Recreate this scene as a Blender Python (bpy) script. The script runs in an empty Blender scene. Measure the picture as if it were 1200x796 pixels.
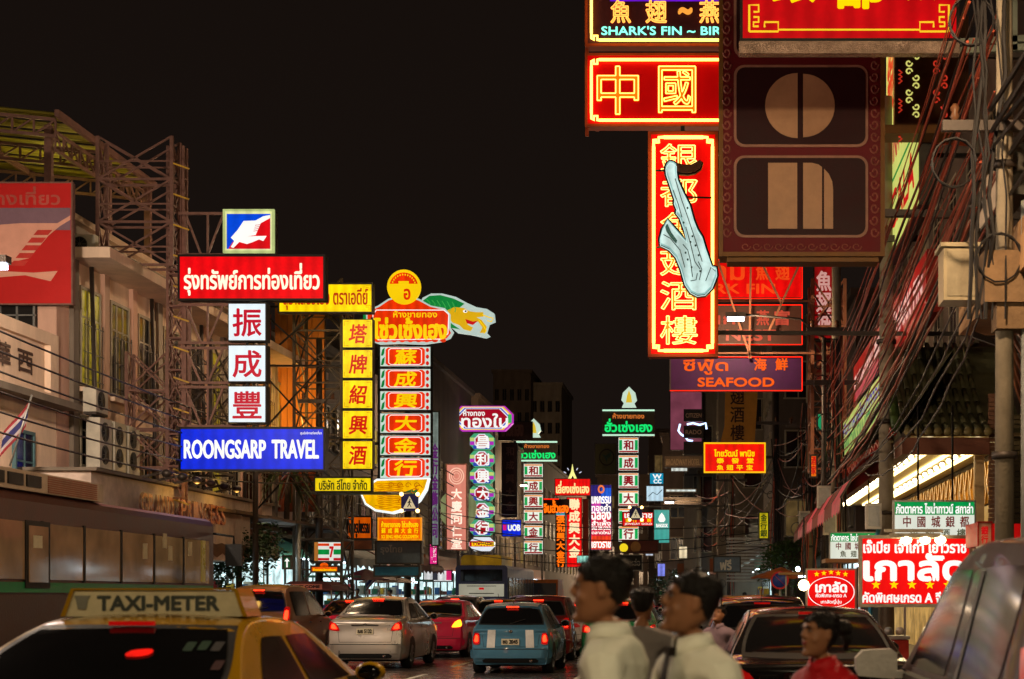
import bpy, bmesh, math, random
from mathutils import Vector, Matrix
from mathutils.bvhtree import BVHTree
random.seed(7)
R = math.radians
SC = bpy.context.scene
COL = SC.collection
F = 2000.0            # focal length in photo pixels (60 mm on a 36 mm wide sensor, photo 1200 px wide)
VX, VY, EYE = 835.0, 698.0, 1.6

# ---------------------------------------------------------------- camera
cam = bpy.data.cameras.new('camera'); cam.lens = 60.0; cam.sensor_width = 36.0
cam.shift_x = (600 - VX) / 1200.0; cam.shift_y = (VY - 398) / 1200.0
cam.clip_start = 0.1; cam.clip_end = 3000
cam.dof.use_dof = True; cam.dof.focus_distance = 48.0; cam.dof.aperture_fstop = 3.3
co = bpy.data.objects.new('camera', cam); COL.objects.link(co)
co.location = (0, 0, EYE); co.rotation_euler = (R(90), 0, 0); SC.camera = co

# ---------------------------------------------------------------- world: night sky with warm city glow
w = bpy.data.worlds.new('World'); SC.world = w; w.use_nodes = True
nt = w.node_tree; bg = nt.nodes['Background']
_tc = nt.nodes.new('ShaderNodeTexCoord'); _sp = nt.nodes.new('ShaderNodeSeparateXYZ'); _rp = nt.nodes.new('ShaderNodeValToRGB')
nt.links.new(_tc.outputs['Generated'], _sp.inputs[0]); nt.links.new(_sp.outputs['Z'], _rp.inputs[0]); nt.links.new(_rp.outputs[0], bg.inputs['Color'])
_rp.color_ramp.elements[0].color = (0.0098, 0.0063, 0.0048, 1); _rp.color_ramp.elements[1].position = .45; _rp.color_ramp.elements[1].color = (0.0066, 0.0041, 0.0031, 1)
bg.inputs['Color'].default_value = (0.0066, 0.0041, 0.0031, 1); bg.inputs['Strength'].default_value = 1.0
SC.view_settings.view_transform = 'Standard'; SC.view_settings.look = 'None'
SC.view_settings.exposure = 0.0; SC.view_settings.gamma = 1.0
SC.render.engine = 'CYCLES'
cy = SC.cycles
cy.use_denoising = True; cy.max_bounces = 5; cy.diffuse_bounces = 3; cy.glossy_bounces = 3
cy.transmission_bounces = 3; cy.sample_clamp_indirect = 2.5; cy.sample_clamp_direct = 6
cy.caustics_reflective = False; cy.caustics_refractive = False

# ---------------------------------------------------------------- helpers
def lin(c):
    c /= 255.0
    return c / 12.92 if c <= .04045 else ((c + .055) / 1.055) ** 2.4
def S(r, g, b): return (lin(r), lin(g), lin(b))

MATS = {}
def mat(key, col, rough=.6, metal=0., var=.25, scale=3., bump=.15, coat=0., stretch=(1, 1, 1)):
    """painted / plaster / metal surface: colour varied by two noises, a little relief"""
    if key in MATS: return MATS[key]
    m = bpy.data.materials.new(key); m.use_nodes = True; n = m.node_tree.nodes; l = m.node_tree.links
    b = n['Principled BSDF']
    tc = n.new('ShaderNodeTexCoord'); mp = n.new('ShaderNodeMapping'); mp.inputs['Scale'].default_value = stretch
    l.new(tc.outputs['Object'], mp.inputs[0])
    a = n.new('ShaderNodeTexNoise'); a.inputs['Scale'].default_value = scale; a.inputs['Detail'].default_value = 7; a.inputs['Roughness'].default_value = .65
    l.new(mp.outputs[0], a.inputs['Vector'])
    r = n.new('ShaderNodeValToRGB'); e = r.color_ramp.elements
    e[0].position = .32; e[1].position = .68
    e[0].color = tuple(max(0, c * (1 - var)) for c in col) + (1,); e[1].color = tuple(min(1, c * (1 + var * .6)) for c in col) + (1,)
    l.new(a.outputs[0], r.inputs[0]); l.new(r.outputs[0], b.inputs['Base Color'])
    mr = n.new('ShaderNodeMapRange'); mr.inputs[3].default_value = max(.03, rough - .12); mr.inputs[4].default_value = min(1, rough + .12)
    l.new(a.outputs[0], mr.inputs[0]); l.new(mr.outputs[0], b.inputs['Roughness'])
    b.inputs['Metallic'].default_value = metal
    b.inputs['Specular IOR Level'].default_value = .5 if (coat or metal > .4 or rough < .2) else .22
    if coat: b.inputs['Coat Weight'].default_value = coat; b.inputs['Coat Roughness'].default_value = .06
    if bump:
        a2 = n.new('ShaderNodeTexNoise'); a2.inputs['Scale'].default_value = scale * 9; a2.inputs['Detail'].default_value = 4
        l.new(mp.outputs[0], a2.inputs['Vector'])
        bm = n.new('ShaderNodeBump'); bm.inputs['Strength'].default_value = bump; bm.inputs['Distance'].default_value = .02
        l.new(a2.outputs[0], bm.inputs['Height']); l.new(bm.outputs[0], b.inputs['Normal'])
    MATS[key] = m
    return m

def glow(key, col, strength=1., var=.18, scale=1.2, sample=False, base=None, rough=.35):
    """translucent lit acrylic, neon tube or lamp: emits, with the unevenness of tubes behind a sheet"""
    if key in MATS: return MATS[key]
    m = bpy.data.materials.new(key); m.use_nodes = True; n = m.node_tree.nodes; l = m.node_tree.links
    b = n['Principled BSDF']; b.inputs['Roughness'].default_value = rough; b.inputs['Specular IOR Level'].default_value = .08
    b.inputs['Base Color'].default_value = (base or tuple(c * .18 for c in col)) + (1,)
    b.inputs['Emission Strength'].default_value = strength
    if var:
        tc = n.new('ShaderNodeTexCoord'); a = n.new('ShaderNodeTexNoise'); a.inputs['Scale'].default_value = scale; a.inputs['Detail'].default_value = 3
        l.new(tc.outputs['Object'], a.inputs['Vector'])
        r = n.new('ShaderNodeValToRGB'); e = r.color_ramp.elements
        e[0].position = .3; e[1].position = .7
        e[0].color = tuple(c * (1 - var) for c in col) + (1,); e[1].color = tuple(c * (1 + var * .5) for c in col) + (1,)
        if sample:      # rows of tubes behind the sheet, plus grime specks on it
            wv = n.new('ShaderNodeTexWave'); wv.bands_direction = 'X'; wv.inputs['Scale'].default_value = 1.1; wv.inputs['Distortion'].default_value = .6
            l.new(tc.outputs['Object'], wv.inputs['Vector']); mm = n.new('ShaderNodeMath'); mm.operation = 'MULTIPLY_ADD'; mm.inputs[1].default_value = .22
            l.new(wv.outputs['Fac'], mm.inputs[0]); l.new(a.outputs[0], mm.inputs[2]); a3 = n.new('ShaderNodeTexNoise'); a3.inputs['Scale'].default_value = 14; a3.inputs['Detail'].default_value = 6; l.new(tc.outputs['Object'], a3.inputs['Vector'])
            m3 = n.new('ShaderNodeMath'); m3.operation = 'MULTIPLY_ADD'; m3.inputs[1].default_value = .3; l.new(a3.outputs[0], m3.inputs[0]); l.new(mm.outputs[0], m3.inputs[2]); m4 = n.new('ShaderNodeMath'); m4.operation = 'SUBTRACT'; m4.inputs[1].default_value = .26; l.new(m3.outputs[0], m4.inputs[0]); l.new(m4.outputs[0], r.inputs[0])
        else: l.new(a.outputs[0], r.inputs[0])
        l.new(r.outputs[0], b.inputs['Emission Color'])
    else: b.inputs['Emission Color'].default_value = col + (1,)
    m.cycles.emission_sampling = 'FRONT_BACK' if sample else 'NONE'
    MATS[key] = m
    return m

def P(px, py, D):
    return Vector(((px - VX) / F * D, D, EYE - (py - VY) / F * D))

LAB = set()
def thing(name, label, cat, loc=(0, 0, 0), rz=0., group=None):
    o = bpy.data.objects.new(name, None); COL.objects.link(o); o.empty_display_size = .2
    o.location = loc; o.rotation_euler = (0, 0, rz); tag(o, label, cat, group)
    return o
def tag(o, label, cat, group=None):
    o['label'] = label; o['category'] = cat
    if group: o['group'] = group
    return o

class G:
    """collects geometry; world coordinates are made relative to the owner thing's base"""
    def __init__(s, owner=None, local=False):
        s.v = []; s.f = []; s.m = []; s.mi = 0
        s.owner = owner
        s.off = Vector((0, 0, 0)) if (owner is None or local) else Vector(owner.location)
        s.sm = []
    def add(s, vs, fs, smooth=False):
        b = len(s.v); o = s.off
        s.v += [(a[0] - o.x, a[1] - o.y, a[2] - o.z) for a in vs]
        s.f += [tuple(i + b for i in f) for f in fs]; s.m += [s.mi] * len(fs); s.sm += [smooth] * len(fs)
        return s
    def box(s, x0, y0, z0, x1, y1, z1):
        return s.add([(x0, y0, z0), (x1, y0, z0), (x1, y1, z0), (x0, y1, z0), (x0, y0, z1), (x1, y0, z1), (x1, y1, z1), (x0, y1, z1)],
                     [(0, 3, 2, 1), (4, 5, 6, 7), (0, 1, 5, 4), (1, 2, 6, 5), (2, 3, 7, 6), (3, 0, 4, 7)])
    def bar(s, p, q, w=.05, h=None):
        """square bar from p to q"""
        p = Vector(p); q = Vector(q); h = h or w; d = (q - p)
        if d.length < 1e-6: return s
        d.normalize(); up = Vector((0, 0, 1)) if abs(d.z) < .95 else Vector((0, 1, 0))
        a = d.cross(up).normalized() * w / 2; b = a.cross(d).normalized() * h / 2
        vs = [p - a - b, p + a - b, p + a + b, p - a + b, q - a - b, q + a - b, q + a + b, q - a + b]
        return s.add(vs, [(0, 1, 2, 3), (7, 6, 5, 4), (0, 4, 5, 1), (1, 5, 6, 2), (2, 6, 7, 3), (3, 7, 4, 0)])
    def tube(s, pts, r, n=8, cap=True):
        pts = [Vector(p) for p in pts]; rr = r if isinstance(r, (list, tuple)) else [r] * len(pts)
        vs = []; fs = []; pa = None
        for i, p in enumerate(pts):
            d = (pts[min(i + 1, len(pts) - 1)] - pts[max(i - 1, 0)]).normalized()
            if pa is None:
                up = Vector((0, 0, 1)) if abs(d.z) < .9 else Vector((1, 0, 0)); a = d.cross(up).normalized()
            else: a = (pa - d * pa.dot(d)).normalized()
            pa = a; b = d.cross(a)
            for k in range(n):
                t = 2 * math.pi * k / n; vs.append(p + (a * math.cos(t) + b * math.sin(t)) * rr[i])
        for i in range(len(pts) - 1):
            for k in range(n):
                k2 = (k + 1) % n; fs.append((i * n + k, i * n + k2, (i + 1) * n + k2, (i + 1) * n + k))
        if cap: fs += [tuple(range(n))[::-1], tuple(range((len(pts) - 1) * n, len(pts) * n))]
        return s.add(vs, fs, n > 5)
    def ell(s, c, r, nu=10, nv=7):
        vs = []; fs = []
        for j in range(nv + 1):
            t = math.pi * j / nv
            for i in range(nu):
                p = 2 * math.pi * i / nu
                vs.append((c[0] + r[0] * math.sin(t) * math.cos(p), c[1] + r[1] * math.sin(t) * math.sin(p), c[2] + r[2] * math.cos(t)))
        for j in range(nv):
            for i in range(nu):
                i2 = (i + 1) % nu; fs.append((j * nu + i, (j + 1) * nu + i, (j + 1) * nu + i2, j * nu + i2))
        return s.add(vs, fs, True)
    def lathe(s, prof, c, axis='z', n=24):
        vs = []; fs = []
        for r, h in prof:
            for k in range(n):
                t = 2 * math.pi * k / n; a, b = r * math.cos(t), r * math.sin(t)
                vs.append({'z': (c[0] + a, c[1] + b, c[2] + h), 'x': (c[0] + h, c[1] + a, c[2] + b), 'y': (c[0] + a, c[1] + h, c[2] + b)}[axis])
        for i in range(len(prof) - 1):
            for k in range(n):
                k2 = (k + 1) % n; fs.append((i * n + k, i * n + k2, (i + 1) * n + k2, (i + 1) * n + k))
        return s.add(vs, fs, True)
    def prism(s, xz, y0, y1):
        """outline in X,Z, from depth y0 (front) to y1 (back)"""
        n = len(xz)
        vs = [(x, y0, z) for x, z in xz] + [(x, y1, z) for x, z in xz]
        fs = [tuple(range(n))[::-1], tuple(range(n, 2 * n))] + [(i, (i + 1) % n, n + (i + 1) % n, n + i) for i in range(n)]
        return s.add(vs, fs)
    def ppoly(s, pts, D, d=.04, gap=0.):
        """outline given in photo pixels at distance D"""
        xz = [(P(a, b, D).x, P(a, b, D).z) for a, b in pts]
        return s.prism(xz, D - gap - d, D - gap)
    def build(s, name, m, parent=None, label=None, kind=None):
        if parent is None and s.owner is not None: parent = s.owner
        me = bpy.data.meshes.new(name); me.from_pydata(s.v, [], s.f); me.update()
        for x in (m if isinstance(m, (list, tuple)) else [m]): me.materials.append(x)
        if any(s.m): me.polygons.foreach_set('material_index', s.m)
        if any(s.sm): me.polygons.foreach_set('use_smooth', s.sm)
        o = bpy.data.objects.new(name, me); COL.objects.link(o)
        if parent is not None: o.parent = parent
        if label: o['label'] = label
        if kind: o['kind'] = kind
        return o

def link_copy(o, parent, loc=(0, 0, 0)):
    c = o.copy(); COL.objects.link(c); c.parent = parent; c.location = loc
    return c
def copy_tree(o, parent=None, loc=None, rz=None, label=None):
    c = o.copy(); COL.objects.link(c); c.parent = parent
    if loc is not None: c.location = loc
    if rz is not None: c.rotation_euler = (0, 0, rz)
    if label: c['label'] = label
    for k in list(KIDS(o)): copy_tree(k, c)
    return c
def KIDS(o): return [k for k in o.children]

# ---------------------------------------------------------------- lettering
_c = bpy.data.curves.new('glyph', 'FONT'); _o = bpy.data.objects.new('glyph', _c); _c.resolution_u = 3
_GC = {}
def glyph(ch):
    if ch not in _GC:
        _c.body = ch; me = _o.to_mesh()
        v = [(x.co.x, x.co.y) for x in me.vertices]; f = [tuple(p.vertices) for p in me.polygons]; _o.to_mesh_clear()
        ec = {}
        for q in f:
            for i in range(len(q)):
                e = (q[i], q[(i + 1) % len(q)]); k = (min(e), max(e)); ec[k] = ec.get(k, 0) + 1
        bd = [k for k, n in ec.items() if n == 1]
        _GC[ch] = (v, f, bd)
    return _GC[ch]
_AD = {}
def adv(ch):
    if ch not in _AD:
        if '|' not in _AD: _AD['|'] = min(x for x, y in glyph('|')[0])
        _c.body = ch + '|'; me = _o.to_mesh(); X = max(v.co.x for v in me.vertices); _o.to_mesh_clear()
        g = glyph('|')[0]; _AD[ch] = X - max(x for x, y in g)
    return _AD[ch]
UP = set('ัิีึืํ'); TONE = set('่้๊๋์')
def layout(t, vert=False, gap=0.):
    out = []; x = 0.; prev = ''
    for i, ch in enumerate(t):
        if ch == ' ': x += .3; prev = ch; continue
        dy = .2 if (ch in TONE and prev in UP) else 0
        if vert: out.append((ch, 0, -i * (1.0 + gap)))
        else: out.append((ch, x, dy)); x += adv(ch) + gap
        prev = ch
    return out
def text(g, t, box, D, bold=0., vert=False, tip=None, gap=0., outline=0., slant=0.):
    """lettering fitted to the pixel box (x0,y0,x1,y1) on the plane at distance D, facing the camera.
    tip: function mapping (a, b, depth) to a point, for boards that face elsewhere. outline: neon tube radius"""
    L = layout(t, vert, gap); vs = []; fs = []; bds = []
    for ch, x, y in L:
        v, f, bd = glyph(ch)
        b = len(vs); vs += [(a + x + (c * slant), c + y) for a, c in v]; fs += [tuple(i + b for i in q) for q in f]
        bds += [(i + b, j + b) for i, j in bd]
    if not vs: return g
    x0 = min(v[0] for v in vs); x1 = max(v[0] for v in vs); y0 = min(v[1] for v in vs); y1 = max(v[1] for v in vs)
    if tip is None:
        A = P(box[0], box[3], D); B = P(box[2], box[1], D)
        tip = lambda a, b, d: (a, D - d, b)
        bx = (A.x, A.z, B.x, B.z)
    else: bx = box
    sx = (bx[2] - bx[0]) / max(x1 - x0, .01); sy = (bx[3] - bx[1]) / max(y1 - y0, .01)
    q = [(bx[0] + (a - x0) * sx, bx[1] + (c - y0) * sy) for a, c in vs]
    if outline:
        for i, j in bds:
            a = Vector(tip(q[i][0], q[i][1], outline)); b = Vector(tip(q[j][0], q[j][1], outline))
            g.tube([a, b], outline, 4, False)
        return g
    g.add([tip(a, b, 0) for a, b in q], fs)
    if bold:
        r = bold * sy
        used = set(); k = 0
        for i, j in bds:
            a = Vector(q[i]); b = Vector(q[j]); d = b - a
            if d.length < 1e-7: continue
            n = Vector((-d.y, d.x)).normalized() * r; k += 1; z = .0004 + (k % 40) * 2e-5
            g.add([tip(*(p), z) for p in (a - n, b - n, b + n, a + n)], [(0, 1, 2, 3)])
            if i not in used:
                used.add(i); z += 1e-5
                g.add([tip(a.x + r * math.cos(t * 1.0472), a.y + r * math.sin(t * 1.0472), z) for t in range(6)], [(0, 1, 2, 3, 4, 5)])
    return g

# ---------------------------------------------------------------- shared materials
STEEL = mat('rust_pink_steel', S(120, 88, 78), .55, .2, .3, 6)
DSTEEL = mat('dark_steel', S(62, 54, 48), .5, .5, .3, 5)
BLACKM = mat('black_metal', S(24, 22, 20), .5, .3, .2, 5)
GALV = mat('galvanised_steel', S(140, 140, 135), .42, .7, .2, 6)
HOUSING = mat('sign_housing', S(60, 58, 52), .5, .3, .3, 4)
WIRE = mat('cable_rubber', S(26, 23, 22), .5, 0, .2, 8)
WOODPOLE = mat('pole_concrete', S(128, 118, 100), .8, 0, .25, 3, .3)
CREAM = mat('cream_plaster', S(218, 192, 168), .8, 0, .22, 1.3, .3, stretch=(1, 1, .35))
ACWH0 = 0
PINKW = mat('pink_plaster', S(196, 158, 138), .8, 0, .25, 1.1, .3, stretch=(1, 1, .3))
GREYW = mat('grey_plaster', S(118, 108, 96), .85, 0, .35, .8, .3, stretch=(1, 1, .3))
DARKW = mat('sooty_plaster', S(84, 72, 64), .85, 0, .35, .6, .3, stretch=(1, 1, .3))
GLASSD = mat('dark_window_glass', S(26, 25, 24), .12, 0, .25, 1.5, .02)
ACWHITE = mat('aircon_casing', S(190, 184, 168), .5, .1, .2, 3)
SKIN = mat('skin', S(134, 90, 62), .5, 0, .08, 14, .03)
HAIR = mat('black_hair', S(20, 15, 13), .42, 0, .4, 30, .5, stretch=(1, 1, .25))
# ================================================================ setting: ground, road, pavements
def struct(g, name, m, label=None):
    o = g.build(name, m); o['kind'] = 'structure'; return o
ASPH = mat('asphalt', S(62, 58, 56), .26, 0, .35, 1.6, .35)
ASPH.node_tree.nodes['Principled BSDF'].inputs['Specular IOR Level'].default_value = .6
PAVE = mat('paving', S(110, 102, 94), .7, 0, .25, 2.2, .3)
KERBM = mat('kerb_concrete', S(140, 132, 120), .75, 0, .3, 2)
g = G(); g.add([(-700, -300, 0), (700, -300, 0), (700, 1800, 0), (-700, 1800, 0)], [(0, 1, 2, 3)]); struct(g, 'ground', mat('ground_dirt', S(70, 64, 60), .9))
g = G(); g.add([(-12, -40, .006), (3.3, -40, .006), (3.3, 75, .006), (-2, 120, .006), (-8, 260, .006), (-20, 260, .006), (-15, 150, .006), (-12, 75, .006)], [tuple(range(8))]); struct(g, 'road', ASPH)
# lane markings
WHITEP = mat('road_paint', S(190, 188, 176), .6, 0, .4, 6)
g = G()
for X in (-2.6, -5.8, -9.0):
    for y in range(14, 120, 6): g.box(X - .06, y, .008, X + .06, y + 2.4, .012)
struct(g, 'lane_markings', WHITEP)
g = G(); g.box(-14.2, -40, 0, -12.25, 150, .14); struct(g, 'left_pavement', PAVE)
g = G(); g.box(3.55, -40, 0, 9, 75, .14); struct(g, 'right_pavement', PAVE)
g = G()
g.box(-12.25, -40, 0, -12.0, 150, .16); struct(g, 'left_kerb', KERBM)
g = G(); g.box(3.3, -40, 0, 3.55, 75, .16); struct(g, 'right_kerb', KERBM)

# ================================================================ buildings
DIMW = glow('dim_room_glass', S(120, 95, 55), .5, .6, 2.)
YELLOWW = glow('yellow_reflection_glow', S(170, 150, 20), .55, .9, 5.)  # yellow reflections put into the panes as their own glow
FRAMEM = mat('window_frame_paint', S(150, 140, 120), .6)
TEALF = mat('teal_window_frame', S(70, 100, 105), .6)
def facade_windows(T, X, sgn, cols, zs, wdt, fr=FRAMEM, glassf=None, bars=1):
    """windows on a wall whose face is X = const; sgn +1: wall looks to +X. cols: Y centres, zs: (z0,z1)"""
    proto = {}
    for iz, (z0, z1) in enumerate(zs):
        for iy, y in enumerate(cols):
            gm = glassf(iz, iy) if glassf else GLASSD
            key = (iz, gm.name)
            h = z1 - z0
            if key not in proto:
                a = G(local=True); t = .07
                a.box(-.05, -wdt / 2, 0, .05, -wdt / 2 + t, h); a.box(-.05, wdt / 2 - t, 0, .05, wdt / 2, h)
                a.box(-.05, -wdt / 2 + t, h - t, .05, wdt / 2 - t, h); a.box(-.08, -wdt / 2 - .05, -.06, .08, wdt / 2 + .05, 0)
                for b in range(bars):
                    yy = -wdt / 2 + wdt * (b + 1) / (bars + 1); a.box(-.035, yy - .025, 0, .035, yy + .025, h - t)
                a.box(-.03, -wdt / 2 + t, h * .68, .03, wdt / 2 - t, h * .68 + .04)
                wo = a.build('window', fr, T)
                b = G(local=True); b.box(-.02, -wdt / 2 + t, 0, .02, wdt / 2 - t, h - t)
                po = b.build('pane', gm, wo)
                proto[key] = (wo, po)
            else:
                w0, p0 = proto[key]; wo = link_copy(w0, T); link_copy(p0, wo)
            wo.location = (X + .03 * sgn - T.location.x, y - T.location.y, z0 - T.location.z)
def face_windows(T, Y, xs, zs, wdt, fr=FRAMEM, glassf=None):
    """windows on a wall that faces the camera (Y = const)"""
    proto = {}
    for iz, (z0, z1) in enumerate(zs):
        for ix, x in enumerate(xs):
            gm = glassf(iz, ix) if glassf else GLASSD; key = (iz, gm.name); h = z1 - z0
            if key not in proto:
                t = .07; a = G(local=True)
                a.box(-wdt / 2, -.05, 0, -wdt / 2 + t, .05, h); a.box(wdt / 2 - t, -.05, 0, wdt / 2, .05, h)
                a.box(-wdt / 2 + t, -.05, h - t, wdt / 2 - t, .05, h); a.box(-wdt / 2 - .05, -.08, -.06, wdt / 2 + .05, .08, 0)
                a.box(-.03, -.035, 0, .03, .035, h - t); wo = a.build('window', fr, T)
                b = G(local=True); b.box(-wdt / 2 + t, -.02, 0, wdt / 2 - t, .02, h - t); po = b.build('pane', gm, wo); proto[key] = (wo, po)
            else:
                w0, p0 = proto[key]; wo = link_copy(w0, T); link_copy(p0, wo)
            wo.location = (x - T.location.x, Y - .03 - T.location.y, z0 - T.location.z)
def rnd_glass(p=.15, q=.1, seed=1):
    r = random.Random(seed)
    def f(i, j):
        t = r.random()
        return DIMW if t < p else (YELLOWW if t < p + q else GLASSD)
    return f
def ac_unit(x, y, z, label, side=1, s=1., double=False, rz=0.):
    """split air-conditioner condenser on a wall bracket; fan looks to the camera"""
    h = 1.25 * s if double else .62 * s; wd = .85 * s; dp = .34 * s
    T = thing('air_conditioner', label, 'air conditioner', (x, y, z), rz, group='air conditioner condensers on walls')
    a = G(local=True); a.box(-wd / 2, -dp / 2, 0, wd / 2, dp / 2, h); a.build('casing', ACWHITE, T)
    for k in range(2 if double else 1):
        zc = h * (.27 + .46 * k) if double else h / 2
        a = G(local=True); a.lathe([(.001, -dp / 2 - .012), (.24 * s, -dp / 2 - .012), (.25 * s, -dp / 2 + .01)], (-.06 * s, 0, zc), 'y', 18); f = a.build('fan', BLACKM, T)
        a = G(local=True)
        for rr in (.0, .225): a.lathe([(rr * s, -dp / 2 - .018), ((rr + (.05 if rr == 0 else .02)) * s, -dp / 2 - .018)], (-.06 * s, 0, zc), 'y', 18)
        for q in range(4): t = q * .785; a.bar((-.06 * s - .22 * s * math.cos(t), -dp / 2 - .016, zc - .22 * s * math.sin(t)), (-.06 * s + .22 * s * math.cos(t), -dp / 2 - .016, zc + .22 * s * math.sin(t)), .008)
        a.build('grille', mat('grille_grey', S(90, 88, 80), .5), f)
    a = G(local=True); a.box(-wd / 2, -dp / 2, -.06, wd / 2, dp / 2, -.005); a.bar((-wd / 2 + .05, 0, -.06), (-wd / 2 + .05, .0, -.3), .04); a.build('bracket', DSTEEL, T)
    return T

# ---- left: cream theatre-like front with gabled name panel
T = thing('cream_building', 'cream building front with a framed name panel behind the parked coach', 'building', (-14, 20, 0))
g = G(T); g.box(-22, 8, 0, -14.0, 36.4, 5.6); g.build('wall', CREAM)
g = G(T); g.add([(-14.05, 8, 5.72), (-14.05, 36.3, 5.72), (-14.05, 36.3, 7.1), (-14.05, 8, 7.1), (-14.6, 8, 5.72), (-14.6, 36.3, 5.72), (-14.6, 36.3, 7.1), (-14.6, 8, 7.1)],
    [(0, 1, 2, 3), (7, 6, 5, 4), (3, 2, 6, 7), (1, 5, 6, 2), (0, 4, 5, 1)]); pn = g.build('parapet_panel', CREAM)
g = G(T)
for z0, z1 in ((5.72, 5.85), (6.86, 7.12)): g.box(-14.05, 8, z0, -13.92, 36.34, z1)
g.box(-14.05, 35.9, 5.85, -13.92, 36.34, 6.86); g.build('panel_frame', CREAM, pn)
g = G(T); g.box(-14.9, 8, 5.56, -13.55, 36.7, 5.7); g.build('ledge', GREYW)
g = G(T); tip = lambda a, b, d: (-14.02 + d, a, b)
text(g, 'พญา 壽 華 西', (30.2, 6.1, 35.2, 6.62), 0, .03, tip=tip); g.build('lettering', mat('dark_letters', S(70, 48, 36), .5))
facade_windows(T, -14, 1, [34.6], [(2.9, 4.95)], 1.0, TEALF)
facade_windows(T, -14, 1, [31.0, 28.0, 25], [(2.9, 4.95)], 1.2, TEALF)
# ---- left: pink wall block behind with grille, holding the hoarding
T = thing('pink_block', 'pink plaster block with a barred opening under the red bird hoarding', 'building', (-16, 37, 0))
g = G(T); g.box(-24, 36.42, 0, -14.0, 37.2, 8.3); g.build('wall', PINKW)
g = G(T); g.box(-17.8, 36.36, 7.1, -14.4, 36.42, 8.05); gr = g.build('barred_opening', BLACKM)
for k in range(10):
    g = G(T); g.box(-17.7 + k * .36, 36.3, 7.1, -17.66 + k * .36, 36.345, 8.05); g.build('bar', GALV, gr)
for k in range(3):
    g = G(T); g.box(-17.8, 36.3, 7.3 + k * .25, -14.4, 36.34, 7.33 + k * .25); g.build('bar', GALV, gr)
# ---- left: long pale shophouse row
T = thing('pale_shophouse_row', 'long pale shophouse row with pilasters, tall dark windows and a deep eave', 'building', (-14, 37, 0))
g = G(T); g.box(-24, 37.2, 0, -14.0, 58, 9.0); g.build('wall', CREAM)
g = G(T); g.box(-24, 37.2, 9.18, -14.6, 58, 10.1); g.build('attic_wall', GREYW)
g = G(T); g.box(-24, 37.1, 8.95, -13.1, 58.2, 9.18); g.build('eave', CREAM)
g = G(T); g.box(-24, 37.1, 10.1, -14.4, 58.2, 10.25); g.build('coping', CREAM)
ys = [37.3 + 1.9 * k for k in range(11)]
for k, y in enumerate(ys):
    g = G(T); g.box(-14, y - .16, 3.6, -13.9, y + .16, 8.95); g.build('pilaster', PINKW if k % 3 else GREYW)
facade_windows(T, -14, 1, [y + .95 for y in ys[:-1]], [(6.3, 8.45), (4.5, 5.6)], 1.25, FRAMEM, rnd_glass(.0, .25, 3), 2)
for y in ys[:-1]:
    g = G(T)
    for q in range(6): g.bar((-13.86, y + .4 + q * .22, 6.3), (-13.86, y + .4 + q * .22, 7.7), .02)
    for q in range(3): g.bar((-13.86, y + .35, 6.4 + q * .6), (-13.86, y + 1.55, 6.4 + q * .6), .02)
    g.build('window_grille', DSTEEL)
    g = G(T); g.box(-14, y + .25, 6.1, -13.82, y + 1.65, 6.2); g.build('sill', CREAM)
facade_windows(T, -14.6, 1, [38.5 + 2.2 * k for k in range(9)], [(9.3, 9.9)], .8, FRAMEM, rnd_glass(.1, .1, 5), 0)
g = G(T); g.box(-13.98, 37.3, 3.55, -13.35, 54, 3.68); g.build('string_course', GREYW)
for k in range(4):
    g = G(T); y = 38.2 + k * 4.1; g.tube([(-13.9, y, 9), (-13.82, y, 6), (-13.85, y, 3.7)], .05, 6); g.build('drainpipe', DSTEEL)
ac_unit(-13.7, 37.9, 5.65, 'single condenser below the tall windows beside the cream panel', s=.85, rz=R(90))
for k, lb in enumerate(('nearest two-fan condenser of the three stacked side by side', 'middle two-fan condenser of the three on the pale row', 'farthest two-fan condenser of the three, in yellow light')):
    ac_unit(-13.62, 37.9 + k * .92, 4.42, lb, double=True, s=.88, rz=R(90))
ac_unit(-14.3, 38.8, 9.35, 'small condenser on the attic ledge above the eave', s=.7)
ac_unit(-14.2, 45.5, 9.3, 'condenser on the attic ledge behind the lattice tower', s=.7)
# white sign wall above the coach with gold-red letters
T = thing('white_fascia', 'white sign wall carrying red and gold standing letters above the coach', 'sign', (-12.8, 36, 0))
g = G(T); g.box(-14, 34.6, 2.5, -12.6, 46.5, 4.12); g.build('fascia_board', mat('white_board', S(196, 178, 165), .7))
g = G(T); g.box(-14, 34.5, 4.13, -12.45, 46.6, 4.2); g.build('coping', GREYW)
GOLD = mat('gold_letter', S(190, 110, 30), .3, .7, .4, 7); REDL = mat('red_letter', S(110, 22, 14), .4, .1, .3, 7)
wd = 'GRAND PRINCESS'
for k, chh in enumerate(wd):
    if chh == ' ': continue
    y0 = 36.8 + k * .46
    for nm, mt, dd, ex in (('letter', REDL, .0, .0), ('letter_edge', GOLD, .05, .02)):
        g = G(T); text(g, chh, (y0 + ex, 3.4 - ex, y0 + .37 + ex, 3.82), 0, .05 if nm == 'letter' else .015, tip=lambda a, b, d, dd=dd: (-12.36 + dd + d, a, b))
        o = g.build(nm, mt, T if nm == 'letter' else par)
        par = o
for k in range(6):
    g = G(T); g.bar((-12.55, 37.3 + k * 1.1, 4.18), (-11.95, 37.3 + k * 1.1, 4.3), .05); g.ell((-11.93, 37.3 + k * 1.1, 4.27), (.12, .1, .09), 8, 5); g.build('spotlight', DSTEEL)
for k in (1, 4):
    ld = bpy.data.lights.new('spotlight_beam', 'POINT'); ld.energy = 16; ld.color = (1, .55, .12); ld.shadow_soft_size = .1
    lo = bpy.data.objects.new('spotlight_beam', ld); COL.objects.link(lo); lo.location = (-11.93, 38.4 + k * 1.1, 4.12)

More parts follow.
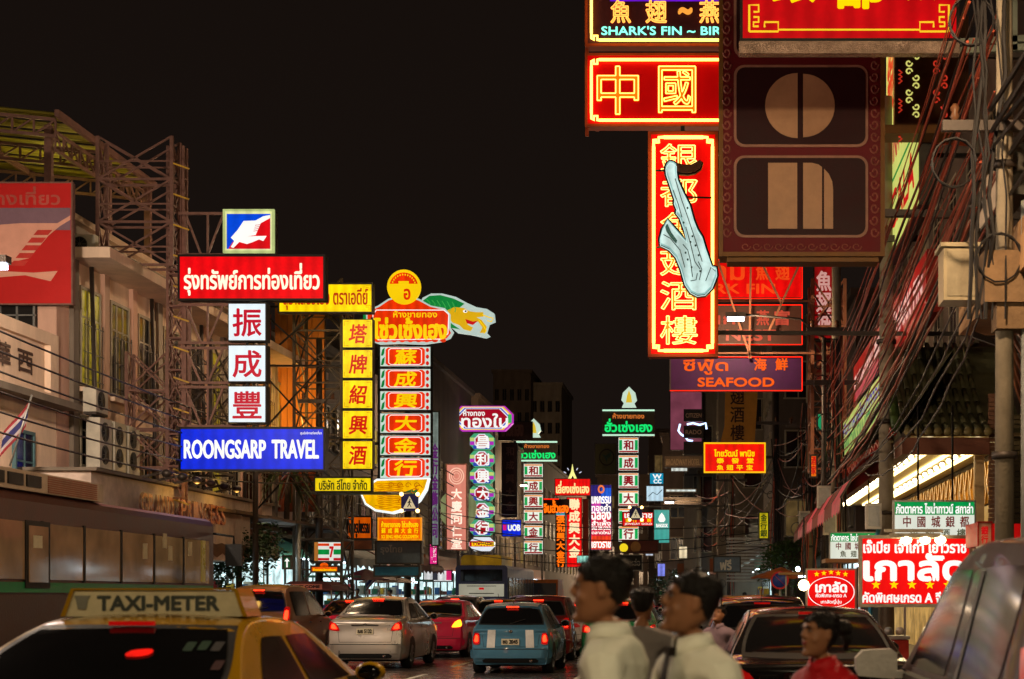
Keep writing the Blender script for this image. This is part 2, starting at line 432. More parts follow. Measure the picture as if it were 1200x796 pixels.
# ---- left: steel roof canopy above
T = thing('rooftop_canopy', 'open steel roof canopy with yellow-lit corrugated sheet above the pale row', 'canopy', (-16, 42, 9))
X1 = -15.05
CORR = mat('yellow_corrugated', S(150, 140, 55), .45, .3, .5, 4, .2, stretch=(.15, 2, 1))  # yellow lamplight put into the sheet colour
k = 0; y = 39.0
while y < 45.6:                           # each roofing sheet is a piece
    g = G(T); dz = .02 * (k % 2)
    n = 5; vs = []
    for i in range(n + 1):
        yy = y + .48 * i / n; zz = 12.62 + dz + (.04 if i % 2 else 0)
        vs += [(-25.5, yy, zz + 1.1), (X1 + .12, yy, zz)]
    g.add(vs, [(2 * i, 2 * i + 2, 2 * i + 3, 2 * i + 1) for i in range(n)]); g.build('roof_sheet', CORR)
    y += .5; k += 1
def girder(T, p, q, h, n, w=.07, name='truss'):
    p = Vector(p); q = Vector(q); g = G(T); g.bar(p, q, w); d = Vector((0, 0, h)); g.bar(p - d, q - d, w)
    for i in range(n + 1):
        a = p.lerp(q, i / n); g.bar(a, a - d, w * .6)
        if i < n: g.bar(a, p.lerp(q, (i + 1) / n) - d, w * .5)
    return g.build(name, STEEL)
g = G(T); g.bar((X1 + .1, 38.9, 12.6), (X1 + .1, 45.8, 12.6), .1, .16); g.build('edge_beam', STEEL)
for x in (-18.2, -21.5):
    g = G(T); g.bar((x, 38.9, 12.55 + (X1 - x) * .1), (x, 45.8, 12.55 + (X1 - x) * .1), .09, .14); g.build('purlin', STEEL)
for yy in (39.1, 42.0, 45.4):
    girder(T, (X1, yy, 12.5), (-25, yy, 13.5), .38, 20)
for yy, x in ((39.6, X1 - .35), (42.9, X1 - .15), (45.5, X1), (39.6, -19), (42.9, -19)):
    g = G(T); g.bar((x, yy, 9.9), (x, yy, 12.5), .16); g.build('post', STEEL)
girder(T, (X1 - .2, 39.6, 12.35), (X1 - .1, 45.4, 12.35), .42, 12)
ld = bpy.data.lights.new('rooftop_bulb', 'POINT'); ld.energy = 60; ld.color = (1, .85, .2); ld.shadow_soft_size = .15
lo = bpy.data.objects.new('rooftop_bulb', ld); COL.objects.link(lo); lo.location = (-17.2, 43.5, 11.3)

# ---- lattice towers
def lattice(T, x0, x1, y0, y1, z0, z1, n, w=.07, m=STEEL, mid=True):
    for x, y in ((x0, y0), (x1, y0), (x0, y1), (x1, y1)):
        g = G(T); g.bar((x, y, z0), (x, y, z1), w * 1.35); g.build('upright', m)
    h = (z1 - z0) / n
    for i in range(n):
        za = z0 + i * h; zb = za + h
        g = G(T)
        for a, b in (((x0, y0), (x1, y0)), ((x0, y1), (x1, y1)), ((x0, y0), (x0, y1)), ((x1, y0), (x1, y1))):
            g.bar((*a, za), (*b, za), w * .9)
            if mid: g.bar((*a, za + h * .42), (*b, za + h * .42), w * .6)
            g.bar((*a, za), (*b, zb), w * .7); g.bar((*b, za), (*a, zb), w * .7)
        g.build('bracing_bay', m)
T = thing('lattice_tower', 'tall pinkish steel lattice tower holding the blue and red travel boards', 'tower', (-13, 39.5, 0))
lattice(T, -14.12, -12.42, 39.2, 39.8, 9.2, 12.15, 3, .058)
lattice(T, -12.72, -12.36, 39.85, 40.1, .14, 12.1, 16, .045, mid=False)
lattice(T, -13.7, -12.75, 39.9, 40.4, 4.6, 7.3, 3, .05, mid=False)
for k in range(14):
    g = G(T); z = 2.4 + k * .7; g.bar((-12.35, 39.1, z), (-12.0, 39.12, z - .12), .035); g.build('step_rung', mat('yellow_rung', S(190, 150, 50), .5), T)
for z0, z1 in ((10.4, 9.45), (8.3, 7.42), (7.3, 6.5), (6.4, 5.5)):
    g = G(T); xa, xb = -12.3, -10.75; yy = 39.32
    g.bar((xa, yy, z0), (xb, yy, z0), .06); g.bar((xa, yy, z1), (xb, yy, z1), .06)
    n = 3
    for i in range(n):
        a = xa + (xb - xa) * (i + .3) / n; b = xa + (xb - xa) * (i + 1) / n
        g.bar((a, yy, z0), (a, yy, z1), .045); g.bar((a, yy, z0 if i == 0 else z1), (b, yy, z1 if i == 0 else z0), .045)
    g.build('truss_arm', STEEL)
g = G(T)
for x in (-12.1,): g.bar((x, 39.5, 4.5), (x, 39.5, 9.3), .06)
g.build('mast', STEEL)
T = thing('lattice_tower', 'lower lattice frame against the pale row, beside the two-fan condensers', 'tower', (-13.8, 45, 0))
lattice(T, -13.95, -12.9, 43.9, 46.0, 3.7, 8.2, 4, .06, DSTEEL)
T = thing('lattice_tower', 'dark lattice tower behind the yellow wine boards', 'tower', (-13, 51, 0))
lattice(T, -12.8, -11.35, 52.2, 53.8, .14, 11.3, 7, .06, mat('dark_olive_steel', S(74, 64, 50), .5, .3))
T = thing('wire_frame', 'dark cross-braced steel frame between the orange panel and yellow boards', 'frame', (-14, 54, 0))
g = G(T)
for za, zb in ((4.2, 6.4), (6.4, 8.6), (8.6, 10.4)):
    g.bar((-13.9, 52, za), (-11.9, 52, zb), .05); g.bar((-11.9, 52, za), (-13.9, 52, zb), .05); g.bar((-13.9, 52, zb), (-11.3, 52, zb), .06)
g.build('brace', BLACKM)

# ---- left: orange lit metal-plank panel and red wall
T = thing('plank_hoarding', 'tall orange-lit hoarding of vertical metal planks behind the yellow boards', 'hoarding', (-14, 55, 0))
ORP = mat('orange_metal_plank', S(190, 120, 50), .4, .3, .25, 2, .15, stretch=(1, 1, .3))
for k in range(8):
    x0 = -14.1 + k * .2
    g = G(T); g.box(x0, 55.0 - .02 * (k % 2), 6.6, x0 + .185, 55.12, 11.2); g.build('plank', ORP)
g = G(T); g.box(-14.12, 55.13, 6.6, -12.5, 55.25, 11.2); g.build('backing', DSTEEL)
for k in range(7):
    x0 = -14.1 + k * .22
    g = G(T); g.box(x0, 54.9, 4.3, x0 + .2, 55.1, 6.55); g.build('plank', mat('brown_plank', S(130, 62, 30), .6))
T = thing('red_wall', 'rust red wall strip between the white and orange boards', 'wall', (-15, 54, 0))
g = G(T); g.box(-15.6, 54.4, 2.5, -14.15, 54.7, 10.6); g.build('wall', mat('rust_red_wall', S(140, 42, 26), .7))
ld = bpy.data.lights.new('hoarding_floodlight', 'AREA'); ld.energy = 130; ld.color = (1, .55, .12); ld.size = .5
T = thing('floodlight', 'small floodlight on an arm lighting the orange plank hoarding', 'lamp', (-13, 53, 6.2))
g = G(T); g.box(-13.2, 52.9, 6.15, -12.8, 53.1, 6.3); g.bar((-13, 53.1, 6.2), (-13, 54.8, 6.4), .05); g.build('housing', DSTEEL)
lo = bpy.data.objects.new('hoarding_floodlight', ld); COL.objects.link(lo); lo.location = (-13.2, 53.3, 6.4); lo.rotation_euler = (R(148), 0, 0)

# ---- left: further buildings
def left_block(y0, y1, zt, m, label, name, X=-14., seed=1, zs=None, wd=1.1, step=2.2, dp=10):
    T = thing(name, label, 'building', (X, y0, 0))
    g = G(T); g.box(X - dp, y0, 0, X, y1, zt); g.build('wall', m)
    g = G(T); g.box(X - dp, y0 - .12, zt, X + .2, y1 + .12, zt + .25); g.build('parapet', m)
    n = int((y1 - y0) / step); zs = zs or [(z, z + 1.5) for z in [4.0 + 3.0 * i for i in range(int((zt - 4.4) / 3))]]
    facade_windows(T, X, 1, [y0 + step * (i + .5) for i in range(n)], zs, wd, FRAMEM, rnd_glass(.3, .06, seed))
    face_windows(T, y0, [X - 1.4 - 2.4 * i for i in range(3)], [z for z in zs if z[0] > 7], 1.2, FRAMEM, rnd_glass(.12, .1, seed + 50))
    return T
left_block(58.3, 72, 10.4, DARKW, 'dark sooty shophouses behind the gold dragon signboard', 'dark_shophouse', seed=11)
left_block(72.2, 84, 12.6, GREYW, 'grey shophouse block with small lit windows behind the red gold-shop column', 'grey_shophouse', seed=12)
left_block(84.2, 99, 13.2, DARKW, 'narrow dark building just past the dragon signboard', 'narrow_building', seed=13)
left_block(99.2, 140, 12.0, GREYW, 'long low row behind the purple and green gold-shop columns', 'low_row', seed=14, step=3)
left_block(140.2, 210, 14.0, DARKW, 'far dark row behind the red neon columns', 'far_row', X=-15.5, seed=15, step=4)
# distant blocks
def far_block(px0, px1, py, D, m, label, name, seed, nx=6, nz=7, dp=25):
    a = P(px0, py, D); b = P(px1, py, D)
    T = thing(name, label, 'building', (a.x, D, 0))
    g = G(T); g.box(a.x, D, 0, b.x, D + dp, a.z); g.build('wall', m)
    g = G(T); g.box(a.x - .3, D - .3, a.z, b.x + .3, D + dp, a.z + .6); g.build('parapet', m)
    W = b.x - a.x; hz = a.z / (nz + 1)
    face_windows(T, D, [a.x + W * (i + .5) / nx for i in range(nx)], [(hz * (j + .8), hz * (j + .8) + hz * .5) for j in range(nz)], W / nx * .6, DARKW, rnd_glass(.12, .0, seed))
    return T
far_block(578, 622, 437, 330, DARKW, 'pale distant tower block rising behind the purple octagonal sign', 'tower_block', 21, 5, 9)
far_block(622, 658, 452, 335, GREYW, 'narrower distant tower joined to the tower block', 'tower_block', 22, 4, 9)
far_block(505, 560, 466, 240, DARKW, 'distant stepped building between dragon sign and purple sign', 'stepped_building', 23, 5, 6)
far_block(655, 700, 600, 420, DARKW, 'low distant block at the end of the street', 'low_block', 24, 6, 3)
far_block(700, 790, 560, 300, DARKW, 'broad distant block behind the tall green column', 'broad_block', 25, 8, 4)
# ---- right: far row stepping in as the street bends
def right_block(x0, x1, y0, y1, zt, m, label, name, seed=1, nx=2, zs=None, wd=1.2):
    T = thing(name, label, 'building', (x0, y0, 0))
    g = G(T); g.box(x0, y0, 0, x1, y1, zt); g.build('wall', m)
    g = G(T); g.box(x0 - .2, y0 - .2, zt, x1, y1, zt + .25); g.build('parapet', m)
    zs = zs or [(z, z + 1.6) for z in [4.2 + 3.0 * i for i in range(int((zt - 4.2) / 3))]]
    W = x1 - x0; vis = min(W, 4.5)
    face_windows(T, y0, [x0 + vis * (i + .5) / nx for i in range(nx)], zs, wd, FRAMEM, rnd_glass(.12, .0, seed))
    n = max(1, int((y1 - y0) / 3)); facade_windows(T, x0, -1, [y0 + 3 * (i + .5) for i in range(n)], zs, wd, FRAMEM, rnd_glass(.15, .0, seed + 9))
    return T
right_block(5.2, 16, 62, 74, 12.5, DARKW, 'dark corner building behind the seafood signs', 'corner_building', 31)
right_block(2.6, 14, 74.2, 88, 13.5, DARKW, 'dark building with shuttered balconies behind the red neon board', 'balcony_building', 32)
right_block(.3, 12, 88.2, 102, 15, GREYW, 'pale framed building with tall windows behind the brown wine banner', 'framed_building', 33, 1, wd=1.9)
right_block(-1.7, 10, 102.2, 122, 16, GREYW, 'grey building with the pink hoarding beside the watch signs', 'watch_building', 34)
right_block(-3.6, 8, 122.2, 160, 13, DARKW, 'sooty building past the watch signs near the teal banner', 'sooty_building', 35)
right_block(-6, 6, 160.2, 220, 17, DARKW, 'far building at the bend of the street', 'bend_building', 36)
# ================================================================ signs
def face(r, gg, b, s=1., var=.26):
    return glow('lit_%d_%d_%d_%d' % (r, gg, b, int(s * 100)), S(r, gg, b), s, var, 1.4, True)
def ink(r, gg, b, s=.9): return glow('lit_ink_%d_%d_%d_%d' % (r, gg, b, int(s * 100)), S(r, gg, b), s, .08, 2.)
def signbox(name, label, px, D, dep=.3, fm=None, hm=HOUSING, rim=.04, group=None, cat='sign', rimm=None):
    """lightbox whose front face fills the pixel box px at distance D. Parts: housing, face, rim"""
    a = P(px[0], px[3], D); b = P(px[2], px[1], D)
    T = thing(name, label, cat, ((a.x + b.x) / 2, D, a.z), group=group)
    g = G(T); g.box(a.x, D + .01, a.z, b.x, D + dep, b.z); g.build('housing', hm)
    g = G(T); g.box(a.x + rim, D - .012, a.z + rim, b.x - rim, D + .008, b.z - rim); f = g.build('face', fm)
    if fm.name.startswith('lit_') and dep > .14: g = G(T); g.box(a.x + rim, D + dep - .004, a.z + rim, b.x - rim, D + dep + .012, b.z - rim); g.build('back_face', fm)
    g = G(T)
    g.box(a.x - .01, D - .03, a.z - .01, b.x + .01, D + .06, a.z + rim); g.box(a.x - .01, D - .03, b.z - rim, b.x + .01, D + .06, b.z + .01)
    g.box(a.x - .01, D - .03, a.z + rim, a.x + rim, D + .06, b.z - rim); g.box(b.x - rim, D - .03, a.z + rim, b.x + .01, D + .06, b.z - rim)
    g.build('rim', rimm or hm)
    return T, f
def let(T, par, t, box, D, m, bold=.02, name='lettering', gap=0., **k):
    g = G(T); text(g, t, box, D - .02, bold * .5, gap=gap, **k); return g.build(name, m, par)
def subbox(T, px, D, dep, fm, hm=HOUSING, rim=.03, name='panel_box', rimm=None):
    a = P(px[0], px[3], D); b = P(px[2], px[1], D)
    g = G(T); g.box(a.x, D + .01, a.z, b.x, D + dep, b.z); par = g.build(name, hm)
    g = G(T); g.box(a.x + rim, D - .012, a.z + rim, b.x - rim, D + .008, b.z - rim); g.build('face', fm, par)
    return par
def arms(T, pts, w=.05, m=DSTEEL, name='bracket'):
    g = G(T)
    for p, q in pts: g.bar(p, q, w)
    return g.build(name, m)
def plate(T, par, px, D, m, gap=.015, d=.006, name='panel_print'):
    a = P(px[0], px[3], D); b = P(px[2], px[1], D)
    g = G(T); g.box(a.x, D - gap - d, a.z, b.x, D - gap, b.z); return g.build(name, m, par)
def oval(T, par, cx, cy, rx, ry, D, m, gap=.02, d=.01, n=28, name='disc', a0=0, a1=360, inner=0):
    pts = []
    for i in range(n + 1):
        t = R(a0 + (a1 - a0) * i / n); pts.append((cx + rx * math.cos(t), cy - ry * math.sin(t)))
    g = G(T)
    if inner:
        q = [(cx + (x - cx) * inner, cy + (y - cy) * inner) for x, y in pts]
        for i in range(n):
            g.ppoly([pts[i], pts[i + 1], q[i + 1], q[i]], D, d, gap)
    else:
        if a1 - a0 >= 360: pts = pts[:-1]
        g.ppoly(pts[::-1], D, d, gap)
    return g.build(name, m, par)
def poly(T, par, pts, D, m, gap=.02, d=.01, name='shape'):
    ar = sum(pts[i][0] * pts[(i + 1) % len(pts)][1] - pts[(i + 1) % len(pts)][0] * pts[i][1] for i in range(len(pts)))
    g = G(T); g.ppoly(pts if ar < 0 else pts[::-1], D, d, gap); return g.build(name, m, par)
def stroke(T, par, pts, wpx, D, m, gap=.03, name='line', n=5):
    g = G(T); g.tube([P(x, y, D - gap) for x, y in pts], wpx * D / F / 2, n); return g.build(name, m, par)
def grow(pts, d):
    n = len(pts); ar = sum(pts[i][0] * pts[(i + 1) % n][1] - pts[(i + 1) % n][0] * pts[i][1] for i in range(n)); out = []
    for i in range(n):
        a, b, c = Vector(pts[i - 1]), Vector(pts[i]), Vector(pts[(i + 1) % n]); e = ((b - a).normalized() + (c - b).normalized()).normalized(); s_ = 1 if ar > 0 else -1
        out.append((b.x + e.y * d * s_, b.y - e.x * d * s_))
    return out
WHITEI = ink(250, 250, 245, 1.0); REDI = ink(200, 8, 20, .9); YELI = ink(255, 214, 0, 1.); BLACKI = mat('black_print', S(22, 12, 10), .6)

# ---- travel agency boards on the lattice tower (D = 39)
D = 39.0
T, f = signbox('logo_sign', 'square blue and red lightbox with a white bird emblem, topmost of the travel boards', (262, 246, 321, 296), D, .35, face(225, 228, 160, 1.), rimm=face(200, 215, 140, .8))
plate(T, f, (266, 251, 317, 292), D, face(0, 70, 215, 1.), name='blue_field')
poly(T, f, [(268, 292), (273, 284), (280, 281), (290, 270), (298, 262), (306, 257), (317, 254), (317, 292)], D, face(215, 10, 20, 1.), .024, .006, 'red_field')
poly(T, f, [(317, 252.5), (309, 254), (300, 259), (286, 259.5), (279, 270), (271, 279), (275, 283), (271, 290), (274, 291), (281, 284), (290, 286.5), (297, 284), (304, 281), (309, 283), (313, 277), (290, 277.5), (300, 276), (306, 262), (317, 256)], D, WHITEI, .034, .006, 'bird_emblem')
for k in range(4): stroke(T, f, [(297 + k * .6, 271 - k * 2.3), (302 + k * 1.0, 270.4 - k * 2.3)], .7, D, REDI, .05, 'feather_line')
T, f = signbox('travel_sign', 'long red lightbox with white Thai lettering under the bird emblem', (209, 299, 381, 352), D - .1, .35, face(235, 4, 14, .95), BLACKM)
let(T, f, 'รุ่งทรัพย์การท่องเที่ยว', (216, 309, 374, 346), D - .1, ink(255, 244, 215, 1.1), .045)
for k, (c, y0, y1, lb) in enumerate((('振', 356, 399, 'top white square lightbox with a crimson character under the red travel board'),)):
    pass
T = thing('character_column', 'three white square lightboxes with crimson characters stacked under the red travel board', 'sign', (P(290, 497, D).x, D, P(290, 497, D).z))
for c, y0, y1 in (('振', 355, 400), ('成', 404, 448), ('豐', 452, 496)):
    par = subbox(T, (267, y0, 312, y1), D, .35, face(222, 236, 242, 1.05, .08), BLACKM, .025)
    let(T, par, c, (273, y0 + 7, 306, y1 - 6), D - .01, ink(205, 0, 40, .8), .035, 'character')
arms(T, [(P(312.5, 354, D + .2), P(312.5, 497, D + .2)), (P(290, 354, D + .2), P(290, 497, D + .2))], .05, BLACKM)
T, f = signbox('travel_sign', 'long blue lightbox with white capital letters below the crimson characters', (210, 501, 381, 552), D - .1, .35, face(0, 38, 215, 1.), BLACKM)
let(T, f, 'ROONGSARP', (216, 516, 311, 537), D - .1, WHITEI, .05)
let(T, f, 'TRAVEL', (319, 516, 373, 537), D - .1, WHITEI, .05)
let(T, f, 'ศูนย์บริการท่องเที่ยว', (352, 505, 377, 510), D - .1, WHITEI, .02)
# ---- rooftop hoarding with faded bird logo
D = 36.0
T, f = signbox('bird_hoarding', 'large unlit red and grey hoarding with a faded white bird logo above the cream building', (-60, 214, 85, 357), D, .15, mat('faded_red', S(176, 32, 30), .5, var=.12, scale=1), STEEL, .02)
plate(T, f, (-58, 244, 83, 270), D, mat('faded_violet', S(118, 92, 104), .6, var=.12), .016)
poly(T, f, [(-58, 268), (25, 262), (68, 262), (83, 253), (83, 258), (70, 266), (58, 276), (35, 303), (5, 310), (-58, 312)], D, mat('faded_pale', S(205, 150, 130), .6, var=.1), .026, .006, 'bird_logo')
for k in range(5): poly(T, f, [(45 - k * 7, 270 + k * 9), (62 - k * 7, 270 + k * 9), (57 - k * 7, 276 + k * 9), (40 - k * 7, 276 + k * 9)], D, mat('faded_red2', S(180, 55, 48), .5), .034, .006, 'feather')
poly(T, f, [(-58, 322), (0, 318), (40, 320), (68, 318), (60, 330), (30, 323), (-58, 330)], D, mat('faded_pale', S(205, 150, 130)), .026, .006, 'bird_logo_tail')
let(T, f, 'รทงเที่ยว', (-20, 219, 70, 240), D, mat('faded_letter', S(170, 78, 68), .6), .05)

# ---- yellow wine boards
D = 50.0
T, f = signbox('wine_sign', 'wide yellow lightbox with red Thai lettering partly behind the red travel board', (326, 332, 437, 367), D, .3, face(250, 214, 0, 1.0), rimm=BLACKM)
let(T, f, 'สุราเสียวเฮง ตราเอดีย์', (332, 338, 431, 363), D, ink(190, 40, 10, .8), .03)
for x0, x1, y0, y1, in ((328, 334, 335, 341), (429, 434.5, 335, 341), (428.5, 434.5, 358, 364)):
    for k in (0, 2): stroke(T, f, [(x0, y0 + k), (x1 - k, y0 + k), (x1 - k, y1)], .6, D, ink(200, 120, 0, .7), .02, 'corner_line')
T = thing('wine_column', 'column of five yellow square lightboxes with red brush characters', 'sign', (P(419, 553, D).x, D, P(419, 553, D).z))
for k, c in enumerate('塔牌紹興酒'):
    y0 = 374 + k * 35.6
    par = subbox(T, (401, y0, 437, y0 + 34), D, .3, face(252, 218, 20, 1.02), BLACKM, .025)
    let(T, par, c, (409, y0 + 6.5, 430, y0 + 28), D - .01, ink(214, 22, 12, .85), .045, 'character', slant=.12)
    for sx in (0, 1):
        for sy in (0, 1):
            x = 403.5 + sx * 31; y = y0 + 2.8 + sy * 28.5; u = 1 - 2 * sx; v = 1 - 2 * sy
            stroke(T, par, [(x, y + 5 * v), (x, y), (x + 5 * u, y)], .6, D, ink(205, 140, 0, .7), .02, 'corner_line')
arms(T, [(P(402, 372, D + .2), P(402, 560, D + .2)), (P(436, 372, D + .2), P(436, 560, D + .2))], .06, BLACKM)
T, f = signbox('company_sign', 'small yellow lightbox with dark Thai lettering below the wine column', (368, 559, 436, 577), D, .25, face(240, 212, 10, .95), rimm=BLACKM)
let(T, f, 'บริษัท ลีไทย จำกัด', (374, 562, 430, 574), D, mat('olive_print', S(50, 60, 10), .6), .04)

# ---- dragon gold shop board
D = 55.0
T = thing('dragon_sign', 'red and gold dragon signboard with a column of six red boxes and golden base', 'sign', (P(470, 602, D).x, D, P(470, 602, D).z))
LT = ink(205, 228, 220, .72); GRN = ink(10, 140, 60, .75); ORR = face(238, 52, 6, 1.); GOLDI = ink(250, 205, 10, 1.)
par = poly(T, T, [(492, 362), (497, 351), (507, 346), (520, 346), (536, 350), (549, 357), (560, 362), (572, 364), (580, 369), (581, 378), (574, 381), (571, 391), (575, 395), (570, 397), (552, 393), (537, 391), (530, 385), (520, 372)], D, LT, 0, .3, 'dragon_head')
poly(T, par, [(497, 355), (505, 349), (518, 348), (533, 352), (546, 358), (536, 366), (527, 368), (525, 376), (532, 382), (541, 388), (530, 386), (524, 378), (515, 366)], D, GRN, .31, .02, 'mane')
poly(T, par, [(526, 366), (534, 362), (545, 363), (552, 367), (560, 368), (568, 368), (568, 373), (560, 374), (566, 377), (572, 385), (570, 392), (564, 392), (567, 386), (562, 379), (553, 380), (549, 382), (556, 386), (553, 390), (545, 388), (540, 383), (532, 380), (527, 374)], D, ink(225, 175, 15, .9), .31, .03, 'face_shape')
poly(T, par, [(547, 376), (556, 379), (562, 378), (556, 383), (549, 381)], D, REDI, .35, .01, 'mouth')
oval(T, par, 547, 367, 2.6, 1.8, D, WHITEI, .35, .01, 12, 'eye'); oval(T, par, 547.6, 367, 1.1, 1.1, D, BLACKI, .362, .01, 10, 'pupil')
for k in range(6): stroke(T, par, [(500 + k * 6, 351 + k * .6), (504 + k * 6, 355 + k * 1.5), (503 + k * 6, 360 + k * 1.2)], 1., D, ink(60, 180, 80, .8), .34, 'scale')
stroke(T, par, [(565, 369), (573, 372), (578, 373), (576, 377), (571, 376)], 1.3, D, GOLDI, .36, 'whisker')
stroke(T, par, [(561, 375), (566, 381), (570, 388), (567, 391)], 1.2, D, GOLDI, .36, 'whisker')
# header board
par = poly(T, T, [(432, 371), (436, 365), (446, 361), (458, 353), (475, 349), (494, 353), (508, 361), (524, 364), (530, 371), (530, 386), (534, 392), (530, 399), (520, 403), (500, 406), (470, 405), (448, 406), (440, 403), (433, 396)], D, LT, .32, .12, 'header_board')
poly(T, par, [(434, 372), (438, 367), (448, 362.5), (459, 355), (475, 351), (493, 355), (507, 362.5), (522, 366), (528, 372), (528, 387), (531, 393), (526, 399), (505, 403), (470, 402.5), (448, 403), (440, 400), (435, 395)], D, ORR, .445, .02, 'red_field')
for a, b in (((441, 363.5), (520, 363.5)), ((520, 363.5), (526, 368)), ((526, 368), (525, 391)), ((525, 391), (518, 397.5)), ((518, 397.5), (443, 398.5)), ((443, 398.5), (437, 393)), ((437, 393), (437, 369)), ((437, 369), (441, 363.5))):
    stroke(T, par, [a, b], 1.1, D, WHITEI, .475, 'white_line')
let(T, par, 'ห้างขายทอง', (461, 364, 512, 372), D - .47, GOLDI, .05)
let(T, par, 'โซ่วเซ้งเฮง', (438, 373, 523, 397), D - .47, GOLDI, .075)
for k in range(9): oval(T, par, 446 + k * 9.5, 401.5, 3.6, 2.4, D, ORR, .47, .01, 10, 'scallop')
poly(T, par, [(428, 370), (436, 366), (440, 362), (433, 373), (436, 378), (428, 378)], D, GRN, .3, .03, 'leaf')
# disc
par = oval(T, T, 477, 340, 19.5, 20, D, GOLDI, .46, .12, 32, 'gold_disc')
oval(T, par, 477, 340, 16.5, 16.5, D, ORR, .585, .01, 24, 'red_arc', 12, 168)
plate(T, par, (471, 333.5, 483, 337.5), D, GOLDI, .6, .004, 'block'); let(T, par, 'อ', (473.5, 339, 480.5, 351), D - .58, ORR, .06)
for k in range(12):
    t = R(20 + k * 12.5); oval(T, par, 477 + 13.8 * math.cos(t), 340 - 14 * math.sin(t), .8, 1.2, D, GOLDI, .6, .004, 6, 'arc_letter')
# column boxes
ys = [(406, 430), (432, 456), (458, 481), (484, 508), (510, 534), (536, 561)]
for (y0, y1), c in zip(ys, '蘇成興大金行'):
    par = subbox(T, (445, y0, 505, y1), D, .45, face(215, 232, 222, .85, .05), BLACKM, .02)
    poly(T, par, [(452, y0 + 4), (455, y0 + 1.5), (495, y0 + 1.5), (498, y0 + 4), (498, y1 - 4), (495, y1 - 1.5), (455, y1 - 1.5), (452, y1 - 4)], D, ORR, .014, .006, 'red_panel')
    for q in ([(455.5, y0 + 4.5), (458, y0 + 2.6), (491, y0 + 2.6), (494, y0 + 4.5), (494, y1 - 4.5), (491, y1 - 2.6), (458, y1 - 2.6), (455.5, y1 - 4.5), (455.5, y0 + 4.5)],):
        stroke(T, par, q, .9, D, WHITEI, .03, 'white_line')
    let(T, par, c, (462, y0 + 3.5, 488, y1 - 3), D - .012, GOLDI, .06, 'character', slant=.1)
    for j in range(3): oval(T, par, 501, y0 + 4.5 + j * 7.7, 2, 2.5, D, ink(225, 20, 10, .9), .016, .006, 8, 'red_dot')
    for j in range(2): poly(T, par, [(446.5, y0 + 11 + j * 11), (448, y0 + 4 + j * 11), (451, y0 + 1.5 + j * 11), (450.5, y0 + 8 + j * 11), (449, y0 + 11 + j * 11)], D, GRN, .016, .006, 'leaf')
# golden base
par = poly(T, T, [(425, 580), (433, 569), (444, 562), (505, 561), (502, 575), (494, 588), (481, 598), (462, 603), (442, 600), (430, 592)], D, ink(232, 240, 240, 1.2), .05, .3, 'base_shape')
poly(T, par, grow([(425, 580), (433, 569), (444, 562), (505, 561), (502, 575), (494, 588), (481, 598), (462, 603), (442, 600), (430, 592)], -2.6), D, face(250, 186, 0, 1.), .36, .02, 'gold_body')
for k in range(5): stroke(T, par, [(470 + k * 5 + 5 * math.cos(a_ * .7) * (1 - a_ * .09), 588 - k * 4 - 4 * math.sin(a_ * .7) * (1 - a_ * .09)) for a_ in range(9)], 1., D, ink(200, 90, 0, .8), .39, 'curl')
rr = random.Random(3)
for k in range(14):
    y = 566 + k * 2.2; x = 437 + rr.random() * 8
    stroke(T, par, [(x, y), (x + 8, y + 1.5), (x + 18, y + .3), (x + 30 + rr.random() * 6, y + 2)], .7, D, ink(205, 80, 0, .8), .39, 'feather_line')
for k in range(4):
    cx = 458 + k * 10; stroke(T, par, [(cx + 4 * math.cos(a * .8) * (1 - a * .1), 569 - 4 * math.sin(a * .8) * (1 - a * .1)) for a in range(8)], 1., D, ink(200, 110, 0, .8), .39, 'curl')
for k in range(2): poly(T, par, [(478 + k * 8, 577), (486 + k * 5, 574), (489 + k * 4, 584), (480 + k * 8, 586)], D, ink(40, 120, 50, .7), .392, .006, 'leaf')
arms(T, [(P(444.5, 404, D + .25), P(444.5, 562, D + .25)), (P(505.5, 404, D + .25), P(505.5, 562, D + .25)), (P(445, 420, D + .25), Vector((-14.1, D + .25, P(0, 420, D).z))), (P(445, 520, D + .25), Vector((-14.1, D + .25, P(0, 520, D).z)))], .09, BLACKM)
# side cabinet behind dragon column
T, f = signbox('edge_sign', 'narrow white lightbox edge-on beside the red gold-shop column', (505.5, 482, 515, 640), 60, .3, face(150, 165, 155, .6, .5))
let(T, f, '金行金飾公司', (506.5, 520, 513, 630), 60, ink(110, 40, 120, .6), .05, vert=True)

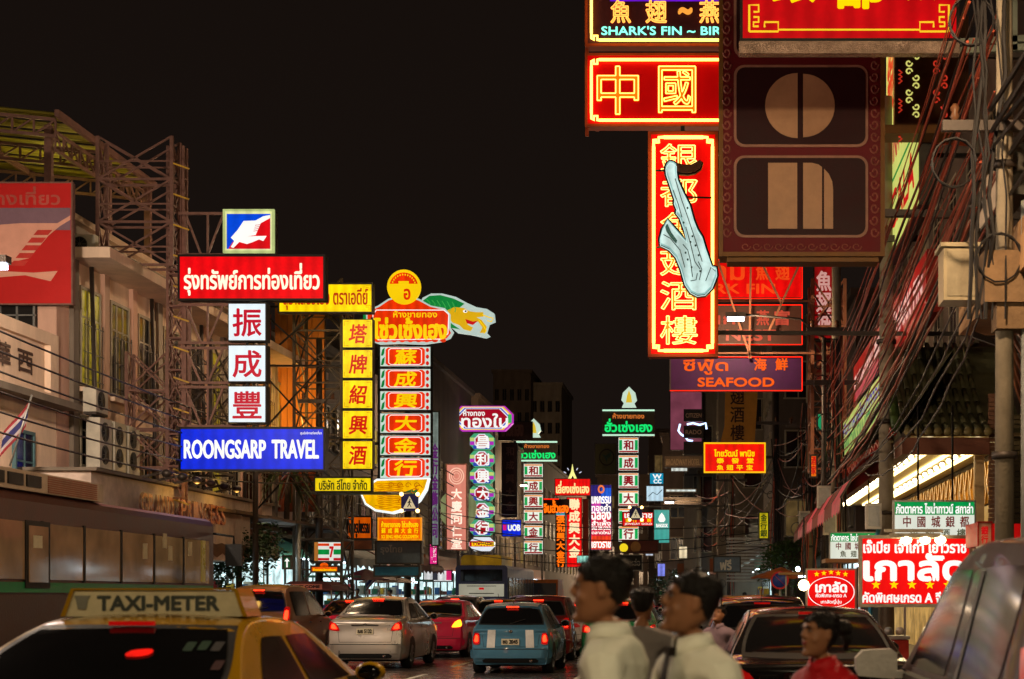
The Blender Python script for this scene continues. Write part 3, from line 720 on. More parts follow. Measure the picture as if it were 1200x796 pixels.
# pedestrian crossing signs with four amber lamps
def crossing(px, py, h, D, label, arm):
    a = P(px, py, D); s = h * D / F / 2
    T = thing('crossing_sign', label, 'road sign', (a.x, D, a.z), group='lit pedestrian crossing signs')
    g = G(T); g.box(a.x - s, D, a.z - s, a.x + s, D + .08, a.z + s); b = g.build('board', mat('blue_board', S(30, 34, 110), .4))
    g = G(T); g.prism([(a.x - s * .75, a.z - s * .7), (a.x + s * .75, a.z - s * .7), (a.x, a.z + s * .75)], D - .02, D - .005); tri = g.build('white_triangle', glow('amber_white', S(235, 215, 170), .7), b)
    g = G(T); z = a.z - s * .55
    g.ell((a.x + s * .05, D - .03, z + s * .85), (s * .09, .01, s * .09), 8, 5)
    for p, q in (((0, .75), (-.02, .4)), ((-.02, .4), (-.22, .02)), ((-.02, .4), (.2, .02)), ((0, .7), (-.2, .48)), ((0, .7), (.22, .5))):
        g.bar((a.x + p[0] * s, D - .03, z + p[1] * s), (a.x + q[0] * s, D - .03, z + q[1] * s), s * .13, .02)
    g.build('walking_figure', BLACKI, b)
    for sx in (-1, 1):
        for sz in (-1, 1):
            g = G(T); g.lathe([(.001, -.08), (s * .2, -.07), (s * .24, .0)], (a.x + sx * s * .95, D, a.z + sz * s * .98), 'y', 12)
            g.build('amber_lamp', glow('amber_lamp_glow', S(255, 205, 120), 6, 0, 1, True))
    g = G(T); g.tube([(a.x, D + .06, a.z + s * .6), (a.x, D + .1, a.z + s * 1.1), (arm, D + .1, a.z + s * 1.15)], .05, 6); g.build('arm', GALV)
    g = G(T); g.tube([(arm, D + .1, 0), (arm, D + .1, a.z + s * 1.3)], .08, 8); g.build('pole', GALV)
crossing(480, 589, 20, 51, 'blue crossing sign with four amber lamps in front of the golden base', -12.4)
crossing(745, 602, 15, 84, 'blue crossing sign with four amber lamps on the tall green column', .9)

# ---- small boards under the dragon
D = 52.
T, f = signbox('goldshop_sign', 'orange lightbox with yellow lettering under the golden dragon base', (443, 607, 494, 633), D, .25, face(240, 92, 0, 1.), rimm=face(250, 150, 20, .9))
let(T, f, 'ห้างขายทอง โซ่วเซ้งเฮง', (447, 611, 490, 618), D, YELI, .05); let(T, f, '蘇成興大金行', (447, 619, 490, 625), D, YELI, .05, gap=.5); let(T, f, 'SO SENG HENG GOLDSMITH', (447, 627, 490, 631), D, YELI, .04)
T, f = signbox('bank_fascia', 'grey-blue unlit bank fascia with faint Thai letters under the orange board', (440, 634, 494, 661), D + .4, .4, mat('fascia_blue', S(68, 82, 92), .5))
let(T, f, 'รุงไทย', (446, 639, 471, 650), D + .4, mat('grey_letter', S(120, 124, 122), .5), .06)
T, f = signbox('blue_awning_panel', 'teal shop valance below the grey-blue bank fascia', (438, 663, 492, 676), D + .2, .3, mat('teal_valance', S(30, 92, 120), .5))
T, f = signbox('orange_edge_sign', 'orange shop board seen obliquely with dark letters behind the wires', (407, 605, 436, 632), 57, .2, face(215, 88, 0, .75), BLACKM)
let(T, f, 'ทองรูปพรรณ', (409, 610, 433, 630), 57, BLACKI, .05)
T, f = signbox('brown_fascia', 'brown fascia panel below the oblique orange board', (400, 632, 437, 645), 57, .4, mat('brown_fascia', S(120, 66, 34), .6))

# ---- convenience store fascia
D = 50.
T, f = signbox('store_sign', 'white convenience fascia with orange, green and red stripes', (367, 634, 401, 659), D, .2, face(220, 225, 215, .95, .05))
for y0, y1, c in ((637, 640, (225, 60, 10)), (644, 650, (10, 140, 60)), (654, 657, (200, 20, 30))):
    plate(T, f, (373, y0, 386, y1), D, face(*c, .9), .016, .004, 'stripe'); plate(T, f, (391, y0, 400, y1), D, face(*c, .9), .016, .004, 'stripe')
plate(T, f, (368, 635, 373, 658), D, face(190, 120, 50, .8), .02, .004, 'stripe')
let(T, f, '7', (386.5, 641, 390.5, 653), D, REDI, .08)
T, f = signbox('shop_sign', 'small orange-red shop lightbox hanging below the striped fascia', (364, 663, 397, 671), D - .5, .15, face(240, 90, 10, 1.))
let(T, f, 'ห้างทองเลี่ยวเซ่งเฮง', (367, 665, 394, 669.5), D - .5, YELI, .04); oval(T, f, 380, 663, 5, 3.5, D - .5, face(240, 90, 10, 1.), .02, .01, 14, 'crest')
T, f = signbox('pharmacy_sign', 'small green sign with a white arrow beside the dark street tree', (331, 651, 342, 667), 47, .12, mat('green_board', S(10, 110, 70), .4))
poly(T, f, [(335.6, 665), (335.6, 658), (333.5, 658), (336.5, 654), (339.5, 658), (337.4, 658), (337.4, 665)], 47, WHITEI, .016, .005, 'arrow')

# ---- pink lantern column and disc
D = 80.
T, f = signbox('pink_column', 'tall pale pink lightbox with white characters and an ornate crest', (523, 544, 547, 645), D, .6, face(214, 130, 112, .95, .12), mat('pink_housing', S(150, 96, 84)))
for k, c in enumerate('大慶同仁堂'): let(T, f, c, (529, 573 + k * 14.5, 541, 585 + k * 14.5), D, ink(255, 226, 205, 1.15), .06, 'character')
for k in range(3): oval(T, f, 535, 558, 9 - k * 2.6, 10 - k * 3, D, ink(240, 190, 165, 1.), .018, .008, 20, 'crest_ring', inner=.86)
T = thing('round_sign', 'pale green round board behind the pink column', 'sign', (P(537, 620, 82).x, 82, P(537, 620, 82).z))
oval(T, T, 537, 597, 22, 23, 82, face(150, 160, 110, .55), 0, .3, 28, 'disc')
arms(T, [(P(537, 620, 82.2), Vector((P(537, 620, 82).x, 82.2, 0)))], .15)

# ---- octagonal purple sign + column
D = 95.
def octa(x0, y0, x1, y1, c): return [(x0 + c, y0), (x1 - c, y0), (x1, y0 + c), (x1, y1 - c), (x1 - c, y1), (x0 + c, y1), (x0, y1 - c), (x0, y0 + c)]
T = thing('octagon_sign', 'purple rimmed octagonal gold-shop sign above a column of rainbow boxes', 'sign', (P(567, 646, D).x, D, P(567, 646, D).z))
par = poly(T, T, octa(533, 477, 602, 506, 9), D, ink(190, 40, 190, .95), 0, .5, 'header_board')
for c, i in (((250, 200, 40), 1.6), ((225, 225, 240), 3.2), ((40, 70, 190), 4.2), ((235, 235, 240), 5.4), ((165, 8, 34), 6.4)):
    poly(T, par, octa(533 + i, 477 + i * .6, 602 - i, 506 - i * .6, 9), D, ink(*c, .95), .5 + i * .012, .01, 'rim_band')
for sx in (534.5, 597): plate(T, par, (sx, 487, sx + 4, 497), D, ink(60, 190, 90, .9), .6, .004, 'green_stripe')
let(T, par, 'ห้างทอง', (543, 480.5, 568, 487.5), D - .6, WHITEI, .05); let(T, par, 'ทองใบ', (541, 485, 595, 501), D - .6, WHITEI, .05)
for k, c in enumerate('昌利興大金行'):
    y0 = 509 + k * 20.1; y1 = y0 + 18.6
    pb = poly(T, T, octa(552, y0, 580, y1, 5), D, ink(70, 170, 120, .9), 0, .5, 'panel_box')
    plate(T, pb, (552.3, y0 + 5, 580, y0 + 9), D, ink(200, 220, 120, .9), .51, .005, 'stripe'); plate(T, pb, (552.3, y0 + 9.4, 580, y0 + 13.6), D, ink(180, 40, 190, .9), .51, .005, 'stripe')
    plate(T, pb, (556, y1 - 4.5, 576, y1 - .5), D, ink(50, 70, 180, .9), .51, .005, 'stripe')
    poly(T, pb, octa(557.5, y0 + .8, 574.5, y1 - .8, 5), D, ink(235, 225, 240, .95), .52, .006, 'white_panel'); poly(T, pb, octa(558.8, y0 + 2, 573.2, y1 - 2, 4.5), D, ink(176, 8, 28, .9), .53, .006, 'red_panel')
    let(T, pb, c, (559, y0 + 2.5, 573, y1 - 2.5), D - .54, WHITEI, .055, 'character')
pb = poly(T, T, octa(551, 630, 580.5, 646, 6), D, ink(226, 232, 240, 1.), 0, .5, 'panel_box')
plate(T, pb, (551.5, 634.5, 580, 641), D, ink(200, 20, 30, .9), .51, .005, 'stripe'); let(T, pb, 'EXCHANGE', (553, 635.5, 579, 640), D - .52, YELI, .06)
arms(T, [(P(553, 500, D + .6), P(553, 690, D + .6)), (P(579, 500, D + .6), P(579, 690, D + .6))], .12)

# ---- unlit brown column, UOB
T, f = signbox('unlit_column', 'dark unlit column sign with faint characters beside the rainbow boxes', (588, 519, 606, 606), 105, .5, mat('dull_maroon', S(66, 42, 38), .6), BLACKM)
for k, c in enumerate('和成興大金'): let(T, f, c, (593, 524 + k * 16, 602, 534 + k * 16), 105, mat('dull_letter', S(120, 80, 70), .6), .06, 'character')
T, f = signbox('dark_red_sign', 'dim maroon board with faint Thai letters behind the purple octagon', (584, 494, 624, 516), 108, .3, mat('dull_maroon', S(66, 42, 38), .6), BLACKM)
let(T, f, 'ขายทอง', (588, 498, 613, 511), 108, mat('dull_letter', S(120, 80, 70), .6), .06)
T, f = signbox('bank_sign', 'small bright blue lightbox with white capitals beside the rainbow column', (588, 609, 611, 629), 103, .4, face(10, 40, 220, 1.))
let(T, f, 'UOB', (595.5, 615, 609.5, 622), 103, WHITEI, .08); plate(T, f, (589.5, 615, 593.5, 621.5), 103, ink(220, 30, 120, .9), .018, .005, 'square_mark')

# ---- green gold-shop columns
def green_column(cx, w2, hy, col, D, label, emb):
    x0, x1 = cx - w2, cx + w2
    a = P(cx, col[-1][1], D)
    T = thing('green_sign', label, 'sign', (a.x, D, a.z), group='green lotus gold shop signs')
    hx0, hx1, hy0, hy1 = hy
    g = G(T); A = P(hx0, hy1, D); B = P(hx1, hy0, D); g.box(A.x, D, A.z, B.x, D + .5, B.z); par = g.build('header_board', mat('olive_board', S(60, 54, 44), .5))
    hh = hy1 - hy0
    for yy in (hy0 + 1, hy1 - 1): stroke(T, par, [(hx0, yy), (hx1, yy)], 2., D, glow('pale_green_tube', S(190, 235, 205), 1.1, 0), .06, 'neon_tube')
    let(T, par, 'ห้างขายทอง', (hx0 + .2 * (hx1 - hx0), hy0 + .14 * hh, hx1 - .2 * (hx1 - hx0), hy0 + .34 * hh), D - .02, ink(220, 120, 50, .9), .05)
    GN = glow('green_neon', S(20, 225, 110), 1.1, 0)
    let(T, par, 'ฮั่วเซ่งเฮง', (hx0 + .05 * (hx1 - hx0), hy0 + .36 * hh, hx1 - .05 * (hx1 - hx0), hy0 + .84 * hh), D - .02, GN, .07)
    ex, ey, es = emb
    e = poly(T, T, [(ex - es * .7, ey + es), (ex + es * .7, ey + es), (ex + es * .5, ey + es * .6), (ex + es * .75, ey + es * .3), (ex + es * .6, ey - es * .4), (ex, ey - es), (ex - es * .6, ey - es * .4), (ex - es * .75, ey + es * .3), (ex - es * .5, ey + es * .6)], D, ink(200, 225, 205, .95), 0, .3, 'lotus_emblem')
    poly(T, e, [(ex - es * .3, ey + es * .55), (ex + es * .3, ey + es * .55), (ex + es * .2, ey - es * .1), (ex, ey - es * .65), (ex - es * .2, ey - es * .1)], D, ink(225, 190, 50, .9), .31, .02, 'gold_flame')
    for (y0, y1), c in zip(col, '和成興大金行'):
        pb = subbox(T, (x0, y0, x1, y1), D, .45, face(228, 234, 222, 1., .05), BLACKM, .02)
        h = y1 - y0; gw = w2 * .3
        plate(T, pb, (x0 + 1, y0 + .8, x1 - 1, y0 + 2.4), D, ink(230, 140, 60, .9), .014, .004, 'orange_bar'); plate(T, pb, (x0 + 1, y1 - 2.6, x1 - 1, y1 - .8), D, ink(160, 30, 30, .85), .014, .004, 'red_bar')
        for q in (x0 + 1, x1 - 1 - gw): plate(T, pb, (q, y0 + 3.3, q + gw, y1 - 3.3), D, ink(10, 165, 80, .85), .014, .004, 'green_bar')
        let(T, pb, c, (cx - w2 * .45, y0 + .2 * h, cx + w2 * .45, y1 - .2 * h), D - .01, ink(150, 16, 30, .8), .07, 'character')
    arms(T, [(P(x0 + 1, hy1, D + .6), P(x0 + 1, 700, D + .6)), (P(x1 - 1, hy1, D + .6), P(x1 - 1, 700, D + .6))], .14)
green_column(625, 11.3, (605, 653, 517, 541), [(543.5 + k * 18, 543.5 + k * 18 + 16) for k in range(6)], 125, 'green neon gold-shop sign with lotus emblem beside the purple octagon', (626, 502, 11))
green_column(736.5, 12, (706, 767, 480, 511), [(512.5 + k * 20.8, 512.5 + k * 20.8 + 18.5) for k in range(6)], 92, 'taller green neon gold-shop sign with lotus emblem, standing right of street centre', (737.5, 466, 12))

# ---- red group
D = 140.
T, f = signbox('tower_topped_sign', 'red sign topped by a small white tower above the red neon column', (650, 561, 692, 581), D, .4, face(235, 10, 10, 1.05))
let(T, f, 'เลี่ยงเซ่งเฮง', (652, 564, 690, 578), D, ink(255, 225, 150, 1.1), .06)
poly(T, T, [(666, 561), (669.5, 553), (671, 544), (672.5, 553), (676, 561), (673, 561), (671, 557), (669, 561)], D, ink(245, 240, 140, 1.1), 0, .2, 'tower_figure')
for k in range(5):
    t = R(30 + k * 30); stroke(T, T, [(671 + 9 * math.cos(t), 559 - 9 * math.sin(t)), (671 + 12 * math.cos(t), 559 - 12 * math.sin(t))], 1., D, ink(220, 225, 250, 1.), .1, 'spark_tube')
T = thing('neon_sign', 'orange neon Thai lettering on a dark board beside the red column', 'sign', (P(652, 603, 137).x, 137, P(652, 603, 137).z))
g = G(T); a = P(636, 603, 137); b = P(667, 585, 137); g.box(a.x, 137, a.z, b.x, 137.3, b.z); f = g.build('board', mat('dark_board', S(44, 20, 14)))
let(T, f, 'จินฮั้วเฮง', (637, 586, 666, 601), 137, glow('orange_neon', S(255, 110, 10), 1.3, 0), .07); stroke(T, f, [(637, 585), (655, 585)], 1.4, 137, glow('red_neon', S(255, 30, 10), 1.4, 0), .05, 'neon_tube')
T, f = signbox('orange_column', 'thin orange neon character column left of the red column', (651, 602, 662.5, 665), 137, .4, mat('dark_board', S(44, 20, 14)))
for k, c in enumerate('張和興大金行'): let(T, f, c, (652.5, 604 + k * 10.3, 661.5, 613 + k * 10.3), 137, glow('orange_neon', S(255, 110, 10), 1.3, 0), .08, 'character')
plate(T, f, (651.5, 601, 662, 604), 137, ink(60, 190, 220, .8))
T, f = signbox('red_column', 'bright red column lightbox with pale characters below the tower-topped sign', (664, 583, 682, 665), D, .4, face(235, 6, 10, 1.1))
for k, c in enumerate('聯成興大金'): let(T, f, c, (667, 585 + k * 14, 679, 597 + k * 14), D, ink(255, 225, 175, 1.1), .08, 'character')
T, f = signbox('red_stack_sign', 'dim red column between the orange column and the poster wall', (683, 585, 690, 665), 142, .3, mat('dull_red', S(90, 40, 20)), DSTEEL)
# ---- colourful poster wall
D = 130.
T, f = signbox('led_wall', 'bright magenta and blue advertising wall with white lettering', (692, 568, 717, 645), D, .6, face(40, 30, 120, .9, .4))
for (x0, y0, x1, y1, c) in ((692.5, 600, 716, 628, (200, 16, 60)), (692.5, 628, 716, 644, (225, 60, 30)), (693, 588, 704, 602, (190, 50, 160)), (704, 572, 716, 588, (30, 90, 210))):
    plate(T, f, (x0 + .5, y0, x1, y1), D, face(*c, 1., .4), .016)
for y0, y1, t in ((582, 590, 'มหกรรม'), (591, 599, 'ทองคำ'), (600, 609, 'ฉลอง'), (610, 616, 'สำเพ็ง'), (617, 621, 'SALE 50% GOLD'), (622, 626, 'ตลาดใหม่'), (635, 642, 'เยาวราช')):
    let(T, f, t, (693.5, y0, 715.5, y1), D - .04, ink(255, 250, 245, 1.15), .05)
oval(T, f, 704.5, 573.5, 4, 5, D, ink(240, 120, 60, 1.), .02, .02, 14, 'ring', inner=.55); let(T, f, '27', (706, 628.5, 713, 633), D, WHITEI, .1)
# ---- kbank-like leaf board
T, f = signbox('leaf_sign', 'dim olive board with a round leaf emblem behind the tall green column', (697, 520, 722, 556), 110, .3, mat('dull_olive', S(92, 84, 50), .6), DSTEEL)
oval(T, f, 711, 536, 9, 10, 110, mat('dull_dark', S(50, 40, 30)), .02, .01, 24, 'ring', inner=.85)
poly(T, f, [(705, 532), (710, 534), (717, 529), (716, 535), (712, 537), (711, 543), (709, 537)], 110, mat('dull_green', S(60, 80, 60)), .02, .01, 'leaf_emblem')
T, f = signbox('red_bar_sign', 'small red lightbox with white lettering crossing the green column', (729, 600, 766, 617), 88, .2, face(225, 16, 14, 1.))
let(T, f, 'เยาวราช', (732, 602, 764, 607), 88, WHITEI, .07); let(T, f, '金行金飾', (733, 607.5, 763, 612), 88, YELI, .05, gap=.6); let(T, f, 'JEWELRY GOLD', (732, 613, 764, 615.8), 88, WHITEI, .04)
T, f = signbox('round_shop_sign', 'dull maroon fascia with a faint round badge under the green column', (729, 633, 772, 649), 90, .3, mat('dull_maroon2', S(84, 44, 36)), DSTEEL)
oval(T, f, 745, 641, 6, 6.5, 90, mat('badge', S(140, 110, 60)), .02, .01, 18, 'badge'); oval(T, T, 731, 642, 5, 5, 90, ink(240, 210, 30, 1.), .06, .04, 16, 'yellow_disc')
T, f = signbox('outlined_sign', 'dark board with grey outlined Thai letters low in the street centre', (721, 650, 753, 669), 86, .2, BLACKM, rimm=mat('grey_rim', S(130, 124, 112)))
let(T, f, 'ทองหล่อ', (726, 655, 750, 663), 86, mat('grey_rim', S(130, 124, 112)), .05)
# ---- teal, blue and white boards
D = 96.
T, f = signbox('teal_banner', 'hanging teal lightbox with a white flame emblem', (766, 597, 785, 637), D, .3, face(60, 160, 150, .95, .2))
poly(T, f, [(771, 609), (773, 604), (775.5, 601), (778, 604), (780, 609), (778, 612), (773, 612)], D, WHITEI, .018, .006, 'flame_emblem'); let(T, f, 'BANGKOK', (769, 614, 782.5, 618), D, WHITEI, .06)
T, f = signbox('hotel_sign', 'small blue lightbox with white W above the white lightbox', (761, 554, 778, 568), D, .3, face(20, 150, 190, .95)); let(T, f, 'W', (765, 556, 775, 561), D, WHITEI, .08); let(T, f, 'CC', (766, 562, 775, 566.5), D, WHITEI, .08)
T, f = signbox('white_sign', 'small white lightbox with grey script below the small blue one', (757, 569, 778, 588), D, .3, face(190, 220, 235, 1.)); stroke(T, f, [(760, 582), (765, 577), (770, 580), (776, 574)], 1., D, mat('grey_script', S(90, 120, 140)), .03, 'script')
# ---- right middle: watch signs, pink hoarding, brown wine banner, red board
D = 100.
T, f = signbox('pink_hoarding', 'faintly glowing mauve hoarding above the watch signs behind the seafood board', (785, 452, 823, 528), 101, .3, glow('mauve_hoarding', S(150, 76, 96), .55, .4, 1.), DSTEEL)  # light falling on the hoarding is put in as weak emission
for k, (t, y0) in enumerate((('CITIZEN', 480), ('RADO', 499.5), ('', 518))):
    T, f = signbox('watch_sign', ('upper small black board with dim serif capitals beside the mauve hoarding', 'middle small black board with dim capitals and blue glow behind', 'blank lowest small black board below the blue glow')[k], (801.5, y0, 824, y0 + 13.5), 60, .25, BLACKM, BLACKM)
    if t: let(T, f, t, (803.5, y0 + 4.5, 822, y0 + 9.5), 60, mat('dim_brass', S(120, 104, 84), .4, .5), .03)
T = thing('neon_ring', 'loop of blue-white neon behind the middle watch board', 'neon', (P(810, 520, 60.4).x, 60.4, P(810, 520, 60.4).z))
g = G(T); g.tube([P(x, y, 60.4) for x, y in ((797, 497), (795, 505), (798, 509), (803, 512), (806, 516), (812, 517))], .04, 6); g.tube([P(x, y, 60.4) for x, y in ((805, 497.5), (812, 496), (820, 498), (827, 496), (828, 503))], .04, 6)
g.build('neon_tube', glow('blue_white_neon', S(190, 215, 255), 2.2, 0))
T = thing('wine_banner', 'tall ochre vertical banner board with dark characters above the red board', 'sign', (P(865, 518, 78).x, 78, P(865, 518, 78).z))
poly(T, T, [(850, 456), (888, 456), (884, 524), (843, 524), (849, 500)], 78, mat('ochre_board', S(176, 122, 44), .6, var=.15), 0, .3, 'board')
for k, c in enumerate('翅酒樓'): let(T, KIDS(T)[0], c, (856, 456 + k * 21, 872, 474 + k * 21), 78 - .3, mat('brown_char', S(60, 34, 20)), .03, 'character')
T, f = signbox('red_board', 'bright red lightbox with yellow rim and yellow writing below the ochre banner', (825, 519, 897, 554), 58, .3, face(240, 18, 4, 1.05), rimm=glow('yellow_rim', S(250, 190, 20), 1.1))
let(T, f, 'ไทยวัฒน์ พานิช', (837, 527, 884, 535), 58, YELI, .07); let(T, f, '泰發堂', (840, 537, 883, 543), 58, YELI, .08, gap=1.); let(T, f, '魚翅平宝', (840, 545, 882, 551), 58, YELI, .06, gap=.4)
T, f = signbox('dull_fascia', 'weathered grey fascia with faint letters left of the red board', (778, 534, 824, 548), 92, .4, mat('grey_fascia', S(92, 76, 60)), DSTEEL); let(T, f, 'BROADWAY HOTEL', (781, 538, 820, 545), 92, mat('faint', S(130, 110, 84)), .03)
T, f = signbox('dull_fascia', 'second weathered fascia reading faint capitals above the teal banner arm', (778, 583, 822, 591), 92, .4, mat('grey_fascia2', S(78, 68, 58)), DSTEEL); let(T, f, 'BROADWAY ACE', (782, 585, 818, 589.5), 92, mat('faint2', S(120, 104, 84)), .03)
T, f = signbox('blue_grey_board', 'blue-grey board with white Thai letters over the market stalls', (836, 652, 868, 671), 66, .3, mat('bluegrey_board', S(92, 108, 120), .5)); let(T, f, 'ฟรี', (844, 656, 857, 668), 66, mat('offwhite', S(200, 196, 180)), .06)

# ---- seafood stack (D = 48)
def seafood(px, D, fm, label, rows, lm, tube, edge):
    T, f = signbox('restaurant_sign', label, px, D, .3, fm, DSTEEL, .03, group='stacked restaurant dish boards')
    for t, b, bo in rows: let(T, f, t, b, D, lm, bo)
    for a, b in (((px[0], px[3]), (px[2], px[3])), ((px[2], px[1]), (px[2], px[3])), ((px[0], px[1] + .5), (px[2], px[1] + .5))): stroke(T, f, [a, b], 1.2, D, tube, .06, 'neon_tube')
    return T
RNE = glow('red_neon', S(255, 30, 10), 1.4, 0); DORN = mat('dull_orange_letter', S(225, 80, 25), .4)
ORN = glow('orange_sign_letter', S(240, 95, 20), .75, .1)
seafood((760, 304, 940, 350), 48, face(222, 10, 8, .95), 'red board reading shark fin in dull orange beside the saxophone board', [('ฉลาม', (800, 312, 872, 328), .05), ('魚', (886, 310, 900, 328), .05), ('翅', (909, 310, 925, 328), .05), ("SHARK FIN", (792, 333, 908, 344), .07)], ink(235, 70, 20, .9), RNE, 1)
seafood((762, 357, 940, 404), 48, mat('brown_board', S(64, 36, 26), .6), 'unlit brown board reading bird nest in pink letters', [('รังนก', (800, 366, 861, 380), .05), ('燕', (887, 364, 901, 381), .05), ('富', (908, 364, 925, 381), .05), ("BIRD NEST", (788, 387, 909, 399), .07)], ink(200, 80, 60, .7), RNE, 1)
seafood((785, 418, 940, 458), 47.8, mat('purple_board', S(54, 12, 62), .6), 'purple board reading seafood in orange capitals', [('ซีฟู้ด', (801, 420, 853, 439), .05), ('海', (884, 420, 898, 434), .06), ('鮮', (909, 420, 923, 434), .06), ('SEAFOOD', (818, 443, 907, 453), .08)], ORN, RNE, 1)
T = thing('sign_gantry', 'steel lattice gantry carrying the restaurant dish boards', 'frame', (P(960, 460, 48.5).x, 48.5, 0))
lattice(T, P(952, 0, 48.5).x, P(990, 0, 48.5).x, 48.5, 50, 5.2, 10.6, 4, .07, mat('brown_steel', S(150, 98, 72), .5, .3))
arms(T, [(P(840, 303, 47.6), P(880, 420, 47.6)), (P(880, 303, 47.6), P(878, 420, 47.6)), (P(890, 303, 47.6), P(916, 356, 47.6)), (P(940, 303, 47.6), P(900, 390, 47.6)), (P(780, 414, 48.4), P(955, 414, 48.4)), (P(790, 353, 48.4), P(955, 353, 48.4))], .055, mat('brown_steel', S(150, 98, 72)))
g = G(T); g.tube([Vector((P(970, 0, 48.5).x, 49.2, 0)), Vector((P(970, 0, 48.5).x, 49.2, 5.3))], .16, 10); g.build('post', DSTEEL)

# ---- 中國 boards (D = 40), tubes in front of dark red panels
D = 40.
TUBE = glow('warm_white_neon', S(255, 196, 84), 4.5, 0); ORF = glow('orange_fill', S(250, 120, 10), 1., .1)
def neonboard(px, D, fm, label, hm):
    T, f = signbox('neon_board', label, px, D, .4, fm, hm, .05, group='big neon restaurant boards')
    x0, y0, x1, y1 = px; i = 7
    for q in ([(x0 + i, y0 + i + 8), (x0 + i, y1 - i - 8)], [(x0 + i + 9, y0 + i), (x1 - 2, y0 + i)], [(x0 + i + 9, y1 - i), (x1 - 2, y1 - i)]):
        g = G(T); g.tube([P(a, b, D - .1) for a, b in q], .035, 6); g.build('neon_tube', TUBE, f)
    for yy, s in ((y0 + i, 1), (y1 - i, -1)):
        g = G(T); g.tube([P(a, b, D - .1) for a, b in ((x0 + i, yy + 9 * s), (x0 + i, yy + 2 * s), (x0 + i + 3, yy), (x0 + i + 3, yy + 5 * s), (x0 + i + 7, yy + 5 * s), (x0 + i + 7, yy), (x0 + i + 10, yy))], .03, 6); g.build('corner_tube', TUBE, f)
    return T, f
DEEPR = glow('deep_red_panel', S(200, 4, 6), .3, .45, .9, False, S(190, 10, 10))  # tube light on the panel is partly put in as weak emission
T, f = neonboard((686, 63, 1000, 148), D, DEEPR, 'red neon board with two big outlined characters left of the brown panel', mat('orange_edge', S(150, 60, 20), .5))
for c, b in (('中', (700, 78, 748, 134)), ('國', (772, 78, 815, 132)), ('大', (850, 78, 895, 132)), ('酒', (920, 78, 965, 132))):
    let(T, f, c, b, D - .06, ORF, .045, 'character')
    g = G(T); text(g, c, b, D - .09, outline=.011); g.build('neon_outline', TUBE, f)
T, f = neonboard((686, -42, 1000, 54), D, mat('plum_panel', S(70, 28, 34), .5), 'dark neon board with red characters and turquoise capitals at the top edge', mat('orange_edge', S(150, 60, 20), .5))
for c, b in (('魚', (716, 1, 739, 27)), ('翅', (757, 1, 781, 27)), ('燕', (820, 1, 843, 27))):
    let(T, f, c, b, D - .06, ink(250, 90, 60, 1.1), .05, 'character')
    g = G(T); text(g, c, b, D - .09, outline=.014); g.build('neon_outline', glow('red_pink_neon', S(255, 170, 70), 2., 0), f)
let(T, f, '~', (796, 10, 810, 16), D - .06, ink(250, 160, 60, 1.1), .08)
TQ = glow('turquoise_neon', S(130, 245, 215), 1.7, 0)
let(T, f, "SHARK'S FIN ~ BIRD'S", (705, 31, 868, 41), D - .08, TQ, .05)
plate(T, f, (715, -40, 1000, 2), D, glow('violet_tube_panel', S(110, 20, 210), 1., .4), .02, .01, 'violet_panel')
T = thing('sign_gantry', 'orange-lit steel frame joining the two neon boards', 'frame', (P(686, 148, 40.5).x, 40.5, 0))
arms(T, [(P(688, 54, 40.3), P(688, 160, 40.3)), (P(702, 54, 40.5), P(1000, 58, 40.5)), (P(700, 148, 40.5), P(700, 154, 40.5)), (P(800, 148, 40.5), P(800, 158, 40.5)), (P(1000, 0, 40.5), P(1000, 160, 40.5)), (P(1000, 160, 40.5), Vector((6.2, 40.5, 12.3)))], .08, mat('orange_edge', S(150, 60, 20)))

# ---- saxophone board (D = 34)
D = 34.
REDP = glow('red_sax_panel', S(225, 10, 6), .6, .3, 1.2, True, S(200, 10, 10))  # neon light on this panel is also put in as its own glow
T, f = signbox('saxophone_board', 'tall red neon board with six outlined characters behind a glass saxophone', (760, 155, 841, 418), D, .35, REDP, mat('orange_edge', S(150, 60, 20)), .05, rimm=mat('orange_edge', S(150, 60, 20)))
for q in ([(766, 172), (766, 402)], [(835, 172), (835, 402)], [(778, 161), (824, 161)], [(778, 411), (824, 411)]):
    g = G(T); g.tube([P(a, b, D - .1) for a, b in q], .036, 6); g.build('neon_tube', TUBE, f)
for cx, u in ((766, 1), (835, -1)):
    for cyy, v in ((161, 1), (411, -1)):
        g = G(T); g.tube([P(cx + a * u, cyy + b * v, D - .1) for a, b in ((0, 11), (0, 3), (3, 3), (3, 6), (6, 6), (6, 0), (12, 0))], .03, 6); g.build('corner_tube', TUBE, f)
for k, c in enumerate('銀都魚翅酒樓'):
    y0 = 169 + k * 40.3; b = (774, y0, 817, y0 + 33)
    let(T, f, c, b, D - .05, glow('yellow_fill', S(250, 150, 30), .95, .1), .035, 'character')
    g = G(T); text(g, c, b, D - .09, outline=.010); g.build('neon_outline', glow('yellow_white_neon', S(255, 205, 110), 3., 0), f)
X = lambda x, y: (740 + x / 2.742, 140 + y / 2.745)
X = lambda u, v: (755 + u / 4.42, 180 + v / 4.42)
neck = [X(*q) for q in ((128, 66), (140, 52), (160, 58), (200, 70), (245, 70), (288, 47), (299, 56), (290, 84), (262, 104), (225, 111), (188, 108), (166, 98))]
sax = [X(*q) for q in ((112, 80), (120, 62), (132, 50), (152, 55), (166, 66), (166, 98), (172, 140), (200, 205), (235, 275), (255, 350), (275, 400), (300, 440), (318, 500), (350, 590), (373, 598), (375, 635), (350, 700), (315, 735), (275, 740), (240, 722), (212, 680), (190, 600), (165, 540), (130, 500), (84, 478), (82, 450), (95, 400), (122, 350), (150, 385), (190, 430), (222, 465), (208, 400), (185, 335), (165, 310), (170, 295), (156, 262), (158, 240), (135, 170), (115, 110))]
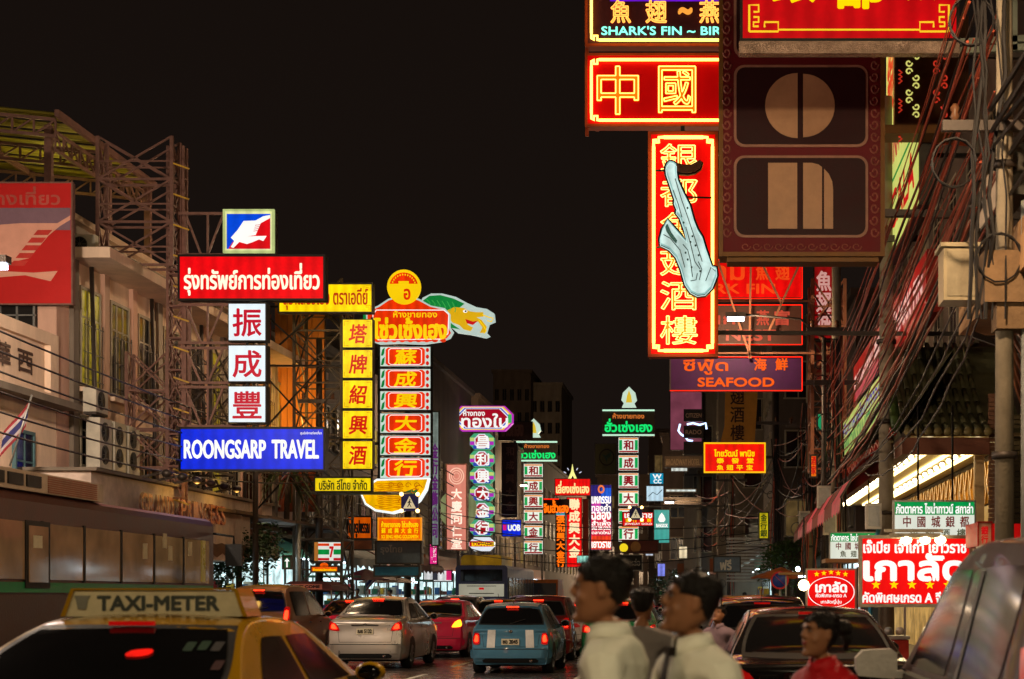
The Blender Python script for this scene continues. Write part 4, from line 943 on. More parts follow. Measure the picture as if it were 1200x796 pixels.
TS = thing('neon_saxophone', 'pale glass saxophone outlined in black, fixed in front of the red character board', 'sign', (P(800, 345, 33.6).x, 33.6, P(800, 345, 33.6).z))
cx = sum(p[0] for p in sax) / len(sax); cyy = sum(p[1] for p in sax) / len(sax)
poly(TS, TS, grow(sax, 2.6), 33.6, BLACKM, 0, .12, 'black_backing'); nb = poly(TS, TS, grow(neck, 1.6), 33.6, BLACKM, 0, .1, 'black_backing'); poly(TS, nb, neck, 33.6, mat('brown_mouthpiece', S(96, 60, 44), .3), .13, .05, 'mouthpiece')
body = poly(TS, TS, sax, 33.6, face(150, 195, 190, .9, .25), .13, .06, 'glass_body')
poly(TS, body, grow(sax, -1.5), 33.6, face(200, 228, 222, 1.0, .35), .192, .004, 'bright_core'); g = G(TS); g.tube([P(*q, 33.38) for q in sax + sax[:1]], .008, 5, False); g.build('edge_tube', glow('ice_neon', S(200, 230, 225), 1.1, 0), body)  # lighter inner polygon puts shading into the glass body
DK = mat('sax_detail', S(60, 90, 90), .4)
for x, y in ((205, 370), (225, 295), (250, 440), (266, 488), (240, 470), (215, 525), (282, 538), (290, 620), (246, 600), (226, 560)):
    oval(TS, body, *X(x, y), 1.1, 1.3, 33.6, DK, .2, .02, 10, 'key_pad')
for q in (((160, 130), (190, 230), (225, 330), (262, 440), (300, 560)), ((215, 380), (240, 470), (262, 560), (290, 600)), ((275, 620), (268, 655), (240, 660)), ((200, 470), (225, 500), (240, 560), (250, 640)), ((150, 190), (175, 260), (195, 330)), ((285, 655), (298, 600), (280, 560)), ((318, 660), (345, 590), (370, 610)), ((100, 420), (135, 440), (185, 500), (210, 590))):
    stroke(TS, body, [X(*p) for p in q], 1.1, 33.6, DK, .21, 'rod')
poly(TS, body, [X(*q) for q in ((108, 384), (122, 376), (142, 420), (172, 462), (166, 478), (138, 448), (116, 415))], 33.6, mat('bell_inside', S(70, 130, 135), .4), .195, .01, 'bell_opening')
arms(TS, [(P(768, 150 + 50, 33.9), P(790, 200, 33.6)), (P(835, 232, 33.9), P(805, 231, 33.6)), (P(770, 290, 33.9), P(785, 290, 33.6))], .03, BLACKM)
arms(T, [(P(800, 148, 34.2), P(800, 156, 34.2)), (P(841, 180, 34.2), Vector((6.1, 34.2, P(0, 180, 34).z))), (P(841, 390, 34.2), Vector((6.1, 34.2, P(0, 390, 34).z)))], .08)

# ---- brown unlit panel with half discs (D = 28)
D = 28.
MAR = mat('dark_maroon', S(92, 12, 20), .6, var=.12); TAN = mat('tan_acrylic', S(168, 132, 98), .45, var=.15); OLIVEB = mat('olive_border', S(110, 74, 26), .5)
T, f = signbox('maroon_panel', 'big unlit maroon lightbox with split tan discs inside rounded frames', (843, -120, 1036, 300), D, .6, MAR, OLIVEB, .06)
DKP = mat('near_black_maroon', S(40, 8, 10), .6); LN = mat('tan_line', S(150, 112, 92), .5)
def rrect(x0, y0, x1, y1, r, n=5):
    pts = []
    for cx, cy, a in ((x1 - r, y0 + r, 0), (x0 + r, y0 + r, 90), (x0 + r, y1 - r, 180), (x1 - r, y1 - r, 270)):
        for i in range(n + 1): t = R(a + 90 * i / n); pts.append((cx + r * math.cos(t), cy - r * math.sin(t)))
    return pts
for y0, y1 in ((77, 173), (183, 279), (-40, 68)):
    pr = poly(T, f, rrect(860, y0, 1017, y1, 12), D, LN, .014, .02, 'panel_frame'); poly(T, f, rrect(863, y0 + 3, 1014, y1 - 3, 10), D, DKP, .036, .01, 'dark_panel')
def halfdisc(cx, cy, r, sgn): return [(cx, cy - r)] + [(cx + sgn * r * math.sin(R(t)), cy - r * math.cos(R(t))) for t in range(10, 180, 10)] + [(cx, cy + r)]
poly(T, f, halfdisc(934.5, 125, 38, -1), D, TAN, .05, .012, 'half_disc'); poly(T, f, halfdisc(941, 125, 37, 1), D, TAN, .05, .012, 'half_disc')
poly(T, f, [(900, 192), (934, 192), (934, 269), (900, 269)], D, TAN, .05, .012, 'block_shape')
poly(T, f, [(941, 192), (951, 192), (959, 194), (963, 197), (963, 269), (941, 269)], D, TAN, .05, .012, 'block_shape'); poly(T, f, [(965.5, 199), (971, 205), (975, 214), (976, 224), (976, 269), (965.5, 269)], D, TAN, .05, .012, 'block_shape')
SCR = mat('faded_scroll', S(140, 84, 72), .5)
for xx in (852, 1025):
    for k in range(20):
        y = 6 + k * 14
        g = G(T); g.tube([P(xx + 5.2 * math.cos(t * .7) * (1 - t * .07) * (1 if k % 2 else -1), y + 6.6 * math.sin(t * .7) * (1 - t * .07), D - .02) for t in range(10)], .017, 4); g.build('scroll_ornament', SCR, f)
for k in range(11):
    x = 874 + k * 13
    g = G(T); g.tube([P(x + 6 * math.cos(t * .7) * (1 - t * .07), 289 + 5 * math.sin(t * .7) * (1 - t * .07), D - .02) for t in range(10)], .011, 4); g.build('scroll_ornament', SCR, f)
g = G(T); a = P(852, 306, D); b = P(1030, 299, D); g.box(a.x, D + .05, a.z, b.x, D + .5, b.z); g.bar(P(868, 300, D + .2), P(868, 306, D + .2), .12); g.build('bottom_ledge', OLIVEB)
arms(T, [(P(1036, 60, D + .3), Vector((6.1, D + .3, P(0, 60, D).z))), (P(1036, 250, D + .3), Vector((6.1, D + .3, P(0, 250, D).z)))], .12)

# ---- big red top board (D = 24)
D = 24.
T, f = signbox('red_fret_board', 'glossy red board with yellow key-fret corners at the very top', (868, -60, 1123, 48), D, .5, face(200, 6, 14, .85, .3), BLACKM, .03)
YF = ink(250, 205, 40, .95)
stroke(T, f, [(912, 35), (1078, 35)], 2.2, D, YF, .02, 'yellow_line')
for x0, u in ((878, 1), (1112, -1)):
    for q in ([(0, 37), (34, 37), (34, 26), (18, 26), (18, 32)], [(0, 37), (0, 6), (11, 6), (11, 14), (5, 14)], [(5, 20), (11, 20), (11, 26), (5, 26), (5, 31), (11, 31)]):
        stroke(T, f, [(x0 + a * u, b) for a, b in q], 2.4, D, YF, .02, 'key_fret', 4)
for c, b in (('銀', (905, -48, 955, 2)), ('都', (975, -46, 1035, 9)), ('城', (1050, -48, 1100, -1))): let(T, f, c, b, D, YELI, .06, 'character')
g = G(T); a = P(866, 64, D - .0); b = P(1124, 49, D); g.box(a.x, D - .06, a.z, b.x, D + .12, b.z - .01); g.build('clear_soffit', mat('crinkled_sheet', S(196, 170, 150), .12, .7, .4, 5, .9))
arms(T, [(P(1124, 50, D + .2), P(1200, 46, D + .2)), (P(1124, 60, D + .2), P(1200, 56, D + .2)), (P(1188, -50, D + .2), P(1188, 60, D + .2)), (P(1200, 60, D + .2), Vector((6.1, D + .2, P(0, 60, D).z)))], .09, mat('green_grey_steel', S(120, 128, 116), .45, .4))

# ---- boards parallel to the street on the right
def sideboard(name, label, X, y0, y1, z0, z1, fm, rimm=HOUSING, dep=.25):
    T = thing(name, label, 'sign', (X, y0, z0))
    g = G(T); g.box(X, y0, z0, X + dep, y1, z1); g.build('housing', rimm)
    g = G(T); g.box(X - .02, y0 + .04, z0 + .04, X - .003, y1 - .04, z1 - .04); f = g.build('face', fm)
    return T, f
def sidelet(T, par, t, box, X, m, bold=.03, name='lettering', **k):
    """box = (y_far, z0, y_near, z1): reads from the far end? the viewer in the road sees Y grow to the left"""
    g = G(T); text(g, t, (0, box[1], box[2] - box[0], box[3]), 0, bold, tip=lambda a, b, d: (X - .03 - d, box[2] - a, b), **k); return g.build(name, m, par)
T, f = sideboard('theatre_board', 'tall pale yellow lightbox along the street behind the fret board', 3.62, 29.9, 35.4, 8.45, 13.5, face(205, 212, 110, .95, .12))
sidelet(T, f, 'SCALA', (30.4, 8.9, 35.0, 9.6), 3.62, REDI, .03); sidelet(T, f, 'CHINA TOWN', (30.4, 10.2, 35.0, 10.8), 3.62, ink(190, 40, 50, .8), .03); sidelet(T, f, '銀都魚翅', (30.4, 11.3, 35.0, 12.6), 3.62, REDI, .03)
g = G(T); g.box(3.59, 30.2, 9.85, 3.6, 35.2, 9.9); g.build('green_line', GRN, f)
T, f = sideboard('china_town_board', 'long yellow-green lightbox with purple letters hung along the tiled eave', 3.6, 35.8, 47, 5.35, 6.35, face(196, 210, 110, .8, .2), mat('green_trim', S(60, 80, 40)))
sidelet(T, f, 'ภัตตาคารไชน่าทาวน์', (36.1, 5.9, 46.6, 6.25), 3.6, ink(70, 40, 170, .8), .04); sidelet(T, f, 'CHINATOWN SCALA RESTAURANT', (36.1, 5.45, 46.6, 5.8), 3.6, ink(20, 130, 70, .8), .04)
T, f = sideboard('red_side_sign', 'long red sloping board with white characters high over the eave', 3.9, 31, 47, 6.75, 7.9, face(190, 28, 24, .6, .4), mat('red_trim', S(150, 40, 30)))
sidelet(T, f, 'ฮะเฮงหูฉลาม 海鮮酒樓 SHARK FIN', (31.5, 6.95, 46.5, 7.7), 3.9, ink(240, 190, 180, .8), .05)
T, f = sideboard('pink_side_sign', 'short pink lit board edge under the long red sloping board', 3.7, 38, 44, 6.55, 6.95, face(210, 80, 90, .7, .3))
T, f = sideboard('light_strip_panel', 'upper lit white advertising panel on the concrete ledge beside the pole', 3.5, 20.2, 22.3, 6.35, 6.95, face(200, 160, 120, .8, .5))
T, f = sideboard('light_strip_panel', 'lower dim white advertising panel on the concrete ledge', 3.5, 22.5, 24.2, 5.95, 6.5, face(150, 115, 80, .5, .5))

# ---- ornament panel (D = 29.4)
D = 29.4
T, f = signbox('scroll_panel', 'brown fascia box with red and yellow cut-out scrolls beside the yellow theatre board', (1049, 20, 1134, 148), D, .3, mat('brown_panel', S(86, 54, 22), .5), mat('brown_panel', S(86, 54, 22)))
cols = [(ink(215, 210, 110, .9)), ink(200, 50, 30, .8)]
for k in range(4):
    for j, (x, fl) in enumerate(((1064, 1), (1075, -1), (1096, 1), (1108, -1))):
        y = 45 + k * 34 + (17 if j % 2 else 0)
        if y > 142: continue
        for s in (-1, 1):
            g = G(T); g.tube([P(x + fl * (1 + 4.2 * math.cos(t * .75) * (1 - t * .08)), y + s * (5 - 4.4 * math.sin(t * .75) * (1 - t * .08)), D - .02) for t in range(9)], .014, 4); g.build('scroll_cutout', cols[0 if j < 2 else 1], f)
    for s in range(3):
        g = G(T); y = 48 + k * 34 + s * 5; g.tube([P(1053, y, D - .02), P(1057, y + 3, D - .02), P(1053, y + 6, D - .02)], .014, 4); g.build('scroll_cutout', cols[1], f)
g = G(T); a = P(1036, 160, D); b = P(1125, 150, D); g.box(a.x, D - .2, a.z, b.x, D + .4, b.z); g.build('ledge', OLIVEB)

# ---- restaurant hanging signs and chestnut stall boards
def ctsign(px, D, label):
    T, f = signbox('hanging_sign', label, px, D, .2, face(220, 226, 212, .95, .06), GALV, .02, group='hanging green and white restaurant boards')
    x0, y0, x1, y1 = px; w = x1 - x0; h = y1 - y0
    plate(T, f, (x0 + .5, y0 + .5, x1 - .5, y0 + h * .3), D, face(0, 150, 70, .9), .014, .004, 'green_band'); plate(T, f, (x0 + .5, y1 - h * .14, x1 - .5, y1 - .5), D, face(30, 50, 150, .8), .014, .004, 'blue_band')
    let(T, f, 'ภัตตาคาร ไชน่าทาวน์ สกาล่า', (x0 + w * .03, y0 + h * .05, x1 - w * .03, y0 + h * .27), D - .004, WHITEI, .05)
    let(T, f, '中國城銀都', (x0 + w * .12, y0 + h * .33, x1 - w * .08, y0 + h * .56), D, ink(120, 40, 30, .7), .04, gap=.55); let(T, f, '魚翅酒樓', (x0 + w * .2, y0 + h * .6, x1 - w * .12, y0 + h * .8), D, ink(90, 90, 60, .7), .04, gap=.7)
    let(T, f, 'CHINA TOWN SCALA RESTAURANT', (x0 + w * .04, y1 - h * .12, x1 - w * .04, y1 - h * .035), D - .004, WHITEI, .03)
    for fx in (.3, .72): g = G(T); xx = P(x0 + w * fx, y0, D + .1); g.tube([xx, (xx.x, xx.y, 4.9)], .02, 6); g.build('hanger', BLACKM)
ctsign((1047, 587, 1143, 642), 29.5, 'nearer hanging green and white restaurant board under the lit ceiling')
ctsign((972, 624, 1036, 660), 40, 'farther hanging green and white restaurant board behind the small red board')
D = 27.
ALU = mat('aluminium_frame', S(150, 140, 124), .35, .7)
T, f = signbox('chestnut_sign', 'large red lightbox with white Thai letters and yellow stars at the chestnut stall', (1007, 628, 1139, 711), D, .22, face(232, 12, 12, 1.05, .1), ALU, .045, rimm=ALU)
let(T, f, 'เจ๊เปีย เจ้าเก่า เยาวราช', (1012, 633, 1132, 648), D, WHITEI, .06); let(T, f, 'เกาลัด', (1013, 650, 1130, 680), D, WHITEI, .09)
def star(cx, cy, r): return [(cx + (r if i % 2 == 0 else r * .42) * math.sin(R(36 * i)), cy - (r if i % 2 == 0 else r * .42) * math.cos(R(36 * i))) for i in range(10)]
for k in range(6): poly(T, f, star(1026.5 + k * 21, 685.5, 5.6), D, YELI, .016, .01, 'star')
let(T, f, 'คัดพิเศษเกรด A จีน', (1011, 694, 1110, 706), D, WHITEI, .07)
g = G(T); a = P(1060, 632, D - .35)
g.bar(P(1036, 622, D - .3), P(1105, 622, D - .3), .05); g.box(P(1040, 0, D).x, D - .4, P(0, 631, D).z, P(1098, 0, D).x, D - .3, P(0, 626, D).z); g.build('lamp_arm', ALU)
for xx in (1062, 1084, 1102):
    g = G(T); c = P(xx, 633, D - .36); g.ell(c, (.09, .07, .07), 10, 6); g.build('spot_bulb', glow('bulb_warm', S(255, 230, 170), 30, 0, 1, True))
for xx in (1010, 1136): g = G(T); q = P(xx, 711, D + .1); g.tube([(q.x, q.y, q.z), (q.x, q.y, .1)], .03, 6); g.build('leg', ALU)
D = 30.
T, f = signbox('chestnut_sign', 'smaller red lightbox with a white oval between two rows of yellow stars', (945, 667, 1003, 722), D, .18, face(228, 12, 12, 1.05, .1), ALU, .02)
oval(T, f, 974, 694, 27.5, 18, D, WHITEI, .016, .008, 36, 'oval_line', inner=.965)
let(T, f, 'เกาลัด', (956, 682, 992, 694), D, WHITEI, .09); let(T, f, 'คัดพิเศษ-เกรด A', (956, 695.5, 992, 700), D, WHITEI, .05); let(T, f, 'เกาลัดญี่ปุ่น', (962, 702, 986, 708.5), D, WHITEI, .05)
for k in range(5):
    poly(T, f, star(957 + k * 8.4, 673 - 1.2 * (2 - abs(k - 2)), 3.4), D, YELI, .016, .008, 'star'); poly(T, f, star(957 + k * 8.4, 714 + 1.0 * (2 - abs(k - 2)), 3.2), D, YELI, .016, .008, 'star')
g = G(T); q = P(974, 722, D + .1); g.tube([(q.x, q.y, q.z), (q.x, q.y, .1)], .03, 6); g.build('leg', ALU)
T = thing('bright_bulb', 'glaring white bulb at the edge of the smaller chestnut board', 'lamp', P(942, 686, 30))
g = G(T, True); g.ell((0, 0, 0), (.1, .1, .1), 10, 6); b = g.build('bulb', glow('bulb_warm', S(255, 230, 170), 30, 0, 1, True), T)
g = G(T, True); g.tube([(0, 0, .1), (0, 0, 1.2)], .015, 5); g.build('cord', WIRE, T)
T, f = signbox('red_corner_sign', 'red box sign with pale side letters beside the dark red van', (1146, 612, 1162, 640), 24.9, 1.2, mat('pale_side', S(205, 150, 120)), mat('red_box', S(180, 20, 16)), .01)
let(T, f, '銀行', (1150, 617, 1158, 637), 24.9, REDI, .05, vert=True)
g = G(T); a = P(1162, 640, 25); b = P(1205, 614, 25); g.box(a.x, 24.95, a.z, b.x, 26, b.z); g.build('red_wing', face(190, 14, 12, .7))

for px_, c_, lb_ in (((786, 543, 806, 553), (215, 225, 220), 'white lit shop panel on the dim fascia beside the watch boards'), ((780, 573, 816, 577), (200, 215, 215), 'long thin white light strip over the faint second fascia'), ((676, 651, 690, 660), (150, 220, 205), 'small teal-white lit board low beside the red column'), ((756, 640, 766, 652), (190, 200, 220), 'tiny pale lit board in the far street under the teal banner'), ((770, 660, 780, 676), (120, 130, 230), 'small violet lit board above the far traffic'), ((795, 640, 806, 655), (220, 205, 170), 'small cream lit panel beside the slim poles')):
    signbox('small_sign', lb_, px_, 93 if px_[0] > 700 else 128, .15, face(*c_, .95, .5))
# ---- unseen boards added behind the viewer for fill light and reflections
def back_board(name, label, x0, x1, z0, z1, y, c, t, c2):
    T = thing(name, label, 'sign', ((x0 + x1) / 2, y, z0))
    g = G(T); g.box(x0, y - .3, z0, x1, y, z1); g.build('housing', HOUSING)
    g = G(T); g.box(x0 + .04, y + .002, z0 + .04, x1 - .04, y + .016, z1 - .04); f = g.build('face', face(*c))
    v = (z1 - z0) > (x1 - x0) * 1.5; n = len(t)
    for k, ch in enumerate(t if v else [t]):
        h = (z1 - z0) / n; b = (0, z1 - (k + .85) * h, x1 - x0 - .3, z1 - (k + .15) * h) if v else (0, z0 + .15, x1 - x0 - .3, z1 - .15)
        g = G(T); text(g, ch, b, 0, .03, tip=lambda a, b_, d: (x1 - .15 - a, y + .02 + d, b_)); g.build('lettering', ink(*c2), f)
    g = G(T); s_ = -14 if x0 < -5 else 6; xe = x0 if x0 < -5 else x1
    for z in (z0 + .2, z1 - .2): g.bar((xe, y - .15, z), (s_, y - .15, z), .07)
    g.build('bracket', DSTEEL)
for a in (('column_sign', 'red character column behind the viewer on the far kerb, seen only in reflections', -11.8, -10.6, 3.2, 9.4, -9, (235, 20, 10, 1.1), '金行興大和', (250, 210, 40)),
          ('board_sign', 'yellow board behind the viewer above the far kerb, seen only in reflections', -12.6, -9.2, 9.8, 11.4, -12, (245, 200, 20, 1.1), '大金行', (200, 20, 10)),
          ('column_sign', 'green and white character column behind the viewer, seen only in reflections', -10.8, -9.8, 4, 9.5, -24, (120, 225, 160, 1.1), '酒樓金行', (150, 20, 20)),
          ('board_sign', 'white board behind the viewer near the restaurant kerb, seen only in reflections', 1.2, 4.8, 5.6, 7.0, -16, (225, 225, 205, 1.1), 'YAOWARAT', (20, 60, 190)),
          ('column_sign', 'orange character column behind the viewer on the near kerb, seen only in reflections', 2.6, 3.8, 3.6, 9.2, -26, (250, 110, 10, 1.1), '燕窩魚翅', (255, 235, 120)),
          ('board_sign', 'blue board behind the viewer over the far kerb, seen only in reflections', -12.4, -8.8, 2.8, 4.3, -30, (20, 60, 225, 1.1), 'TRAVEL', (245, 245, 245))): back_board(*a)
# ================================================================ right side near: restaurant building, tiled eave, lit ceiling
T = thing('restaurant_building', 'restaurant building with dark upper wall behind the cables and tiled eave', 'building', (6, 30, 0))
g = G(T); g.box(6.05, 34.2, 0, 16, 61.8, 13.5); g.build('wall', DARKW)
facade_windows(T, 6.05, -1, [36.5 + 3 * k for k in range(8)], [(7.4, 9.2), (10.3, 12.0)], 1.4, FRAMEM, rnd_glass(.1, 0, 77))
g = G(T); g.box(4.2, 61.7, 0, 4.6, 62, 13); g.build('pier', DARKW)
T = thing('brick_shophouse', 'near shophouse with brown brick corner and a closed roller shutter', 'building', (6, 20, 0))
g = G(T); g.box(6.0, 2, 0, 16, 34.0, 14); g.build('wall', DARKW)
SHUT = mat('shutter_slat', S(84, 76, 52), .5, .4, .2, 3)
g = G(T); g.box(5.55, 33.0, .2, 6.0, 33.9, 5.0); g.build('shutter_box', DSTEEL)
k = 0; z = .3
while z < 5.0:
    g = G(T); g.box(5.6, 32.9 - .02, z, 5.99, 32.98, z + .085); g.build('shutter_slat', SHUT); z += .1
BRK = mat('brown_brick', S(128, 92, 68), .8, 0, .3, 3)
proto = None; z = .3; r_ = 0
while z < 5.4:
    g = None
    if proto is None:
        g = G(local=True); g.box(0, 0, 0, .21, .1, .075); proto = g.build('brick', BRK, T); b = proto
    else: b = link_copy(proto, T)
    b.location = (5.3 - 6 + (.01 if r_ % 2 else 0), 32.75 - 20, z); z += .085; r_ += 1
facade_windows(T, 6.0, -1, [22 + 3 * k for k in range(4)], [(7.2, 9.0), (10.4, 12.2)], 1.5)
# portico fronting the pavement
T = thing('portico', 'restaurant portico with curved green-tiled roof, brown fascia and lit ceiling', 'portico', (4.5, 33, 0))
FAS = mat('brown_fascia2', S(104, 62, 44), .5); TILE = mat('green_black_tile', S(84, 84, 60), .35, 0, .35, 4)
y0 = 32.6
g = G(T); g.box(3.62, y0, 4.3, 5.3, y0 + .18, 4.62); g.build('fascia', FAS)
g = G(T); g.box(3.62, y0 + .2, 4.3, 3.8, 58, 4.62); g.build('fascia', FAS)
g = G(T); g.box(3.82, y0 + .2, 4.66, 6.0, 58, 4.74); g.build('ceiling', mat('ivory_ceiling', S(225, 205, 150), .4))
# roof slope with separate tile ribs and end caps
nR, nC = 7, 9
for c in range(nC):
    x = 3.72 + c * .19
    for r in range(nR):
        t0 = r / nR; t1 = (r + 1) / nR
        f_ = lambda t: (y0 - .12 + 3.2 * t, 4.72 + 2.1 * t ** 1.35)
        a = f_(t0); b = f_(t1)
        if c == 0 and r == 0: pass
        g = G(T); g.tube([(x, a[0], a[1] + .05), (x, b[0], b[1] + .03)], [.062, .052], 6); g.build('roof_tile', TILE)
    g = G(T); g.lathe([(.001, -.16), (.075, -.16), (.08, -.08)], (x, y0, 4.72), 'y', 12); g.build('end_tile', mat('olive_end_tile', S(110, 100, 62), .4))
g = G(T); n = 8; vs = []
for i in range(n + 1):
    t = i / n; vs += [(3.62, y0 - .1 + 3.2 * t, 4.7 + 2.1 * t ** 1.35), (6.0, y0 - .1 + 3.2 * t, 4.7 + 2.1 * t ** 1.35)]
g.add(vs, [(2 * i, 2 * i + 1, 2 * i + 3, 2 * i + 2) for i in range(n)]); g.build('roof_bed', TILE)
# street-side slope (seen edge-on) with red scalloped edge
g = G(T); n = 20; vs = []
for i in range(n + 1):
    y = y0 + 25 * i / n; vs += [(3.56, y, 4.75), (4.6, y, 6.3), (4.6, y, 6.2), (3.6, y, 4.66)]
fs = []
for i in range(n):
    for k in range(4): fs.append((4 * i + k, 4 * i + (k + 1) % 4, 4 * i + 4 + (k + 1) % 4, 4 * i + 4 + k))
g.add(vs, fs); g.build('side_slope', TILE)
RSC = mat('red_scallop', S(150, 44, 22), .4)
for k in range(26):
    g = G(T); y = y0 + .3 + k * .95; g.tube([(3.5, y, 4.72), (3.5, y + .45, 4.86), (3.5, y + .9, 4.72)], .05, 5); g.build('scallop', RSC)
g = G(T); g.tube([(3.5, y0 - .1, 4.8), (3.55, y0 + 1.2, 5.6), (3.65, y0 + 2.4, 6.6), (3.75, y0 + 3.1, 7.3)], [.1, .09, .08, .1], 8); g.build('curved_ridge', mat('green_glaze', S(56, 74, 36), .3))
for x in (5.15,):
    g = G(T); g.box(x - .09, y0 + .3, .14, x + .09, y0 + .5, 4.3); g.build('post', mat('cream_post', S(190, 160, 110), .5))
# ceiling strips and bulbs
BULB = glow('bulb_warm', S(255, 230, 170), 30, 0, 1, True)
STRIP = glow('warm_strip_tube', S(255, 225, 150), 4.5, .1, 1, True)
g0 = None
for k in range(4):
    x = 4.0 + k * .5
    g = G(T); g.box(x, 33.2, 4.6, x + .07, 57, 4.65); g.build('strip_light', STRIP)
for k in range(22):
    for x in (4.25, 5.2):
        if g0 is None:
            g = G(local=True); g.ell((0, 0, 0), (.06, .06, .06), 8, 5); g0 = g.build('bulb', glow('bulb_small', S(255, 232, 180), 9, 0, 1), T); b = g0
        else: b = link_copy(g0, T)
        b.location = (x - 4.5, 33.4 + k * 1.05 - 33, 4.56)
GOLDF = mat('gold_fret', S(190, 140, 50), .3, .6, .4, 8)
for k in range(30):
    g = G(T); y = 33.3 + k * .8; g.box(5.95, y, 3.6, 6.0, y + .62, 4.5); g.bar((5.93, y, 3.6), (5.93, y + .6, 4.5), .04); g.bar((5.93, y + .6, 3.6), (5.93, y, 4.5), .04); g.build('gold_panel', GOLDF)
g = G(T); g.box(5.96, 33.1, .14, 6.02, 57, 3.55); g.build('shop_glass', glow('amber_shopfront', S(210, 165, 90), .8, .55, 1.6, True))
ld = bpy.data.lights.new('ceiling_glow', 'AREA'); ld.energy = 260; ld.color = (1, .8, .45); ld.shape = 'RECTANGLE'; ld.size = 1.6; ld.size_y = 20
lo = bpy.data.objects.new('ceiling_glow', ld); COL.objects.link(lo); lo.location = (4.9, 44, 4.5)
# cloth awning
T = thing('pink_awning', 'pink and maroon cloth awning with a drooping frill along the pavement', 'awning', (3.2, 36, 0))
AWN = mat('pink_awning_cloth', S(220, 84, 110), .6, 0, .3, 2.5, .3); AWD = mat('maroon_awning', S(130, 50, 44), .7, 0, .3, 2.5)
for s in range(8):                      # cloth bays between ribs
    ya = 35.5 + s * 2.5; g = G(T); n = 6; vs = []
    for i in range(n + 1):
        y = ya + 2.5 * i / n; sag = .08 * math.sin(math.pi * i / n)
        vs += [(3.62, y, 4.62), (2.9, y, 4.05 - sag), (2.66, y, 3.65 - sag), (2.64, y, 3.38 - .08 * (i % 2))]
    g.add(vs, [(4 * i + k, 4 * i + k + 1, 4 * i + 5 + k, 4 * i + 4 + k) for i in range(n) for k in range(3)]); g.build('awning_bay', AWN if s % 2 == 0 else AWD)
    g = G(T); g.tube([(3.62, ya, 4.6), (2.9, ya, 4.03), (2.66, ya, 3.63)], .025, 5); g.build('awning_rib', DSTEEL)

# concrete ledge, pole, telecom cabinet
BRKT = mat('bracket_concrete', S(120, 96, 70), .85, 0, .4, 3, .4)
T = thing('concrete_ledge', 'stained concrete ledge slab along the near shophouse at the upper edge', 'ledge', (4, 20, 5.5))
LED = mat('stained_concrete', S(176, 138, 98), .85, 0, .4, 1.5, .4)
g = G(T); g.box(3.55, 12, 5.35, 6.0, 24.6, 5.75); g.build('slab', LED)
g = G(T); g.box(3.6, 12, 5.75, 3.75, 24.6, 6.0); g.build('upstand', LED)
for y in (14.5, 18, 21, 24.2):
    g = G(T); g.bar((3.7, y, 5.3), (5.9, y, 4.5), .08); g.build('strut', DSTEEL)
def pole(x, y, h, label, name='utility_pole', m=WOODPOLE, arms_=((9, 1.6),), r=.17):
    T = thing(name, label, 'pole', (x, y, 0), group='poles carrying the cables')
    g = G(T); g.tube([(x, y, 0), (x, y, h)], [r, r * .7], 10); g.build('shaft', m)
    for z, wdt in arms_:
        g = G(T); g.box(x - wdt / 2, y - .2, z, x + wdt / 2, y - .1, z + .12); g.build('crossarm', DSTEEL)
        for k in range(3): g = G(T); g.lathe([(.03, 0), (.06, .05), (.04, .1), (.06, .15), (.02, .2)], (x - wdt / 2 + .15 + k * (wdt - .3) / 2, y - .15, z + .12), 'z', 8); g.build('insulator', mat('brown_ceramic', S(90, 60, 40), .2))
    g = G(T)
    for z in (3.2, 5.0, 6.6): g.lathe([(r + .02, 0), (r + .03, .0), (r + .03, .08), (r + .02, .08)], (x, y, z), 'z', 10)
    g.build('band', DSTEEL)
    return T
T = pole(3.42, 20, 12.5, r=.12, label='thick pale concrete utility pole behind the van, with coiled cables', arms_=((7.0, 1.5), (9.2, 1.8)))
g = G(T); g.tube([(3.68, 19.9, 0), (3.68, 19.9, 6.2)], .085, 10); g.build('grey_conduit', mat('grey_pvc', S(120, 124, 122), .4))
g = G(T); g.box(3.15, 19.75, 5.0, 4.4, 20.3, 5.6); g.box(3.3, 19.8, 4.7, 3.9, 20.2, 5.0); g.build('concrete_bracket', BRKT)
for k, (x, y, h, lb) in enumerate(((3.45, 33.9, 11.5, 'ochre-lit square post rising beside the red chestnut boards'), (3.3, 45.5, 11, 'pole wrapped in cables in front of the seafood boards'), (3.25, 57, 11, 'pole standing past the restaurant portico with meter boxes'), (2.6, 70, 10.5, 'dark pole at the bend beside the street tree'), (.9, 84, 10, 'slim pole beside the framed building'), (-.8, 100, 10, 'farther slim pole near the teal banner'))):
    pole(x, y, h, lb, arms_=((7.2, 1.6), (8.6, 1.6)) if k else ((8.6, 1.4),), m=WOODPOLE if k != 3 else DSTEEL)
pole(-12.1, 52.5, 9.5, 'dark pole on the kerb among the shop awnings under the wine boards', m=DSTEEL, arms_=((7.5, 1.2),), r=.13)
pole(-12.15, 68, 9.5, 'dark pole on the kerb past the orange gold-shop board', m=DSTEEL, arms_=((7.5, 1.2),), r=.16)
T = thing('telecom_cabinet', 'pale grey steel cabinet with an orange-lit side hung among the cables', 'cabinet', (3.1, 21, 5.2))
g = G(T); g.box(2.83, 20.9, 5.22, 3.26, 21.4, 5.86); g.build('case', mat('cabinet_grey', S(172, 158, 128), .5, .2, .12, 2))
g = G(T); g.box(2.79, 20.86, 5.87, 3.3, 21.44, 5.92); g.build('lid', mat('cabinet_grey', S(172, 158, 128)))
g = G(T); g.box(2.87, 20.885, 5.27, 3.22, 20.897, 5.82); d = g.build('door', mat('cabinet_grey2', S(160, 148, 122), .45, .2)); g = G(T); g.box(3.17, 20.87, 5.5, 3.19, 20.884, 5.62); g.build('handle', DSTEEL, d)
